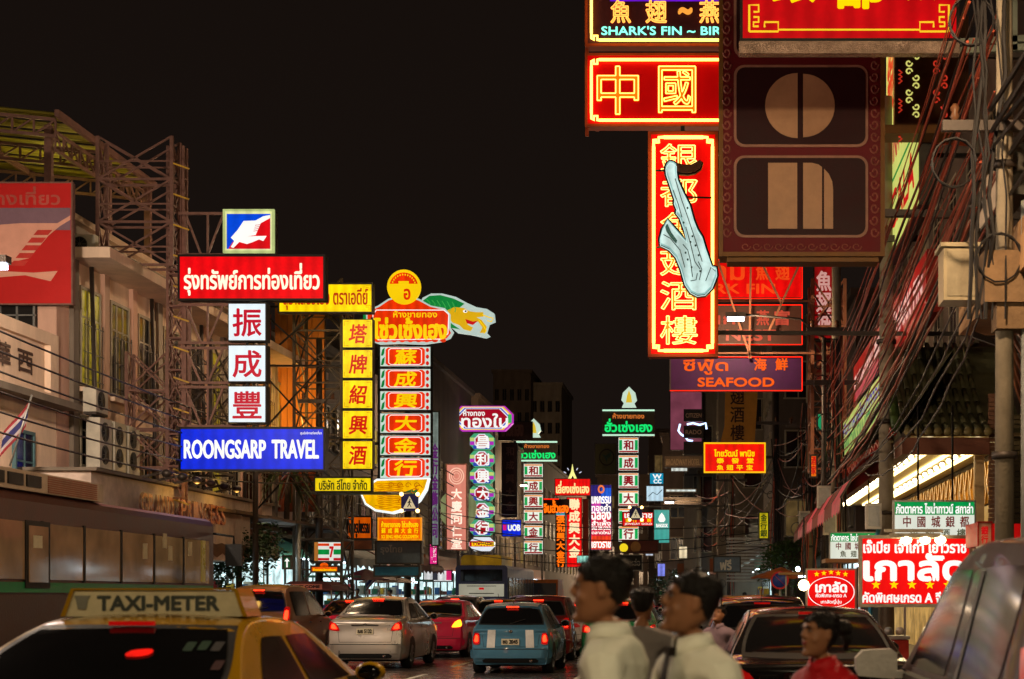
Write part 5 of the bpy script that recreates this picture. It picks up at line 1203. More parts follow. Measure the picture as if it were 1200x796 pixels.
T = thing('blue_downpipe', 'bright blue plastic downpipe strapped to the square post', 'pipe', (3.1, 34, 0))
g = G(T); g.tube([(3.12, 33.7, .1), (3.12, 33.7, 2.6), (3.25, 33.7, 2.8), (3.3, 33.7, 3.0)], .045, 8); g.build('pipe', mat('blue_pvc', S(70, 150, 180), .4))
T = thing('meter_box', 'small pale meter box on the pole by the chestnut boards', 'box', (3.2, 33.5, 3)); g = G(T); g.box(3.0, 33.3, 2.9, 3.3, 33.6, 3.4); g.build('case', ACWHITE); g = G(T); g.box(3.04, 33.285, 2.95, 3.26, 33.297, 3.35); g.build('door', GALV)
for k, (x, y, z, lb) in enumerate(((2.95, 45.2, 3.9, 'pale meter box high on the cable-wrapped pole'), (3.1, 45.2, 3.2, 'second meter box lower on the cable-wrapped pole'), (3.05, 56.7, 3.8, 'meter box on the pole past the portico'))):
    T = thing('meter_box', lb, 'box', (x, y, z)); g = G(T); g.box(x - .18, y - .15, z, x + .18, y + .1, z + .6); g.build('case', ACWHITE); g = G(T); g.box(x - .14, y - .165, z + .06, x + .14, y - .152, z + .54); g.build('door', GALV)

# ================================================================ cables
CRED = mat('red_lit_cable', S(150, 66, 44), .45, 0, .2)  # red sign light put into the cable colour
rc = random.Random(5)
def cable(T, p, q, sag, r, m=WIRE, n=12, name='cable', jit=0.):
    p = Vector(p); q = Vector(q); pts = []
    for i in range(n + 1):
        t = i / n; v = p.lerp(q, t); v.z -= sag * 4 * t * (1 - t)
        if jit and 0 < i < n: v += Vector((rc.uniform(-jit, jit), 0, rc.uniform(-jit, jit)))
        pts.append(v)
    g = G(T); g.tube(pts, r, 5); return g.build(name, m)
def bundle(label, spans, name='cable_bundle'):
    T = thing(name, label, 'cables', spans[0][0])
    for s in spans: cable(T, *s)
    return T
sp = []
for k in range(30):
    x = 3.15 + rc.uniform(-.25, .35); z = rc.uniform(6.3, 8.9)
    sp.append(((x, 20, z), (3.3 + rc.uniform(-.3, .3), 45.4, z - 1.3 + rc.uniform(-.4, .4)), .1 + rc.random() * .4, rc.choice((.008, .012, .02)), rc.choice((WIRE, CRED, CRED)), 14, 'cable', .02))
bundle('thick fan of cables running from the near concrete pole to the cable-wrapped pole', sp)
sp = []
for k in range(6):
    z = rc.uniform(5.0, 6.2); sp.append(((3.2 + rc.uniform(-.2, .2), 20, z + 1), (3.25 + rc.uniform(-.2, .2), 45.4, z - .6), .3 + rc.random() * .5, rc.choice((.016, .028, .02)), rc.choice((WIRE, WIRE, CRED)), 14, 'cable', .03))
bundle('sagging lower cable bundle in front of the tiled portico', sp)
sp = [((3.42 + rc.uniform(-.2, .2), 19.8, 6.5 + rc.uniform(-.3, .8)), (3.4 + rc.uniform(-.3, .2), 2, 7.5 + rc.uniform(-.5, 1)), .4, rc.choice((.02, .03)), WIRE) for k in range(9)]
bundle('cables passing overhead from the concrete pole toward the viewer', sp)
for a, b, n, z, lb in ((45.4, 57, 10, 6.2, 'cables from the cable-wrapped pole to the pole past the portico'), (57, 70, 10, 6.0, 'cables from the pole past the portico to the dark bend pole'), (70, 84, 9, 5.8, 'cables from the dark bend pole to the slim pole'), (84, 100, 8, 5.8, 'cables between the two slim far poles')):
    xa = {45.4: 3.3, 57: 3.25, 70: 2.6, 84: .9}[a]; xb = {57: 3.25, 70: 2.6, 84: .9, 100: -.8}[b]
    bundle(lb, [((xa + rc.uniform(-.3, .3), a, z + rc.uniform(-1.2, 2)), (xb + rc.uniform(-.3, .3), b, z + rc.uniform(-1.2, 2)), .2 + rc.random() * .5, rc.choice((.016, .024, .012)), rc.choice((WIRE, CRED))) for _ in range(n)])
# thicket down each pole
def thicket(x, y, z0, z1, n, label):
    T = thing('cable_tangle', label, 'cables', (x, y, z0))
    for k in range(n):
        pts = []; xx = x + rc.uniform(-.2, .2)
        for i in range(9):
            t = i / 8; pts.append((xx + rc.uniform(-.05, .05) + .12 * math.sin(t * 3 + k), y - .25 + rc.uniform(-.05, .05), z0 + (z1 - z0) * t))
        g = G(T); g.tube(pts, rc.choice((.012, .018, .026)), 5); g.build('cable', (rc.choice((WIRE, WIRE, CRED)) if y > 30 else WIRE))
    for k in range(n // 2):
        cx = x + rc.uniform(-.45, .15); cz = rc.uniform(z0 + .5, z1); rr = rc.uniform(.1, .26)
        g = G(T); g.tube([(cx + rr * math.cos(t * .5), y - .32 + t * .004, cz + rr * 1.1 * math.sin(t * .5)) for t in range(26)], .012, 5); g.build('coil', WIRE)
    return T
thicket(3.2, 20, 4.8, 8.6, 7, 'tangle of coiled black cables on the near concrete pole')
thicket(3.2, 45.4, 2.2, 8.4, 14, 'vertical cable tangle on the pole before the seafood boards')
thicket(3.2, 57, 2.2, 8.0, 12, 'cable tangle on the pole past the portico')
thicket(2.6, 70, 1.8, 8.0, 12, 'cable tangle around the dark bend pole')
thicket(.9, 84, 1.5, 7.5, 8, 'cable tangle on the slim pole beside the framed building')
bundle('orange-lit cable loops swinging out beside the roller shutter', [((3.5, 20.2, 4.9 - .12 * k), (5.4, 24, 6.1 - .2 * k), .7 + .15 * k, .028, mat('orange_lit_cable', S(150, 96, 66), .4)) for k in range(5)])  # orange light put into the colour of the loops
bundle('long loose cables looping from the near pole across to the awning', [((3.3, 20.3, 5.6 - .2 * k), (3.0, 33.5, 4.3 - .15 * k), .4 + .15 * k, .014, WIRE, 14, 'cable', .03) for k in range(3)])
# left cables over the coach
bundle('thin cables sagging across the cream building above the coach', [((-12.1, 14, 5.3 + .28 * k), (-12.1, 52.4, 5.1 + .2 * k), .9 - .1 * k, .02, WIRE) for k in range(6)])
bundle('thin cables along the kerb past the wine boards', [((-12.1, 52.5, 4.7 + .4 * k), (-12.15, 68, 4.7 + .4 * k), .4, .022, WIRE) for k in range(6)])
bundle('cables continuing along the left kerb into the distance', [((-12.15, 68, 4.7 + .5 * k), (-12.1, 110, 4.5 + .6 * k), .7, .028, WIRE) for k in range(7)])
bundle('wires crossing the street in front of the pink column', [((-12.1, 72, 5.2 - .5 * k), (2.6, 70, 4.6 - .3 * k), .5 + .1 * k, .018, WIRE, 20) for k in range(4)])

# ================================================================ street lamps
LAMPG = glow('lamp_lens', S(255, 236, 205), 14, 0, 1)
COOLG = glow('cool_lamp_lens', S(225, 236, 255), 12, 0, 1)
def lamp(x, y, z, dx, label, e=900, col=(1, .68, .38), cool=False, ph=None):
    T = thing('street_lamp', label, 'street lamp', (x, y, 0), group='street lamps along the kerbs')
    g = G(T); g.tube([(x, y, 0), (x, y, z - .5)], [.09, .06], 8); g.build('pole', DSTEEL)
    g = G(T); g.tube([(x, y, z - .5), (x + dx * .3, y, z + .0), (x + dx, y, z + .12)], .035, 6); g.build('arm', DSTEEL)
    g = G(T); X_ = x + dx; g.box(min(X_, X_ + .55 * (1 if dx > 0 else -1)), y - .12, z + .05, max(X_, X_ + .55 * (1 if dx > 0 else -1)), y + .12, z + .17); hd = g.build('head', DSTEEL)
    u = 1 if dx > 0 else -1
    g = G(T); g.box(min(X_ + .05 * u, X_ + .5 * u), y - .1, z - .04, max(X_ + .05 * u, X_ + .5 * u), y + .1, z + .045); g.build('lens', COOLG if cool else LAMPG, hd)
    ld = bpy.data.lights.new('lamp_light', 'POINT'); ld.energy = e * 1.15; ld.color = col; ld.shadow_soft_size = .2
    lo = bpy.data.objects.new('lamp_light', ld); COL.objects.link(lo); lo.location = (X_ + .28 * u, y, z - .06)
    return T
WARM = (1, .68, .40)
lamp(-12.4, 28, 7.0, .3, 'street lamp with a bright head at the left edge beside the hoarding', 3600, (1, .78, .6), True)
lamp(-12.05, 45, 9.85, .9, 'added street lamp hidden behind the red travel board', 1500, WARM)  # added for its light, kept out of sight behind the travel board
lamp(-12.6, 73, 9.0, .35, 'street lamp with a long bright head beside the gold-shop column', 1800, WARM, True)
lamp(-13.3, 115, 9.0, .3, 'far street lamp before the green neon column', 2500, WARM)
lamp(3.55, 16, 8.6, -1.5, 'street lamp above the concrete utility pole outside the top edge', 3000, WARM)
lamp(3.0, 46, 9.05, -2.1, 'street lamp head glowing in front of the unlit brown dish board', 800, WARM, True)
lamp(.3, 90, 6.5, -2.3, 'street lamp on a long arm near the teal banner', 1000, WARM, True)
lamp(-2.5, 125, 7, -1.2, 'far street lamp at the bend', 2500, WARM)
lamp(-12.05, 18, 8.5, .9, 'street lamp over the parked coach beyond the left edge', 2600, (1, .78, .6))
lamp(-12.05, -6, 8, 1.2, 'street lamp behind the viewer across the road', 1800, WARM)
lamp(3.1, -4, 8, -1.2, 'street lamp just behind the viewer on the near kerb', 3900, (1, .82, .5))

# ================================================================ left ground floor: shops, awnings, stalls, tree
COOLS = glow('cool_shop_interior', S(190, 218, 218), 1.7, .6, 2.2, True)
WARMS = glow('warm_shop_interior', S(225, 190, 130), .9, .6, 2.0, True)
TUBEC = glow('cool_fluorescent_tube', S(225, 245, 255), 9, 0, 1, True)
def shop(y0, y1, X, label, interior, fas, sgn=1, z=3.3, aw=None, frill=True, seed=0):
    """one shopfront: lit opening with posts, shelves of goods, fascia, tube light, awning"""
    T = thing('shopfront', label, 'shop', (X, y0, 0))
    r = random.Random(seed + int(y0)); s = sgn
    g = G(T); g.box(min(X, X + .06 * s), y0 + .1, .3, max(X, X + .06 * s), y1 - .1, z - .5); op = g.build('lit_interior', interior)
    for k in range(int((y1 - y0) / 2.2) + 1):
        y = y0 + .1 + k * 2.2
        g = G(T); g.box(X + .07 * s, y - .04, .15, X + .13 * s, y + .04, z - .5); g.build('mullion', DSTEEL)
    for k in range(3):
        g = G(T); g.box(X + .07 * s, y0 + .2, .5 + k * .55, X + .35 * s, y1 - .2, .54 + k * .55); sh = g.build('shelf', GALV)
        for j in range(int((y1 - y0) / .45)):
            if r.random() < .25: continue
            y = y0 + .3 + j * .45; h = r.uniform(.15, .4); w_ = r.uniform(.12, .32)
            c = r.choice(((160, 40, 40), (50, 90, 140), (190, 180, 160), (40, 100, 70), (190, 150, 50), (90, 60, 50)))
            g = G(T); g.box(X + .1 * s, y, .545 + k * .55, X + .33 * s, y + w_, .545 + k * .55 + h); g.build('goods_box', mat('goods_%d_%d' % (c[0], c[1]), S(*c), .5), sh)
    g = G(T); g.box(X + .0, y0, z - .45, X + .45 * s, y1, z + .25); g.build('fascia', fas)
    g = G(T); g.box(X + .5 * s, y0 + .3, z - .52, X + .56 * s, y1 - .3, z - .47); g.build('tube_light', TUBEC)
    if aw:
        g = G(T); n = max(4, int((y1 - y0) * 2)); vs = []
        for i in range(n + 1):
            y = y0 + (y1 - y0) * i / n; vs += [(X + .1 * s, y, z + .3), (X + 1.4 * s, y, z - .35 - .05 * (i % 2)), (X + 1.42 * s, y, z - .62 - .12 * (i % 2))]
        g.add(vs, [(3 * i + k, 3 * i + k + 1, 3 * i + 4 + k, 3 * i + 3 + k) for i in range(n) for k in range(2)]); g.build('awning', aw)
    return T
AWG = mat('grey_awning_cloth', S(120, 124, 110), .6, 0, .3, 3); AWT = mat('teal_awning_cloth', S(48, 84, 84), .6, 0, .3, 3); AWB = mat('brown_awning', S(92, 68, 50), .6)
FG = mat('green_fascia', S(60, 100, 70), .5); FB = mat('brown_fascia', S(120, 66, 34), .6)
shop(42.8, 46.4, -14, 'white-lit shopfront behind the street tree', COOLS, mat('teal_frame', S(60, 110, 110), .4), aw=AWB)
shop(46.6, 49.6, -14, 'bright pharmacy front with green fascia beside the arrow sign', COOLS, FG, aw=AWG)
shop(49.8, 53, -14, 'bright convenience shopfront under the striped fascia', COOLS, FB)
shop(53.2, 58, -14, 'shopfront under a scalloped pale green awning', COOLS, FG, aw=AWT)
shop(58.5, 66, -14, 'shopfront under the grey-blue bank fascia', COOLS, mat('fascia_blue', S(68, 82, 92)), aw=AWT)
shop(66.5, 80, -14, 'white-lit clothing shopfront past the bank fascia', COOLS, FB, aw=AWB)
shop(80.5, 100, -14, 'dazzling white shopfronts beside the bus', COOLS, FB)
shop(60, 70, 5.2, 'cool-lit market shopfront at the start of the bend', COOLS, FB, -1, aw=AWT)
shop(75, 88, 2.6, 'cool-lit food shop with green trim near the no-parking sign', COOLS, FG, -1, aw=AWG)
shop(90, 102, .3, 'dim shopfront below the framed building', WARMS, FB, -1)
shop(104, 122, -1.7, 'blue-white lit shopfront near the far bend', COOLS, FB, -1)
shop(125, 158, -3.6, 'far lit shopfronts where the street bends', WARMS, FB, -1)
shop(104, 138, -14, 'far row of lit shopfronts beyond the bus', WARMS, FB)
T = thing('canopy_ledge', 'dark metal canopy ledge over the shopfronts left of the wine boards', 'canopy', (-13, 43, 3.6))
for k in range(10):
    g = G(T); y = 42.5 + k * 1.6; g.box(-14, y, 3.72 + .02 * (k % 2), -12.3, y + 1.55, 3.8 + .02 * (k % 2)); g.build('canopy_sheet', mat('rusty_sheet', S(96, 78, 60), .6, .3, .4, 3))
def pink_sign(): pass
T, f = signbox('pink_shop_sign', 'magenta lit shop sign on the left pavement beside the bus', (503, 637, 513, 662), 76, .2, face(225, 40, 130, 1.0)); let(T, f, 'โปรโมชั่น', (505, 640, 511, 659), 76, WHITEI, .06, vert=True)
T, f = signbox('white_shop_sign', 'white lit shop board low beside the bus rear', (496, 668, 530, 682), 80, .2, face(215, 215, 215, 1.1, .4)); plate(T, f, (507, 670, 513, 680), 80, face(60, 60, 70, .6), .016); plate(T, f, (523, 669, 529, 680), 80, face(220, 40, 110, .9), .016)

def flag(x, y, z, label, w_=.55, h_=.36):
    T = thing('flag', label, 'flag', (x, y, z))
    g = G(T); g.tube([(x, y, z), (x + .42, y, z + 1.35)], .018, 6); g.build('staff', GALV)
    for i, (c, a, b) in enumerate((((110, 26, 34), 0, 1 / 6), ((140, 130, 130), 1 / 6, 2 / 6), ((30, 30, 76), 2 / 6, 4 / 6), ((140, 130, 130), 4 / 6, 5 / 6), ((110, 26, 34), 5 / 6, 1))):
        g = G(T); vs = []; n = 6
        for j in range(n + 1):
            t = j / n
            for q in (a, b):
                vs.append((x + .38 - t * w_ * .6 - q * h_ * .15, y + .05 * math.sin(t * 5), z + 1.25 - q * h_ - t * w_ * .75))
        g.add(vs, [(2 * j, 2 * j + 1, 2 * j + 3, 2 * j + 2) for j in range(n)]); g.build('flag_stripe', mat('flag_%d' % i, S(*c), .7))
flag(-13.3, 32.3, 4.05, 'drooping striped flag on a slanted staff beside the cream building window', .8, .5)
flag(-12.5, 49.5, 4.4, 'dark furled flag hanging near the palm by the rust red wall')
flag(-12.4, 62, 1.6, 'tall red and blue feather flag at the stalls', .9, .5)

# ---- vegetation
LEAFM = mat('dark_leaf', (.02, .045, .018), .5, 0, .5, 9); LEAF2 = mat('olive_leaf', (.05, .07, .02), .5, 0, .5, 9); BARK = mat('bark', S(70, 56, 42), .9, 0, .4, 6, .5)
def tree(x, y, h, rx, rz_, n, label, m=LEAFM, name='street_tree', seed=1, lean=0., ls=.16):
    r = random.Random(seed); T = thing(name, label, 'tree', (x, y, 0))
    zc = h - rz_
    g = G(T); g.tube([(x, y, 0), (x + lean * .4, y, zc * .6), (x + lean, y, zc)], [.13, .1, .07], 8); tr = g.build('trunk', BARK)
    g = G(T)
    tips = []
    for k in range(9):
        a = r.uniform(0, 6.28); e = r.uniform(-.3, 1.1); d = Vector((math.cos(a) * math.cos(e) * rx, math.sin(a) * math.cos(e) * rx * .8, math.sin(e) * rz_)) * .75
        b = Vector((x + lean, y, zc)); tips.append(b + d); g.tube([b - Vector((0, 0, .3)), b + d * .5 + Vector((0, 0, .1)), b + d], [.05, .03, .012], 5)
    g.build('limbs', BARK, tr)
    g = G(T); cl = [(Vector((x + lean, y, zc)) + Vector((r.gauss(0, .5) * rx, r.gauss(0, .45) * rx, r.gauss(0, .5) * rz_)), r.uniform(.25, .5) * rx) for _ in range(16)] + [(t, .35 * rx) for t in tips]
    for i in range(n):
        c, cr = r.choice(cl); v = Vector((r.gauss(0, 1), r.gauss(0, 1), r.gauss(0, 1))).normalized() * cr * r.uniform(.5, 1)
        p = c + v; a = Vector((r.uniform(-1, 1), r.uniform(-1, 1), r.uniform(-.8, .3))).normalized(); b = a.cross(Vector((r.uniform(-1, 1), r.uniform(-1, 1), 1))).normalized()
        s = ls * r.uniform(.6, 1.2)
        g.add([p, p + a * s * .5 + b * s * .28, p + a * s, p + a * s * .5 - b * s * .28], [(0, 1, 2, 3)])
    g.build('crown', m)
    return T
tree(-12.9, 46.5, 3.5, 1.25, .85, 2600, 'dark leafy street tree at the coach front under the canopy ledge', seed=3)
tree(3.0, 66, 3.9, 1.0, .95, 2600, 'leafy green street tree on the right pavement before the cool-lit stalls', mat('green_leaf', (.05, .09, .02), .5, 0, .5, 9), seed=5)
tree(-2.5, 110, 3.4, 1.6, 1.3, 1500, 'low bush-like tree at the far bend behind the two men', seed=8, ls=.22)
def palm(x, y, z0, h, label):
    T = thing('palm', label, 'plant', (x, y, z0)); r = random.Random(2)
    g = G(T); g.tube([(x, y, z0), (x + .05, y, z0 + h)], [.09, .06], 7); g.build('trunk', BARK)
    for k in range(34):
        a = r.uniform(0, 6.28); L = r.uniform(.5, 1.1); up = r.uniform(-.2, .9); pts = [Vector((x, y, z0 + h * r.uniform(.6, 1)))]
        for i in range(1, 6): t = i / 5; pts.append(pts[0] + Vector((math.cos(a) * L * t, math.sin(a) * L * t * .6, up * t - .9 * t * t)))
        g = G(T); vs = []
        for i, p in enumerate(pts): ww = .05 * math.sin(math.pi * (i + .3) / 6) + .006; s_ = Vector((-math.sin(a), math.cos(a), 0)) * ww; vs += [p - s_, p + s_]
        g.add(vs, [(2 * i, 2 * i + 1, 2 * i + 3, 2 * i + 2) for i in range(5)]); g.build('frond', LEAF2)
palm(-12.6, 50.5, 3.85, 1.9, 'spiky dark palm growing on the canopy ledge by the rust red wall')

# ---- stalls and umbrellas
def umbrella(x, y, z, rr, m, label):
    T = thing('market_umbrella', label, 'umbrella', (x, y, 0)); n = 8
    g = G(T); g.tube([(x, y, 0), (x, y, z)], .025, 6); g.build('pole', GALV)
    for k in range(n):
        a0 = 2 * math.pi * k / n; a1 = 2 * math.pi * (k + 1) / n
        g = G(T); g.add([(x, y, z), (x + rr * math.cos(a0), y + rr * math.sin(a0), z - .38), (x + rr * math.cos((a0 + a1) / 2) * .96, y + rr * math.sin((a0 + a1) / 2) * .96, z - .42), (x + rr * math.cos(a1), y + rr * math.sin(a1), z - .38)], [(0, 1, 2), (0, 2, 3)]); g.build('canopy_panel', m)
umbrella(-12.2, 60, 2.55, 1.2, mat('maroon_canvas', S(110, 34, 34), .6), 'maroon market umbrella on the pavement before the bank shopfront')
umbrella(-12.6, 66, 2.5, 1.1, mat('tan_canvas', S(150, 110, 80), .6), 'tan market umbrella beyond the maroon one')
umbrella(2.4, 60, 2.6, 1.1, mat('orange_canvas', S(180, 100, 50), .6), 'orange-brown market umbrella by the no-parking sign')
def stall(x, y, label, top, seed):
    T = thing('food_stall', label, 'stall', (x, y, 0)); r = random.Random(seed)
    g = G(T); g.box(x - .7, y - .4, .8, x + .7, y + .4, .86); g.build('counter', GALV)
    g = G(T); g.box(x - .68, y - .38, .1, x + .68, y + .38, .79); g.build('cabinet', mat('stall_red', S(150, 40, 30), .4))
    for sx in (-.65, .65):
        g = G(T); g.bar((x + sx, y, .86), (x + sx, y, 2.2), .04); g.build('post', GALV)
    g = G(T); g.box(x - .85, y - .55, 2.2, x + .85, y + .55, 2.27); g.build('roof', top)
    for k in range(6):
        g = G(T); a = x - .55 + k * .22; g.lathe([(.001, 0), (.07, .01), (.08, .08), (.06, .14), (.001, .15)], (a, y - .15 + .1 * (k % 2), .87), 'z', 10); g.build('bowl', r.choice((GALV, mat('goods_190_180', S(190, 180, 160)), mat('goods_190_150', S(190, 150, 50)))))
    g = G(T); g.bar((x - .3, y - .3, 2.15), (x + .3, y - .3, 2.15), .05); g.build('tube_light', TUBEC)
stall(2.9, 31.5, 'chestnut stall with bowls below the large red chestnut board', mat('stall_roof', S(130, 100, 60)), 1)
stall(2.8, 50, 'food stall with a lit counter beyond the black cars', mat('stall_roof', S(130, 100, 60)), 2)
stall(-12.7, 57, 'left pavement stall glowing white beside the maroon umbrella', mat('stall_roof2', S(70, 110, 90)), 3)
stall(-12.7, 72, 'left pavement stall near the bus rear', mat('stall_roof2', S(70, 110, 90)), 4)
for k in range(7):
    T = thing('hanging_bulb', ('first bare bulb of the row over the right food stalls', 'second bare bulb from the tree over the food stalls', 'third bare bulb over the food stalls', 'fourth bare bulb over the food stalls', 'fifth bare bulb over the food stalls', 'bare bulb over the maroon umbrella', 'bare bulb by the white-lit clothing shop')[k], 'bulb', ((2.9, 58 + k * 4, 2.5 - .1 * (k % 2)) if k < 5 else (-12.3, 58 + (k - 5) * 12, 2.2)))
    g = G(T, True); g.ell((0, 0, 0), (.08, .08, .09), 8, 6); g.build('bulb', glow('bulb_cool', S(230, 245, 255), 16, 0, 1), T); g = G(T, True); g.tube([(0, 0, .09), (0, 0, .8)], .01, 4); g.build('cord', WIRE, T)
T = thing('no_parking_sign', 'round blue no-parking sign with red rim on the right pavement', 'road sign', (2.2, 56, 0))
g = G(T); g.tube([(2.2, 56, 0), (2.2, 56, 2.4)], .03, 6); g.build('pole', GALV)
g = G(T); g.lathe([(.001, -.03), (.3, -.03), (.3, 0)], (2.2, 55.95, 2.1), 'y', 24); g.build('disc', mat('sign_blue', S(40, 60, 140), .4)); g = G(T); g.lathe([(.24, -.045), (.3, -.045)], (2.2, 55.95, 2.1), 'y', 24); g.bar((2.0, 55.9, 2.3), (2.4, 55.9, 1.9), .06, .01); g.build('red_rim', mat('sign_red', S(170, 30, 30), .4))
T = thing('traffic_light', 'twin amber signal lamps glowing at the street centre', 'traffic light', (-6.2, 118, 0))
g = G(T); g.tube([(-6.2, 118, 0), (-6.2, 118, 4)], .06, 6); g.build('pole', DSTEEL); g = G(T); g.box(-6.7, 117.9, 3.8, -5.7, 118, 4.2); g.build('housing', BLACKM)
for s in (-.3, .3): g = G(T); g.ell((-6.2 + s, 117.85, 4), (.14, .06, .14), 10, 6); g.build('amber_lens', glow('amber_signal', S(255, 170, 40), 8, 0))
T = thing('lit_lamp', 'far amber lamp glowing above the traffic left of the red columns', 'street lamp', (-16, 160, 0)); g = G(T); g.tube([(-16, 160, 0), (-16, 160, 4.6)], .06, 6); g.build('pole', DSTEEL); g = G(T); g.ell((-16, 160, 4.6), (.35, .2, .3), 10, 6); g.build('lamp', glow('amber_lamp2', S(255, 215, 130), 7, 0))
# cross-street clutter right, far
T = thing('shutter_steps', 'stack of horizontal vent louvres on the dark building right of the red board', 'vent', (1.6, 73.9, 3)); 
for k in range(14): g = G(T); g.box(.6, 73.8, 2.2 + k * .14, 2.5, 74.0, 2.28 + k * .14); g.build('louvre', GALV)
lamp(-20, 215, 9, .3, 'added far lamp lighting the tower blocks', 60000, WARM)  # this lamp and the next two are added to light the distant blocks
lamp(-7, 205, 9, .3, 'added far lamp lighting the broad distant block', 40000, WARM)
lamp(-24, 175, 13, .3, 'added far lamp lighting the stepped building', 9000, WARM)
T, f = signbox('yellow_side_sign', 'glowing yellow board with green letters behind the cables by the right tree', (889, 600, 901, 632), 64, .2, face(205, 190, 20, .8, .5)); let(T, f, '金行銀', (891, 603, 899, 629), 64, mat('green_char', S(30, 90, 40)), .05, vert=True)
T, f = signbox('orange_side_sign', 'small orange lit board low between the cable poles', (949, 533, 958, 560), 47, .2, face(240, 120, 10, 1., .4)); let(T, f, '酒家', (950.5, 535, 956.5, 556), 47, REDI, .05, vert=True)
T, f = signbox('green_side_sign', 'tiny green lit board above the small orange one', (957, 484, 967, 505), 46.5, .2, face(30, 170, 110, .8, .4))
T, f = signbox('red_side_board', 'dull red hanging board behind the gantry by the cables', (955, 400, 976, 450), 51, .2, mat('dull_red_board', S(150, 50, 44), .5))
T, f = signbox('dark_red_column', 'red vertical board with white letters far behind the gantry', (953, 305, 978, 398), 54, .2, face(170, 20, 20, .6, .4)); let(T, f, '魚翅城', (957, 318, 974, 390), 54, ink(220, 160, 150, .8), .05, vert=True)
# ================================================================ vehicles (heading away: rear at local y = 0)
def paint(key, c, metal=.15, rough=.5):
    m = mat('paint_' + key, c, rough, metal, .05, 2, 0, .9); b = m.node_tree.nodes['Principled BSDF']; b.inputs['Specular IOR Level'].default_value = .1; b.inputs['Coat Roughness'].default_value = .03
    return m
CARGLASS = mat('car_glass', S(14, 14, 15), .03, 0, .2, 1, 0); CARGLASS.node_tree.nodes['Principled BSDF'].inputs['Specular IOR Level'].default_value = .3; TYRE = mat('tyre_rubber', S(20, 20, 20), .8); RIM = mat('alloy_rim', S(150, 150, 152), .3, .9, .1)
CHROME = mat('chrome', S(200, 200, 200), .12, 1., .05, 3, 0); TAILR = glow('lit_tail_lamp', S(255, 36, 14), 9, .3, 9, True, S(120, 5, 5)); TAILD = glow('dim_tail_lamp', S(190, 10, 8), .55, .4, 9, False, S(120, 5, 5)); CLEARL = mat('clear_lamp', S(190, 180, 170), .15, .3)
AMBERL = glow('amber_tail_lamp', S(255, 130, 20), 6, .2, 9, True); PLATEM = mat('number_plate', S(200, 190, 160), .5); BUMP = mat('black_trim', S(22, 22, 22), .55)
SPEC = {
 # stations (y, ztop, topwidth factor), belt height, W, L, wheel ys, wheel r
 'sedan': dict(W=1.70, L=4.4, belt=.98, st=[(0, .93, .86), (.06, .99, .88), (.25, 1.03, .88), (.62, 1.04, .86), (.80, 1.09, .8), (1.42, 1.43, .66), (2.0, 1.475, .67), (2.7, 1.43, .68), (3.05, 1.28, .74), (3.45, 1.04, .84), (3.9, .92, .86), (4.25, .78, .84), (4.4, .62, .8)], wy=(.95, 3.55), r=.31, rear=(3, 5), fr=(7, 9)),
 'hatch': dict(W=1.66, L=3.65, belt=.93, st=[(0, .84, .88), (.04, .90, .88), (.1, .94, .86), (.16, .99, .83), (.22, 1.06, .8), (.42, 1.36, .70), (.75, 1.41, .69), (1.5, 1.42, .70), (1.95, 1.38, .71), (2.45, 1.0, .84), (2.9, .95, .86), (3.45, .82, .84), (3.65, .6, .8)], wy=(.62, 3.0), r=.30, rear=(3, 5), fr=(8, 9)),
 'mpv': dict(W=1.78, L=4.6, belt=1.05, st=[(0, .95, .9), (.04, 1.02, .9), (.08, 1.1, .87), (.14, 1.2, .84), (.22, 1.32, .8), (.42, 1.72, .70), (.8, 1.83, .70), (2.0, 1.86, .71), (2.75, 1.76, .72), (3.65, 1.15, .85), (4.1, 1.03, .86), (4.45, .85, .84), (4.6, .62, .8)], wy=(.85, 3.7), r=.34, rear=(3, 5), fr=(8, 9)),
 'suv': dict(W=1.74, L=4.4, belt=1.0, st=[(0, .92, .9), (.04, 1.0, .9), (.08, 1.05, .88), (.12, 1.1, .85), (.2, 1.18, .82), (.5, 1.48, .70), (.9, 1.56, .70), (1.8, 1.58, .71), (2.4, 1.52, .72), (3.1, 1.1, .85), (3.8, 1.0, .86), (4.2, .85, .84), (4.4, .62, .8)], wy=(.8, 3.5), r=.34, rear=(3, 5), fr=(8, 9)),
}
_BODY = {}
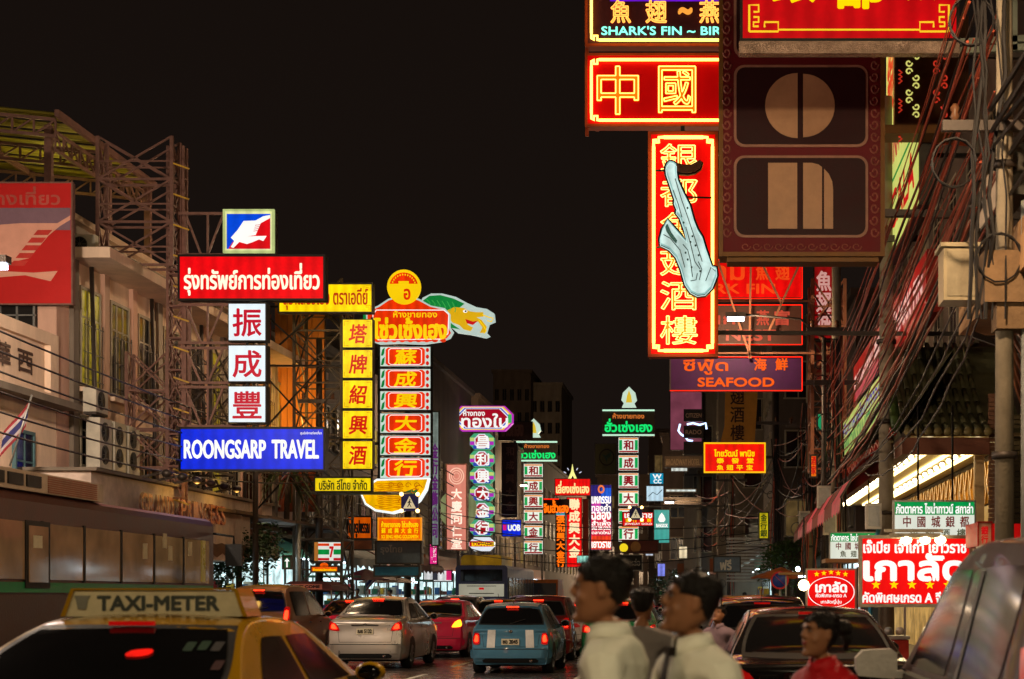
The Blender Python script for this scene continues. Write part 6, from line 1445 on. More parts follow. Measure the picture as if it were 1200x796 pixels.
def car_shell(kind):
    """smooth closed shell from a lattice cage, with a BVH for fitting panes and lamps to it"""
    if kind in _BODY: return _BODY[kind]
    sp = SPEC[kind]; st = sp['st']; hw = sp['W'] / 2; belt = sp['belt']
    xs = [-1, -.97, -.84, -.4, 0, .4, .84, .97, 1]; NI = len(xs); NJ = len(st)
    low = [(.20, .93), (.26, .97), (.42, 1.0), (.62, 1.0), (.80, .985)]; NK = len(low) + 4
    vid = {}; vs = []
    def V(i, j, k):
        key = (i, j, k)
        if key in vid: return vid[key]
        y, zt, tw = st[j]; x = xs[i]; end = 1.0
        bl = min(belt, zt - .015)
        if k < len(low): z, wf = low[k]; z = z if z < bl - .1 else bl - .12 + .03 * (k - 3); 
        else:
            f = (0, .1, .86, 1.)[k - len(low)]; z = bl + (zt - bl) * f; wf = .96 + (tw - .96) * f if zt > belt + .12 else .96 - .06 * f
        X = x * hw * wf
        # plan taper at the ends
        d = min(y, sp['L'] - y); X *= 1 - .09 * max(0, 1 - d / .35) ** 2
        if k == NK - 1 and zt > belt + .12: z += .045 * (1 - x * x)
        elif k == NK - 1: z += .03 * (1 - x * x)
        yy = y
        if j == 0: yy += .05 * abs(x) ** 3 + (0.05 if k == 0 else 0) + (.03 if k > 3 else -.02 * (k in (1, 2)))
        if j == NJ - 1: yy -= .16 * abs(x) ** 3
        vid[key] = len(vs); vs.append((X, yy, z)); return vid[key]
    fs = []
    for j in range(NJ - 1):
        for i in range(NI - 1):
            fs.append((V(i, j, NK - 1), V(i + 1, j, NK - 1), V(i + 1, j + 1, NK - 1), V(i, j + 1, NK - 1)))
            fs.append((V(i, j, 0), V(i, j + 1, 0), V(i + 1, j + 1, 0), V(i + 1, j, 0)))
        for k in range(NK - 1):
            fs.append((V(0, j, k), V(0, j, k + 1), V(0, j + 1, k + 1), V(0, j + 1, k)))
            fs.append((V(NI - 1, j, k), V(NI - 1, j + 1, k), V(NI - 1, j + 1, k + 1), V(NI - 1, j, k + 1)))
    for i in range(NI - 1):
        for k in range(NK - 1):
            fs.append((V(i, 0, k), V(i + 1, 0, k), V(i + 1, 0, k + 1), V(i, 0, k + 1)))
            fs.append((V(i, NJ - 1, k), V(i, NJ - 1, k + 1), V(i + 1, NJ - 1, k + 1), V(i + 1, NJ - 1, k)))
    me = bpy.data.meshes.new('body'); me.from_pydata(vs, [], fs); me.update()
    o = bpy.data.objects.new('tmp', me); COL.objects.link(o); md = o.modifiers.new('s', 'SUBSURF'); md.levels = 2
    dg = bpy.context.evaluated_depsgraph_get(); ev = o.evaluated_get(dg); m2 = bpy.data.meshes.new_from_object(ev)
    bpy.data.objects.remove(o); bpy.data.meshes.remove(me); m2.name = 'body'
    m2.polygons.foreach_set('use_smooth', [True] * len(m2.polygons))
    bv = BVHTree.FromPolygons([v.co[:] for v in m2.vertices], [tuple(p.vertices) for p in m2.polygons])
    _BODY[kind] = (m2, bv); return _BODY[kind]
def fit(g, bv, axis, c, n=8, m=6, off=.008, rnd=.25, sgn=1):
    """patch of panel laid onto the shell. axis 'rear': corners are (x,z), cast along +y; 'side': (y,z), cast toward x=0 from sgn side; 'front'; 'top': (x,y)"""
    vs = []; ok = True
    (ax, az), (bx, bz), (cx, cz), (dx, dz) = c      # lower-left, lower-right, upper-right, upper-left
    for j in range(m + 1):
        for i in range(n + 1):
            u = 2 * i / n - 1; v = 2 * j / m - 1
            uu = u * math.sqrt(1 - rnd * v * v / 2); vv = v * math.sqrt(1 - rnd * u * u / 2)
            k = 1 / math.sqrt(1 - rnd / 2) if False else 1
            s = (uu * k + 1) / 2; t = (vv * k + 1) / 2
            a = (ax * (1 - s) + bx * s) * (1 - t) + (dx * (1 - s) + cx * s) * t; b = (az * (1 - s) + bz * s) * (1 - t) + (dz * (1 - s) + cz * s) * t
            if axis == 'rear': o, d = Vector((a, -3, b)), Vector((0, 1, 0))
            elif axis == 'front': o, d = Vector((a, 9, b)), Vector((0, -1, 0))
            elif axis == 'top': o, d = Vector((a, b, 4)), Vector((0, 0, -1))
            else: o, d = Vector((3 * sgn, a, b)), Vector((-sgn, 0, 0))
            h = bv.ray_cast(o, d)
            if h[0] is None:
                q = bv.find_nearest(o + d * 3); p, nn = q[0], q[1]
            else: p, nn = h[0], h[1]
            if nn.dot(d) > 0: nn = -nn
            vs.append(p + nn * off)
    W = n + 1; fs = [(j * W + i, j * W + i + 1, (j + 1) * W + i + 1, (j + 1) * W + i) for j in range(m) for i in range(n)]
    g.add(vs, fs, True); return g
def car(kind, name, label, cat, x, y, body, rz=0., roofc=None, lamps='lit', plate_t=None, stripes=False, detail=True, top_sign=None, spoiler=False, group='cars queuing in the traffic', low=False, tint=None):
    sp = SPEC[kind]; m2, bv = car_shell(kind); hw = sp['W'] / 2; belt = sp['belt']; st = sp['st']; L = sp['L']
    T = thing(name, label, cat, (x, y, 0), rz, group)
    me = m2.copy(); me.materials.clear(); me.materials.append(body); bo = bpy.data.objects.new('body', me); COL.objects.link(bo); bo.parent = T
    def FB(nm, m, par, *a, **k):
        g = G(T, True); fit(g, bv, *a, **k); return g.build(nm, m, par)
    rg0 = st[sp['rear'][0]]; rg1 = st[sp['rear'][1]]; zb = max(rg0[1], belt) + .03; zt = rg1[1] - .03
    wb = hw * .80; wt = hw * .62
    sedan = kind == 'sedan'
    if roofc: FB('roof', roofc, T, 'top', [(-hw * .62, rg1[0] + .08), (hw * .62, rg1[0] + .08), (hw * .62, st[sp['fr'][0]][0]), (-hw * .62, st[sp['fr'][0]][0])], 8, 8, .006, .1)
    gl = tint or CARGLASS
    if detail: FB('window_seal', BUMP, T, 'rear', [(-wb - .035, zb - .025), (wb + .035, zb - .025), (wt + .03, zt + .025), (-wt - .03, zt + .025)], 12, 8, .003, .18)
    FB('rear_window', gl, T, 'rear', [(-wb, zb), (wb, zb), (wt, zt), (-wt, zt)], 12, 8, .006, .18)
    g = G(T, True); g.bar((-.12, rg1[0] - .04, zt + .035), (.12, rg1[0] - .04, zt + .035), .04, .025); g.build('high_brake_lamp', TAILR if lamps == 'lit' else TAILD, T)
    # windscreen and side windows
    fz = st[sp['fr'][1]]
    FB('windscreen', gl, T, 'front', [(wb, fz[1] + .05), (-wb, fz[1] + .05), (-wt, zt - .02), (wt, zt - .02)], 8, 6, .006, .15)
    y0 = rg0[0] + (.45 if sedan else .42); y1 = fz[0] - .25; yr = rg1[0] + .12; yf = st[sp['fr'][0]][0]
    zl = belt + .05; zh = st[6][1] - .13
    ym = (y0 + y1) / 2 - .05
    for s in (-1, 1):
        FB('side_window', gl, T, 'side', [(y0, zl), (ym - .04, zl), (ym - .04, zh), (yr + .1, zh)], 6, 4, .006, .12, sgn=s)
        FB('side_window', gl, T, 'side', [(ym + .04, zl), (y1, zl), (yf - .05, zh), (ym + .04, zh)], 6, 4, .006, .12, sgn=s)
        if detail:
            for yy in (ym, ym + 1.05, y0 + .12):
                FB('door_seam', BUMP, T, 'side', [(yy - .006, .35), (yy + .006, .35), (yy + .006, belt), (yy - .006, belt)], 1, 6, .003, 0, sgn=s)
            for yy in (ym - .22, ym + .8): FB('door_handle', CHROME if body.name != 'x' else body, T, 'side', [(yy, belt - .13), (yy + .17, belt - .13), (yy + .17, belt - .10), (yy, belt - .10)], 3, 1, .03, 0, sgn=s)
        # mirror
        g = G(T, True); g.ell((s * (hw + .09), y1 - .12, belt + .08), (.1, .06, .075), 10, 6); mo = g.build('wing_mirror', body, T)
        g = G(T, True); g.ell((s * (hw + .09), y1 - .165, belt + .08), (.075, .02, .055), 10, 6); g.bar((s * (hw - .06), y1 - .1, belt + .03), (s * (hw + .06), y1 - .12, belt + .05), .04); g.build('mirror_glass', CARGLASS, mo)
        # tail lamp
        if kind == 'sedan': cn = [(s * hw * .62, .78), (s * hw * .93, .80), (s * hw * .90, .985), (s * hw * .74, .94)]
        elif kind == 'hatch': cn = [(s * hw * .74, .60), (s * hw * .93, .60), (s * hw * .90, .86), (s * hw * .76, .84)]
        elif kind == 'mpv': cn = [(s * hw * .76, .85), (s * hw * .95, .85), (s * hw * .84, 1.35), (s * hw * .74, 1.3)]
        else: cn = [(s * hw * .70, .78), (s * hw * .95, .78), (s * hw * .88, 1.06), (s * hw * .74, 1.04)]
        tm = {'lit': TAILR, 'amber': AMBERL}.get(lamps, TAILD)
        tl = FB('tail_light', TAILD if lamps == 'lit' else tm, T, 'rear', cn, 6, 6, .02, .5)
        if lamps in ('lit', 'amber'):
            cxx = sum(p[0] for p in cn) / 4; czz = sum(p[1] for p in cn) / 4
            sc = lambda f: [(cxx + (p[0] - cxx) * f, czz + (p[1] - czz) * f) for p in cn]
            FB('lit_lens', tm, tl, 'rear', sc(.6), 4, 4, .032, .6)
        if detail:
            FB('reflector', TAILD, T, 'rear', [(s * hw * .62, .36), (s * hw * .84, .36), (s * hw * .84, .40), (s * hw * .62, .40)], 3, 1, .012, 0)
            FB('headlight', CLEARL, T, 'front', [(s * hw * .6, .62), (s * hw * .88, .62), (s * hw * .86, .74), (s * hw * .6, .72)], 4, 3, .01, .3)
    # plate
    pz = .78 if kind in ('sedan',) else (.66 if kind == 'hatch' else .72)
    pc = FB('plate_recess', body if not sedan else body, T, 'rear', [(-.28, pz - .1), (.28, pz - .1), (.26, pz + .1), (-.26, pz + .1)], 4, 2, .004, .3)
    h = bv.ray_cast(Vector((0, -3, pz)), Vector((0, 1, 0)))[0]
    g = G(T, True); g.box(-.18, h.y - .03, pz - .062, .18, h.y - .012, pz + .062); pl = g.build('number_plate', PLATEM, T)
    if plate_t:
        g = G(T, True); text(g, plate_t, (-.15, pz - .035, .15, pz + .04), 0, .05, tip=lambda a, b, d: (a, h.y - .032 - d, b)); g.build('plate_lettering', BLACKI, pl)
    if detail:
        FB('bumper_line', BUMP, T, 'rear', [(-hw * .9, .505), (hw * .9, .505), (hw * .9, .52), (-hw * .9, .52)], 12, 1, .005, 0)
        FB('bumper', body, T, 'rear', [(-hw * .97, .33), (hw * .97, .33), (hw * .97, .50), (-hw * .97, .50)], 16, 3, .035, .12)
        for s in (-1, 1): FB('boot_seam', BUMP, T, 'rear', [(s * hw * .66, .565), (s * hw * .66 + .008, .565), (s * hw * .7 + .008, .80), (s * hw * .7, .80)], 1, 5, .004, 0)
        if not sedan:
            hb = bv.ray_cast(Vector((0, -3, zb + .03)), Vector((0, 1, 0)))[0]; hc = bv.ray_cast(Vector((.28, -3, zb + .1)), Vector((0, 1, 0)))[0]
            g = G(T, True); g.bar((0, hb.y - .03, zb + .01), (.28, hc.y - .03, zb + .1), .022, .012); g.ell((0, hb.y - .02, zb), (.03, .02, .025), 8, 5); g.build('rear_wiper', BUMP, T)
        FB('lower_valance', BUMP, T, 'rear', [(-hw * .72, .235), (hw * .72, .235), (hw * .66, .33), (-hw * .66, .33)], 8, 2, .006, .3)
        g = G(T, True); g.tube([(hw * .5, -.03, .27), (hw * .5, .2, .27)], .035, 10); g.build('exhaust_pipe', CHROME, T)
        g = G(T, True); hb = bv.ray_cast(Vector((0, -3, belt - .06)), Vector((0, 1, 0)))[0]; g.ell((0, hb.y - .01, belt - .06), (.04, .012, .032), 10, 6); g.build('badge', CHROME, T)
        FB('boot_seam', BUMP, T, 'rear', [(-hw * .66, .555), (hw * .66, .555), (hw * .66, .562), (-hw * .66, .562)], 10, 1, .004, 0)
        if sedan: FB('chrome_strip', CHROME, T, 'rear', [(-.3, pz + .11), (.3, pz + .11), (.3, pz + .135), (-.3, pz + .135)], 6, 1, .014, .1)
        if y > 20: g = G(T, True); g.bar((0, st[5][0] + .2, st[6][1]), (.0, st[5][0] - .1, st[6][1] + .18), .012); g.build('aerial', BUMP, T)
    if spoiler:
        g = G(T, True); g.tube([(-hw * .74, .1, 1.06), (-hw * .6, .0, 1.10), (0, -.02, 1.11), (hw * .6, .0, 1.10), (hw * .74, .1, 1.06)], .022, 6); g.build('spoiler', body, T)
    if stripes:
        wst = mat('white_stripe', S(205, 205, 200), .3)
        for s in (-1, 1):
            a = s * hw * .38; b = s * hw * .58
            FB('white_stripe', wst, T, 'rear', [(min(a, b), .54), (max(a, b), .54), (max(a, b) * .96, .90), (min(a, b) * .96, .90)], 3, 8, .006, 0)
    # wheels
    for k, wy in enumerate(sp['wy']):
        for s in (-1, 1):
            r = sp['r']; xc = s * (hw - .12)
            g = G(T, True); g.lathe([(r * .62, -.1), (r * .9, -.11), (r, -.07), (r, .07), (r * .9, .11), (r * .62, .1)], (xc, wy, r), 'x', 22); wh = g.build('wheel', TYRE, T)
            g = G(T, True); xo = xc + s * .095
            g.lathe([(r * .55, 0), (r * .66, .0), (r * .66, -.05 * s)], (xo, wy, r), 'x', 22); g.lathe([(.001, .0), (r * .14, 0)], (xo + s * .005, wy, r), 'x', 10)
            for q in range(7):
                t = 2 * math.pi * q / 7; g.bar((xo, wy, r), (xo, wy + r * .6 * math.cos(t), r + r * .6 * math.sin(t)), .045, .03)
            g.build('rim', RIM, wh)
            g = G(T, True); xa = s * (hw * 1.0 - .0)
            pts = []
            for q in range(13):
                t = math.pi * q / 12; pts.append((wy + (r + .05) * math.cos(t), r + (r + .05) * math.sin(t)))
            vs = []
            for (yy, zz) in pts:
                hh = bv.ray_cast(Vector((3 * s, yy, max(zz, .3))), Vector((-s, 0, 0)))
                xx = hh[0].x if hh[0] else xa
                vs += [(xx + s * .006, yy, zz), (xx + s * .004, wy + (yy - wy) * .5, r + (zz - r) * .5)]
            g.add(vs, [(2 * q, 2 * q + 1, 2 * q + 3, 2 * q + 2) for q in range(12)]); g.build('wheel_arch', BUMP, T)
    g = G(T, True); g.box(-hw * .8, .25, .16, hw * .8, L - .3, .24); g.build('underbody', BUMP, T)
    return T, bv
YEL = paint('taxi_yellow', S(158, 118, 4), .05, .3); SILV = paint('silver', S(168, 160, 150), .6, .3); BLU = paint('blue', S(64, 108, 132), .35); PNK = paint('pink', S(190, 30, 66), .1)
BLK = paint('black', S(22, 20, 20), .3, .16); RED = paint('dark_red', S(84, 16, 14), .1); WHT = paint('white', S(200, 196, 186), .05); GRY = paint('grey', S(74, 72, 72), .5); GRN_ = paint('taxi_green', S(16, 110, 62), .1); BRN = paint('bronze', S(120, 84, 56), .5)

# near taxi, left
T, bv = car('sedan', 'taxi', 'large yellow taxi with a cream roof sign filling the lower left corner', 'taxi', -3.45, 8.6, YEL, R(0), lamps='dim', plate_t='ทก 4286')
g = G(T, True); g.prism([(-.50, 1.47), (.50, 1.47), (.45, 1.63), (-.45, 1.63)], 1.75, 2.0); rs = g.build('roof_sign', mat('cream_roof_sign', S(196, 186, 150), .4), T)
g = G(T, True); g.prism([(-.525, 1.47), (-.50, 1.47), (-.45, 1.633), (.45, 1.633), (.50, 1.47), (.525, 1.47), (.465, 1.645), (-.465, 1.645)], 1.73, 2.03); g.build('sign_frame', YEL, rs)
g = G(T, True); text(g, 'TAXI-METER', (-.32, 1.51, .36, 1.595), 0, .045, tip=lambda a, b, d: (a, 1.745 - d, b)); g.build('lettering', mat('taxi_print', S(60, 66, 60), .5), rs)
g = G(T, True); g.prism([(-.45, 1.6), (-.36, 1.6), (-.375, 1.57), (-.385, 1.515), (-.43, 1.515), (-.44, 1.57)], 1.738, 1.748); g.build('garuda_emblem', mat('taxi_print2', S(120, 120, 108), .5), rs)
T.scale = (1.1, 1.12, 1)
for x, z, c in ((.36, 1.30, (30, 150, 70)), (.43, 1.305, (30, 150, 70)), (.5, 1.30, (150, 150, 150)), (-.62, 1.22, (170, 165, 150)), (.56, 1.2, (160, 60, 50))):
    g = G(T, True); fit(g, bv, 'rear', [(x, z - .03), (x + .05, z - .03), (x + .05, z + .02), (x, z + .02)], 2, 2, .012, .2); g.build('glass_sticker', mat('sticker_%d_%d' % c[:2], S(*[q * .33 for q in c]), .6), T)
g = G(T, True); fit(g, bv, 'rear', [(.08, 1.235), (.22, 1.245), (.22, 1.285), (.09, 1.275)], 5, 3, .014, .8); g.build('red_reflection_patch', glow('red_reflection_glow', S(230, 20, 8), 1.2, .4, 12), T)  # red reflection in the rear glass, put in as a glowing patch
# the other cars
car('sedan', 'sedan', 'silver sedan with a lit right tail lamp and rear spoiler', 'car', -7.5, 36.8, SILV, R(-1), plate_t='ฌธ 5132', spoiler=True)[0].scale = (1, 1, 1.06)
car('hatch', 'hatchback', 'small blue hatchback with two white stripes and lit brake lamps', 'car', -4.1, 34.6, BLU, R(-.5), roofc=paint('roof_white', S(170, 168, 160), .05), plate_t='ชฉ 2045', stripes=True)
car('sedan', 'taxi', 'pink taxi ahead of the silver sedan with an amber indicator lit', 'taxi', -7.2, 43.5, PNK, R(-2), lamps='amber', plate_t='ทษ 708')
car('suv', 'suv', 'dark grey suv ahead of the pink taxi with stacked red lamps', 'car', -8.0, 52.5, GRY, R(-1), lamps='lit')
car('mpv', 'people_carrier', 'bronze people carrier with yellow roof left of the silver sedan', 'car', -11.0, 41, BRN, R(-1), roofc=YEL, lamps='lit')
car('sedan', 'taxi', 'red and yellow taxi tucked between the bronze carrier and silver sedan', 'taxi', -10.6, 48.5, PNK, 0, roofc=YEL, lamps='lit')
car('suv', 'suv', 'dark red suv just ahead of the blue hatchback', 'car', -4.25, 41.2, RED, R(-.5), lamps='lit', plate_t='กม 913')
car('sedan', 'sedan', 'white sedan partly hidden behind the first man', 'car', -3.35, 49.5, WHT, 0, lamps='dim', plate_t='ศว 61')
car('sedan', 'taxi', 'yellow taxi ahead of the dark red suv with one red lamp showing', 'taxi', -6.7, 52, YEL, 0, lamps='lit')
car('sedan', 'taxi', 'green and yellow taxi seen between the two men', 'taxi', -2.0, 36.5, GRN_, 0, roofc=YEL, lamps='lit')
car('suv', 'pickup', 'dark pickup-like suv ahead of the yellow taxi near the bus', 'car', -6.8, 61.5, BLK, 0, lamps='dim', detail=False)
car('suv', 'suv', 'grey suv with a dark roof right of the bus', 'car', -7.2, 74, GRY, 0, lamps='lit', detail=False)
car('sedan', 'sedan', 'white car with glowing lamps between the men far ahead', 'car', -2.9, 61, WHT, 0, lamps='lit', detail=False)
car('sedan', 'taxi', 'pink taxi far ahead with bright brake lamps past the white car', 'taxi', -3.4, 72, PNK, 0, roofc=YEL, lamps='lit', detail=False)
car('mpv', 'van', 'dark van far up the street under the amber signals', 'van', -6.2, 86, BLK, 0, lamps='lit', detail=False)
car('sedan', 'sedan', 'far silver sedan beyond the dark van', 'car', -9.2, 100, SILV, 0, lamps='lit', detail=False)
car('sedan', 'taxi', 'far yellow taxi near the end of the queue', 'taxi', -6.4, 104, YEL, 0, lamps='lit', detail=False)
car('suv', 'suv', 'far red suv at the head of the visible queue', 'car', -3.9, 92, RED, 0, lamps='lit', detail=False)
car('sedan', 'sedan', 'far black sedan near the bend', 'car', -8.3, 122, BLK, 0, lamps='lit', detail=False)
car('sedan', 'sedan', 'glossy black sedan behind the woman in red, mirroring red signs on its boot lid', 'car', .95, 14.6, BLK, R(1), lamps='dim', plate_t='ษข 4410')
car('suv', 'suv', 'black suv with orange-lit roof edge ahead of the glossy black sedan', 'car', .75, 25, BLK, R(1), lamps='dim')
car('suv', 'suv', 'dark suv parked ahead in the curb lane past the food stall', 'car', .3, 34, GRY, 0, lamps='lit', detail=False)
# near van, right: seen along its left side
MARP = paint('maroon', S(48, 12, 9), .0, .6); MARP.node_tree.nodes['Principled BSDF'].inputs['Coat Weight'].default_value = .3
T, bv = car('mpv', 'people_carrier', 'dark red people carrier close on the right with signs mirrored in its side', 'van', 2.16, 7.3, MARP, R(0), lamps='dim')
T.scale = (1.0, 1.22, 1.03)
for c_ in list(T.children):
    if c_.name.startswith('wing_mirror') and min(v.co.x for v in c_.data.vertices) < 0:
        for d_ in list(c_.children): bpy.data.objects.remove(d_)
        bpy.data.objects.remove(c_)
g = G(T, True); fit(g, bv, 'side', [(.7, 1.04), (3.7, 1.04), (3.7, 1.065), (.7, 1.065)], 12, 1, .01, 0, sgn=-1); g.build('chrome_strip', CHROME, T)
g = G(T, True); fit(g, bv, 'side', [(1.55, 1.1), (1.63, 1.1), (1.66, 1.68), (1.58, 1.68)], 2, 6, .012, 0, sgn=-1); g.build('window_pillar', BUMP, T)
g = G(T, True); g.prism([(-1.16, 1.02), (-.92, 1.0), (-.9, 1.04), (-.9, 1.17), (-.94, 1.2), (-1.13, 1.19), (-1.18, 1.14), (-1.18, 1.06)], 3.56, 3.68); g.bar((-.95, 3.62, 1.03), (-.8, 3.62, 1.03), .05); g.build('mirror_housing', mat('white_mirror', S(190, 184, 176), .3, .2), T)

# ---- buses
def bus(name, label, x, y, W, L, H, body, low, glass, n, kind):
    T = thing(name, label, 'bus', (x, y, 0)); h = W / 2
    def bx(nm, m, a, par=None): g = G(T, True); g.box(*a); return g.build(nm, m, par or T)
    g = G(T, True); r = .14
    pts = [(-h, .35), (h, .35), (h, H - r), (h - .05, H - .05), (h - r, H), (-h + r, H), (-h + .05, H - .05), (-h, H - r)]
    g.prism(pts, 0, L); g.build('body', body, T)
    for s in (-1, 1):
        xs_ = sorted((s * (h + .012), s * (h + .002)))
        bx('lower_panel', low, (xs_[0], .1, .4, xs_[1], L - .1, 1.62 if kind == 'coach' else 1.2))
        w_ = (L - .6) / n; z0, z1 = (1.82, H - .42) if kind == 'coach' else (1.3, H - .6)
        for k in range(n):
            y0_ = .3 + k * w_
            xs2 = sorted((s * (h + .022), s * (h + .004)))
            p = bx('window', glass[k % len(glass)], (xs2[0], y0_ + .04, z0, xs2[1], y0_ + w_ - .04, z1))
            xs3 = sorted((s * (h + .035), s * (h + .006)))
            bx('window_post', BUMP, (xs3[0], y0_ - .035, z0 - .03, xs3[1], y0_ + .035, z1 + .03))
        for wy in (2.2, L - 2.4):
            g = G(T, True); g.lathe([(.28, -.12), (.46, -.14), (.5, -.08), (.5, .08), (.46, .14), (.28, .12)], (s * (h - .14), wy, .5), 'x', 22); wh = g.build('wheel', TYRE, T)
            g = G(T, True); g.lathe([(.001, 0), (.27, .0)], (s * (h - .02), wy, .5), 'x', 18); g.build('rim', RIM, wh)
    return T, bx, h
STRK0 = glow('coach_glass_dim', S(124, 84, 50), .42, .5, 1.6, False, S(60, 50, 40), .08); STRK0.node_tree.nodes['Principled BSDF'].inputs['Specular IOR Level'].default_value = .6  # warm reflections and cabin light put into the glass as glow
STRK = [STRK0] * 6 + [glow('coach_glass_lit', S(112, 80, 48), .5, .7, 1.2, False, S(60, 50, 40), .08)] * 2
BRB = mat('coach_brown', S(84, 52, 46), .35, .1, .3, 2.5, .1)
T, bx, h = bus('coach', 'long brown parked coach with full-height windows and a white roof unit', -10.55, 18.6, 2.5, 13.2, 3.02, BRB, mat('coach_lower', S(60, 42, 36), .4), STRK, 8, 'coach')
for s in (-1, 1):
    bx('green_stripe', mat('coach_green_bright', S(20, 120, 70), .4), (min(s * (h + .013), s * (h + .03)), .1, 1.64, max(s * (h + .013), s * (h + .03)), 13.1, 1.78))
bx('roof_unit', mat('roof_unit_white', S(190, 170, 150), .5), (-.9, 3.2, 3.03, 1.2, 7.6, 3.3))
for k in range(3):
    bx('vent', BLACKM, (1.201, 3.4 + k * .62, 3.09, 1.22, 3.9 + k * .62, 3.25))
for k in range(8): bx('roof_slat', mat('orange_slat', S(170, 100, 70), .5), (1.201, 5.4, 3.05 + k * .03, 1.215, 7.3, 3.065 + k * .03))
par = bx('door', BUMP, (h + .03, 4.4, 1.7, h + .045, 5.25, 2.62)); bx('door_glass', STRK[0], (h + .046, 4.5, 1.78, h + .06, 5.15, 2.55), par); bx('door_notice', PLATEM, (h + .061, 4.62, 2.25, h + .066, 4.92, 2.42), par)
for yy, zz in ((9.2, 2.2), (10.2, 2.4), (10.5, 2.2), (11.6, 2.3)): bx('window_notice', PLATEM, (h + .023, yy, zz, h + .03, yy + .2, zz + .25))
bx('yellow_panel', mat('yellow_reflective', S(190, 180, 20), .3), (h + .024, 12.35, 1.85, h + .032, 12.6, 2.6))
g = G(T, True); g.tube([(h + .02, 13.1, 2.75), (h + .35, 13.3, 2.7), (h + .35, 13.3, 2.55)], .025, 6); g.box(h + .2, 13.27, 2.15, h + .5, 13.36, 2.56); g.build('door_mirror', BUMP, T)
T, bx, h = bus('city_bus', 'city bus with a yellow roof unit and a pale advert on its dark rear', -11.1, 82, 2.5, 12, 3.05, mat('navy_body', S(52, 56, 84), .4), GRY, [mat('bus_glass', S(56, 66, 74), .08, .3)], 8, 'city')
bx('rear_window', CARGLASS, (-1.0, -.02, 2.3, 1.0, -.004, 2.85)); p = bx('advert_board', glow('pale_advert', S(170, 165, 145), .75), (-1.08, -.03, 1.55, 1.08, -.004, 2.15))
bx('advert_mark', REDI, (-.12, -.04, 1.88, .12, -.032, 1.98), p); bx('advert_line', BLACKI, (-.6, -.04, 1.68, .6, -.034, 1.72), p); bx('advert_line', BLACKI, (-.7, -.04, 2.04, .7, -.034, 2.07), p)
g = G(T, True); g.prism([(-1.0, 3.06), (.95, 3.06), (.95, 3.42), (.85, 3.55), (-.85, 3.55), (-1.0, 3.42)], .1, 4.5); g.build('roof_unit', mat('bus_yellow', S(190, 160, 20), .4), T)
for s in (-1, 1): bx('tail_light', TAILR, (s * 1.0 - .1, -.03, 1.0, s * 1.0 + .1, -.004, 1.3)); 
bx('bumper', BUMP, (-1.2, -.06, .4, 1.2, -.001, .7))
T = thing('tuk_tuk', 'brown-roofed three-wheeler with a lettered rear board behind the red taxi', 'tuk-tuk', (-12.0, 50.5, 0))
g = G(T, True); vs = []; n = 6
g.prism([(-.75, 1.75), (.75, 1.75), (.72, 1.9), (.5, 2.02), (-.5, 2.02), (-.72, 1.9)], 0, 2.3); g.build('roof', mat('maroon_vinyl', S(84, 36, 28), .5), T)
g = G(T, True); g.box(-.45, -.03, 1.78, .45, -.005, 1.94); b = g.build('rear_board', mat('pink_board', S(190, 110, 90), .5), T); g = G(T, True); text(g, 'WELCOME', (-.38, 1.82, .38, 1.9), 0, .06, tip=lambda a, c, d: (a, -.033 - d, c)); g.build('lettering', BLACKI, b)
for sx in (-.7, .7):
    for yy in (.1, 2.2): g = G(T, True); g.bar((sx, yy, .6), (sx, yy, 1.76), .04); g.build('post', CHROME, T)
g = G(T, True); g.box(-.7, 0, .35, .7, 1.4, .85); g.build('body', mat('tuk_blue', S(50, 80, 120), .4), T); g = G(T, True); g.box(-.6, .3, .86, .6, 1.0, .95); g.build('seat', BUMP, T)
for x_, y_ in ((-.62, .35), (.62, .35), (0, 2.4)): g = G(T, True); g.lathe([(.12, -.05), (.22, -.06), (.24, 0), (.22, .06), (.12, .05)], (x_, y_, .24), 'x', 16); g.build('wheel', TYRE, T)
g = G(T, True); g.bar((0, 2.4, .24), (0, 2.0, 1.1), .05); g.bar((-.3, 2.0, 1.1), (.3, 2.0, 1.1), .04); g.build('handlebar', CHROME, T)
for s in (-.5, .5): g = G(T, True); g.ell((s, -.02, .65), (.08, .03, .06), 8, 5); g.build('tail_light', TAILR, T)
T = thing('box_truck', 'small orange box truck seen beyond the right side of the city bus', 'truck', (-14.0, 100, 0))
T.location = (-9.6, 96, 0)
g = G(T, True); g.box(-.9, 0, .7, .9, 3.0, 2.5); g.build('cargo_box', mat('truck_orange', S(190, 96, 30), .5), T); g = G(T, True); g.box(-.85, 3.05, .5, .85, 4.3, 2.0); g.build('cab', mat('truck_orange', S(190, 96, 30)), T); g = G(T, True); g.box(-.8, -.02, .9, .8, -.005, 2.3); g.build('rear_door', GRY, T)
for s in (-1, 1):
    for yy in (.7, 3.6): g = G(T, True); g.lathe([(.2, -.1), (.36, -.1), (.36, .1), (.2, .1)], (s * .78, yy, .36), 'x', 16); g.build('wheel', TYRE, T)
    g = G(T, True); g.box(s * .75 - .08, -.03, .72, s * .75 + .08, -.021, .84); g.build('tail_light', TAILR, T)
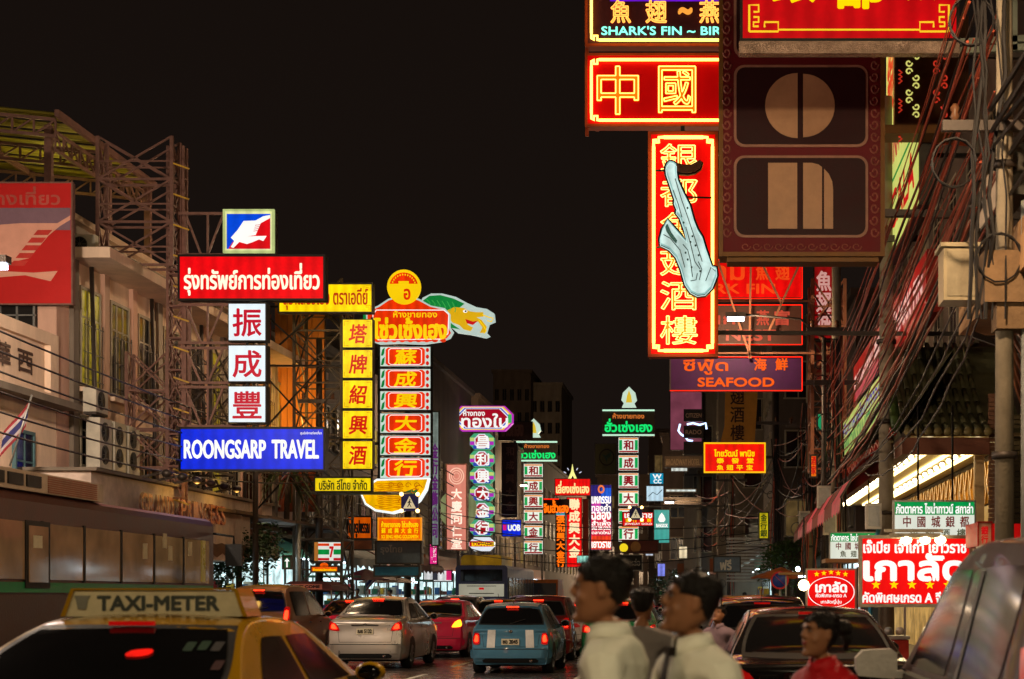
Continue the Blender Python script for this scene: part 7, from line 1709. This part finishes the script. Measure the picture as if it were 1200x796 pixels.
# ================================================================ people
HEAD = [(0., .070, -.005, .020), (.010, .084, -.02, .036), (.03, .090, -.03, .048), (.05, .092, -.05, .056), (.07, .094, -.068, .061), (.095, .093, -.080, .066), (.12, .089, -.090, .070), (.14, .084, -.096, .072), (.155, .091, -.099, .074), (.17, .092, -.100, .075), (.185, .086, -.099, .074), (.20, .074, -.092, .069), (.213, .056, -.078, .058), (.223, .034, -.055, .042), (.23, .008, -.025, .018)]
def head_ring(z, off=0., n=24):
    for i in range(len(HEAD) - 1):
        if HEAD[i][0] <= z <= HEAD[i + 1][0]:
            a, b = HEAD[i], HEAD[i + 1]; t = (z - a[0]) / (b[0] - a[0]); f, bk, w_ = [a[k] + (b[k] - a[k]) * t for k in (1, 2, 3)]; break
    else: _, f, bk, w_ = HEAD[-1] if z > .2 else HEAD[0]
    cy = (f + bk) / 2; ry = (f - bk) / 2 + off; rx = w_ + off; pts = []
    for k in range(n):
        t = 2 * math.pi * k / n; c, s = math.cos(t), math.sin(t)
        e = .86
        pts.append((math.copysign(abs(c) ** e, c) * rx, cy + math.copysign(abs(s) ** e, s) * ry, z))
    return pts
def skinmesh(joints, edges, sub=1):
    me = bpy.data.meshes.new('s'); me.from_pydata([j[0] for j in joints], edges, []); o = bpy.data.objects.new('tmp', me); COL.objects.link(o)
    md = o.modifiers.new('k', 'SKIN'); md.use_smooth_shade = True
    for i, j in enumerate(joints):
        sv = me.skin_vertices[0].data[i]; r = j[1]; sv.radius = r if isinstance(r, tuple) else (r, r); sv.use_root = (i == 0)
    m = o.modifiers.new('u', 'SUBSURF'); m.levels = sub
    dg = bpy.context.evaluated_depsgraph_get(); m2 = bpy.data.meshes.new_from_object(o.evaluated_get(dg)); bpy.data.objects.remove(o)
    v = [x.co[:] for x in m2.vertices]; f = [tuple(p.vertices) for p in m2.polygons]; bpy.data.meshes.remove(m2); return v, f
def remesh(v, f, vox, smooth=3):
    me = bpy.data.meshes.new('r'); me.from_pydata(v, [], f); me.update(); o = bpy.data.objects.new('tmp', me); COL.objects.link(o)
    m = o.modifiers.new('r', 'REMESH'); m.mode = 'VOXEL'; m.voxel_size = vox; m.use_smooth_shade = True
    if smooth: s = o.modifiers.new('s', 'SMOOTH'); s.iterations = smooth; s.factor = .5
    dg = bpy.context.evaluated_depsgraph_get(); m2 = bpy.data.meshes.new_from_object(o.evaluated_get(dg)); bpy.data.objects.remove(o); bpy.data.meshes.remove(me)
    return m2
def person(label, loc, rz, H=1.72, top=None, topm=None, trousers=None, pose='walk', hair='short', tilt=0., turn=0., sleeve='long', collar=True, tie=False, vox=.0066, skin=SKIN, female=False, hscale=1.):
    T = thing('person', label, 'person', loc, rz); k = H / 1.72
    def sc(p): return (p[0] * k, p[1] * k, p[2] * k)
    ph = .32 if pose == 'walk' else .04
    sh = .175 if female else .2
    J = [((0, 0, .95), (.15, .11)), ((0, .0, 1.1), (.135, .10)), ((0, -.01, 1.25), (.155, .11)), ((0, -.01, 1.36), (.14, .09)), ((0, -.005, 1.445), (.06, .058)), ((0, .012, 1.53), .054)]
    E = [(0, 1), (1, 2), (2, 3), (3, 4), (4, 5)]
    def add(p, r, par): J.append((p, r)); E.append((par, len(J) - 1)); return len(J) - 1
    hands = []
    for s in (-1, 1):
        sw = s * (.22 if pose == 'walk' else .03)
        a = add((s * sh, -.01, 1.375), .06, 3); b = add((s * (sh + .045), sw * .3 - .01, 1.13), .045, a); c = add((s * (sh + .04), sw * 1. + .06, .89), .032, b); hands.append((s, c, (s * (sh + .04), sw * 1. + .06, .89)))
        h = add((s * .095, 0, .9), .095, 0); kn = add((s * .1, ph * s * -.5 + .03, .5), .06, h); an = add((s * .1, ph * s * -1.0 - .03, .1), .042, kn); add((s * .1, ph * s * -1.0 + .13, .045), (.045, .03), an)
    v, f = skinmesh([(sc(p), (r[0] * k, r[1] * k) if isinstance(r, tuple) else r * k) for p, r in J], E)
    for s, c, p in hands:       # palm, four fingers, thumb
        p = Vector(p)
        hj = [(p, .026), (p + Vector((0, .02, -.07)), (.018, .036))]; he = [(0, 1)]
        for q in range(4):
            b = p + Vector((0, .02 + (q - 1.5) * .019, -.085)); L = (.06, .07, .066, .05)[q]
            i0 = len(hj); hj += [(b, .0095), (b + Vector((-s * .006, .0, -L * .5)), .0085), (b + Vector((-s * .022, 0, -L)), .0075)]; he += [(1, i0), (i0, i0 + 1), (i0 + 1, i0 + 2)]
        i0 = len(hj); hj += [(p + Vector((-s * .01, .045, -.04)), .011), (p + Vector((-s * .018, .062, -.075)), .009)]; he += [(0, i0), (i0, i0 + 1)]
        v2, f2 = skinmesh([(sc(a), (r[0] * k, r[1] * k) if isinstance(r, tuple) else r * k) for a, r in hj], he); b = len(v); v += v2; f += [tuple(i + b for i in q) for q in f2]
    # head
    hs = .98 * k * hscale; hm = Matrix.Translation(Vector(sc((0, .035, 1.497)))) @ Matrix.Rotation(turn, 4, 'Z') @ Matrix.Rotation(-tilt, 4, 'X') @ Matrix.Scale(hs, 4)
    hv = []; hf = []; N = 24; zs = [i * .23 / 26 for i in range(27)]
    for z in zs: hv += head_ring(z)
    for i in range(len(zs) - 1):
        for q in range(N): hf.append((i * N + q, i * N + (q + 1) % N, (i + 1) * N + (q + 1) % N, (i + 1) * N + q))
    hf += [tuple(range(N))[::-1], tuple(range((len(zs) - 1) * N, len(zs) * N))]
    # deform: cheeks, eye sockets, brow
    g = G(None, True); g.add(hv, hf)
    def E3(c, r): g.ell(c, r, 14, 10)
    E3((0, .090, .104), (.017, .024, .012)); g.tube([(0, .082, .152), (0, .098, .132), (0, .111, .109)], [.009, .011, .013], 8)       # nose
    E3((-.013, .093, .102), (.009, .011, .008)); E3((.013, .093, .102), (.009, .011, .008))
    E3((0, .088, .076), (.026, .014, .007)); E3((0, .087, .065), (.022, .013, .0075)); E3((0, .087, .018), (.025, .018, .017)); E3((0, .084, .156), (.055, .014, .008))
    for s in (-1, 1):
        E3((s * .073, -.008, .118), (.01, .017, .03)); E3((s * .076, -.006, .137), (.008, .018, .014)); E3((s * .04, .06, .09), (.024, .024, .022))
    b = len(v); v += [tuple(hm @ Vector(p)) for p in g.v]; f += [tuple(i + b for i in q) for q in g.f]
    me = remesh(v, f, vox * k, 3); me.name = 'body'; me.materials.append(skin); bo = bpy.data.objects.new('body', me); COL.objects.link(bo); bo.parent = T
    def hb(nm, m, fn):
        g = G(None, True); fn(g); g.v = [tuple(hm @ Vector(p)) for p in g.v]; return g.build(nm, m, T)
    for s in (-1, 1):
        e = hb('eye', mat('eye_white', S(150, 138, 126), .3), lambda g: g.ell((s * .031, .0835, .137), (.0135, .006, .0055), 10, 6))
        g = G(None, True); g.ell((s * .031, .0892, .137), (.0052, .0016, .0052), 8, 5); g.v = [tuple(hm @ Vector(p)) for p in g.v]; g.build('iris', mat('iris_brown', S(24, 14, 10), .2), e)
        hb('eyebrow', HAIR, lambda g: g.tube([(s * .012, .102, .155), (s * .032, .1005, .161), (s * .052, .088, .155)], [.0024, .0036, .0016], 5))
        hb('eyelash', HAIR, lambda g: g.tube([(s * .016, .0905, .139), (s * .03, .0925, .1435), (s * .046, .084, .138)], [.0008, .0014, .0008], 5))
    hb('lips', mat('lips' + ('_red' if female else ''), S(150, 40, 40) if female else S(140, 84, 70), .4), lambda g: (g.tube([(-.024, .088, .073 + (.004 if female else 0)), (-.01, .1015, .0745), (0, .102, .0735), (.01, .1015, .0745), (.024, .088, .073 + (.004 if female else 0))], [.002, .004, .0035, .004, .002], 6), g.tube([(-.02, .09, .069), (0, .101, .0665), (.02, .09, .069)], [.002, .0055, .002], 6)))
    # hair
    rr = random.Random(int(H * 1000)); g = G(None, True); vs = []; fs = []; n2 = 48; zz = [.03 + i * .205 / 34 for i in range(35)]
    keep = {}
    for i, z in enumerate(zz):
        for q, p in enumerate(head_ring(min(z, .2299), 0, n2)):
            yy = p[1]; zl = (.182 if yy > .055 else .168) if abs(p[0]) < .06 else .150
            lim = zl if yy > .035 else (.118 + max(0, (yy + .02)) * .7 if yy > -.03 else .045 + max(0, yy + .08) * 1.2)
            if (hair == 'long' or hair == 'bun') and yy < -.01: lim = min(lim, .05)
            d = z - lim + rr.uniform(-.005, .005)
            o_ = min(.003 + max(0, d) * .16, .009 if z < .19 else .016) + rr.uniform(-.001, .0015)
            dirv = Vector((p[0], p[1] + .005, max(0, z - .15) * 1.2)).normalized() if z > .15 else Vector((p[0], p[1], 0)).normalized()
            u = Vector(p) + dirv * o_; vs.append(tuple(u)); keep[i * n2 + q] = d > 0
    top_z = .246; 
    for i in range(len(zz) - 1):
        for q in range(n2):
            idx = (i * n2 + q, i * n2 + (q + 1) % n2, (i + 1) * n2 + (q + 1) % n2, (i + 1) * n2 + q)
            if sum(keep[a] for a in idx) >= 3: fs.append(idx)
    b = (len(zz) - 1) * n2; vs.append((0, -.01, .243)); fs += [(b + q, b + (q + 1) % n2, len(vs) - 1) for q in range(n2)]
    g.add(vs, fs, True)
    for _ in range(420):       # short strands that break the outline
        i = rr.choice([a for a in range(22 * n2, len(zz) * n2)]); p = Vector(vs[i])
        if not keep.get(i, False): continue
        d = Vector((p.x, p.y + rr.uniform(-.02, .05), abs(p.z - .12) + .03)).normalized() * rr.uniform(.003, .008) + Vector((0, rr.uniform(-.003, .008), 0))
        s_ = Vector((rr.uniform(-1, 1), rr.uniform(-1, 1), 0)).normalized() * .003; g.add([p - s_, p + s_, p + d], [(0, 1, 2)])
    if hair == 'bun': g.ell((0, -.15, .16), (.045, .05, .045), 12, 8); g.ell((0, -.11, .17), (.03, .04, .03), 10, 6); g.tube([(0, -.15, .15), (0, -.175, .10), (0, -.165, .04)], [.03, .028, .008], 8)
    g.v = [tuple(hm @ Vector(p)) for p in g.v]; ho = g.build('hair', HAIR, T)
    md = ho.modifiers.new('t', 'SOLIDIFY'); md.thickness = .006 * k; md.offset = -1
    # clothes: pieces of the body surface lifted off the skin
    def garment(nm, m, pred, off, fold):
        mm = me.copy(); mm.name = nm; mm.materials.clear(); mm.materials.append(m); b_ = bmesh.new(); b_.from_mesh(mm); b_.normal_update()
        bmesh.ops.delete(b_, geom=[v for v in b_.verts if not pred(v.co.x / k, v.co.y / k, v.co.z / k)], context='VERTS')
        bmesh.ops.smooth_vert(b_, verts=b_.verts, factor=.5, use_axis_x=True, use_axis_y=True, use_axis_z=False); b_.normal_update()
        for v in b_.verts:
            c = v.co; w_ = math.sin(c.z * 34 + c.x * 22 + 2.3 * math.sin(c.y * 19)) + .7 * math.sin(c.x * 60 + c.z * 15)
            o_ = off * (1 + .5 * math.exp(-((c.z / k - 1.0) / .1) ** 2)) if nm == 'shirt' else off
            v.co = c + v.normal * (o_ + fold * w_)
        b_.to_mesh(mm); b_.free(); mm.polygons.foreach_set('use_smooth', [True] * len(mm.polygons))
        o_ = bpy.data.objects.new(nm, mm); COL.objects.link(o_); o_.parent = T
        md = o_.modifiers.new('t', 'SOLIDIFY'); md.thickness = .005; md.offset = -1
        return o_
    def shirt_area(x, y, z):
        if z < .9 or z > (1.475 if abs(x) < .1 else 1.6): return False
        r2 = (x * x + (y - .005) ** 2) ** .5
        if z > 1.44 and r2 < .066 and not collar: return False
        if abs(x) > .195 + (.03 if z < 1.1 else 0) or (abs(x) > .17 and z < 1.05):
            return z > (.955 if sleeve == 'long' else 1.2)
        return True
    so = garment('shirt', topm, shirt_area, .013, .0022)
    if collar:
        g = G(None, True); n = 20; vs = []
        for q in range(n + 1):
            t = math.pi * (.5 + .07) + 2 * math.pi * .93 * q / n; c, s = math.cos(t), math.sin(t)
            front = max(0, s) ** 2
            vs += [sc((c * .064, .012 + s * .06, 1.495 - .02 * front)), sc((c * .072, .010 + s * .068, 1.505 - .02 * front)), sc((c * .088, .006 + s * .083, 1.462 - .035 * front)), sc((c * .084, .006 + s * .078, 1.455 - .035 * front))]
        g.add(vs, [(4 * q + j, 4 * q + j + 1, 4 * q + 5 + j, 4 * q + 4 + j) for q in range(n) for j in range(3)], True); g.build('collar', topm, so)
    if tie:
        g = G(None, True); g.prism([(-.02 * k, 1.455 * k), (.02 * k, 1.455 * k), (.014 * k, 1.42 * k), (-.014 * k, 1.42 * k)], .085 * k, .115 * k)
        pts = [(0, .105, 1.43), (0, .125, 1.34), (0, .135, 1.2), (0, .135, 1.05)]; vs = []
        for (a, b_, c), wd in zip(pts, (.014, .022, .03, .036)): vs += [sc((-wd, b_, c)), sc((wd, b_, c)), sc((wd, b_ + .008, c)), sc((-wd, b_ + .008, c))]
        g.add(vs, [(4 * q + j, 4 * q + (j + 1) % 4, 4 * q + 4 + (j + 1) % 4, 4 * q + 4 + j) for q in range(3) for j in range(4)]); g.build('tie', BLACKI, T)
    garment('trousers', trousers or mat('black_cloth', S(26, 26, 30), .8), lambda x, y, z: .09 < z < .955 and abs(x) < (.2 if z > .8 else .185), .016 if not female else .02, .002)
    for s in (-1, 1): g = G(None, True); g.ell(sc((s * .1, ph * s * -1.0 + .06, .045)), (.05 * k, .14 * k, .045 * k), 12, 6); g.build('shoe', BLACKI, T)
    return T
SHIRT = mat('white_shirt_cotton', S(214, 212, 196), .8, 0, .06, 5, .1)
GREYT = mat('grey_tee', S(120, 112, 108), .9, 0, .12, 4, .15)
REDT = mat('red_dress', S(170, 16, 24), .6, 0, .1, 4, .05)
LW = R(90)       # local +Y turned to face -X
a = P(713, 655, 5.9)
person('first man in a white shirt with a high quiff, walking out of the street centre', (a.x + .01, 5.9, 0), R(80), 1.725, topm=SHIRT, tilt=R(-2), turn=R(5))
a = P(804, 676, 6.15)
person('second man in a white shirt with a black tie, head leaning forward', (a.x + .03, 6.15, -.0), R(118), 1.675, topm=SHIRT, tilt=R(-10), tie=True, turn=R(-20))
a = P(958, 722, 7.8)
person('smiling woman in a red top with tied-up hair before the glossy black sedan', (a.x + .03, 7.8, 0), R(128), 1.515, topm=REDT, hair='bun', sleeve='short', female=True, tilt=R(-3), turn=R(-8), trousers=mat('red_skirt', S(120, 14, 18), .7))
a = P(752, 694, 11.5)
person('man in a grey t-shirt seen from behind between the two men in white', (a.x, 11.5, 0), R(-8), 1.64, topm=GREYT, sleeve='short', collar=False, vox=.012, trousers=mat('grey_shorts', S(90, 84, 82), .8))
a = P(842, 718, 19.2)
person('dark-haired person looking down beside the glossy black sedan', (a.x, 19.6, 0), R(150), 1.47, topm=mat('lilac_top', S(120, 100, 110), .8), sleeve='short', tilt=R(-24), vox=.014)
for k, (x, y, H, rz, c, lb) in enumerate(((1.95, 52, 1.7, 170, (60, 60, 66), 'pedestrian in dark clothes near the lit right food stall'), (2.2, 47, 1.6, 10, (150, 60, 50), 'pedestrian in a red top by the cable-wrapped pole'), (3.4, 60, 1.7, 90, (120, 120, 110), 'pedestrian in pale clothes under the orange-brown umbrella'),
    (-12.6, 54, 1.65, 0, (150, 150, 150), 'pedestrian in a grey top on the left pavement by the white stall'), (-12.9, 62, 1.7, 180, (70, 40, 40), 'pedestrian in maroon by the feather flag'), (-12.4, 47.2, 1.6, 60, (60, 90, 80), 'pedestrian in green passing the pharmacy front'),
    (-13.2, 70, 1.7, 90, (40, 50, 80), 'pedestrian in navy near the bus rear'), (1.2, 64, 1.7, 0, (190, 180, 160), 'pedestrian in a white top walking up the right lane edge'))):
    person(lb, (x, y, .14 if abs(x) > 3.5 or x < -12 else 0), R(rz), H, topm=mat('cloth_%d_%d' % (c[0], c[2]), S(*c), .8), vox=.026, sleeve='short' if k % 2 else 'long', collar=False)
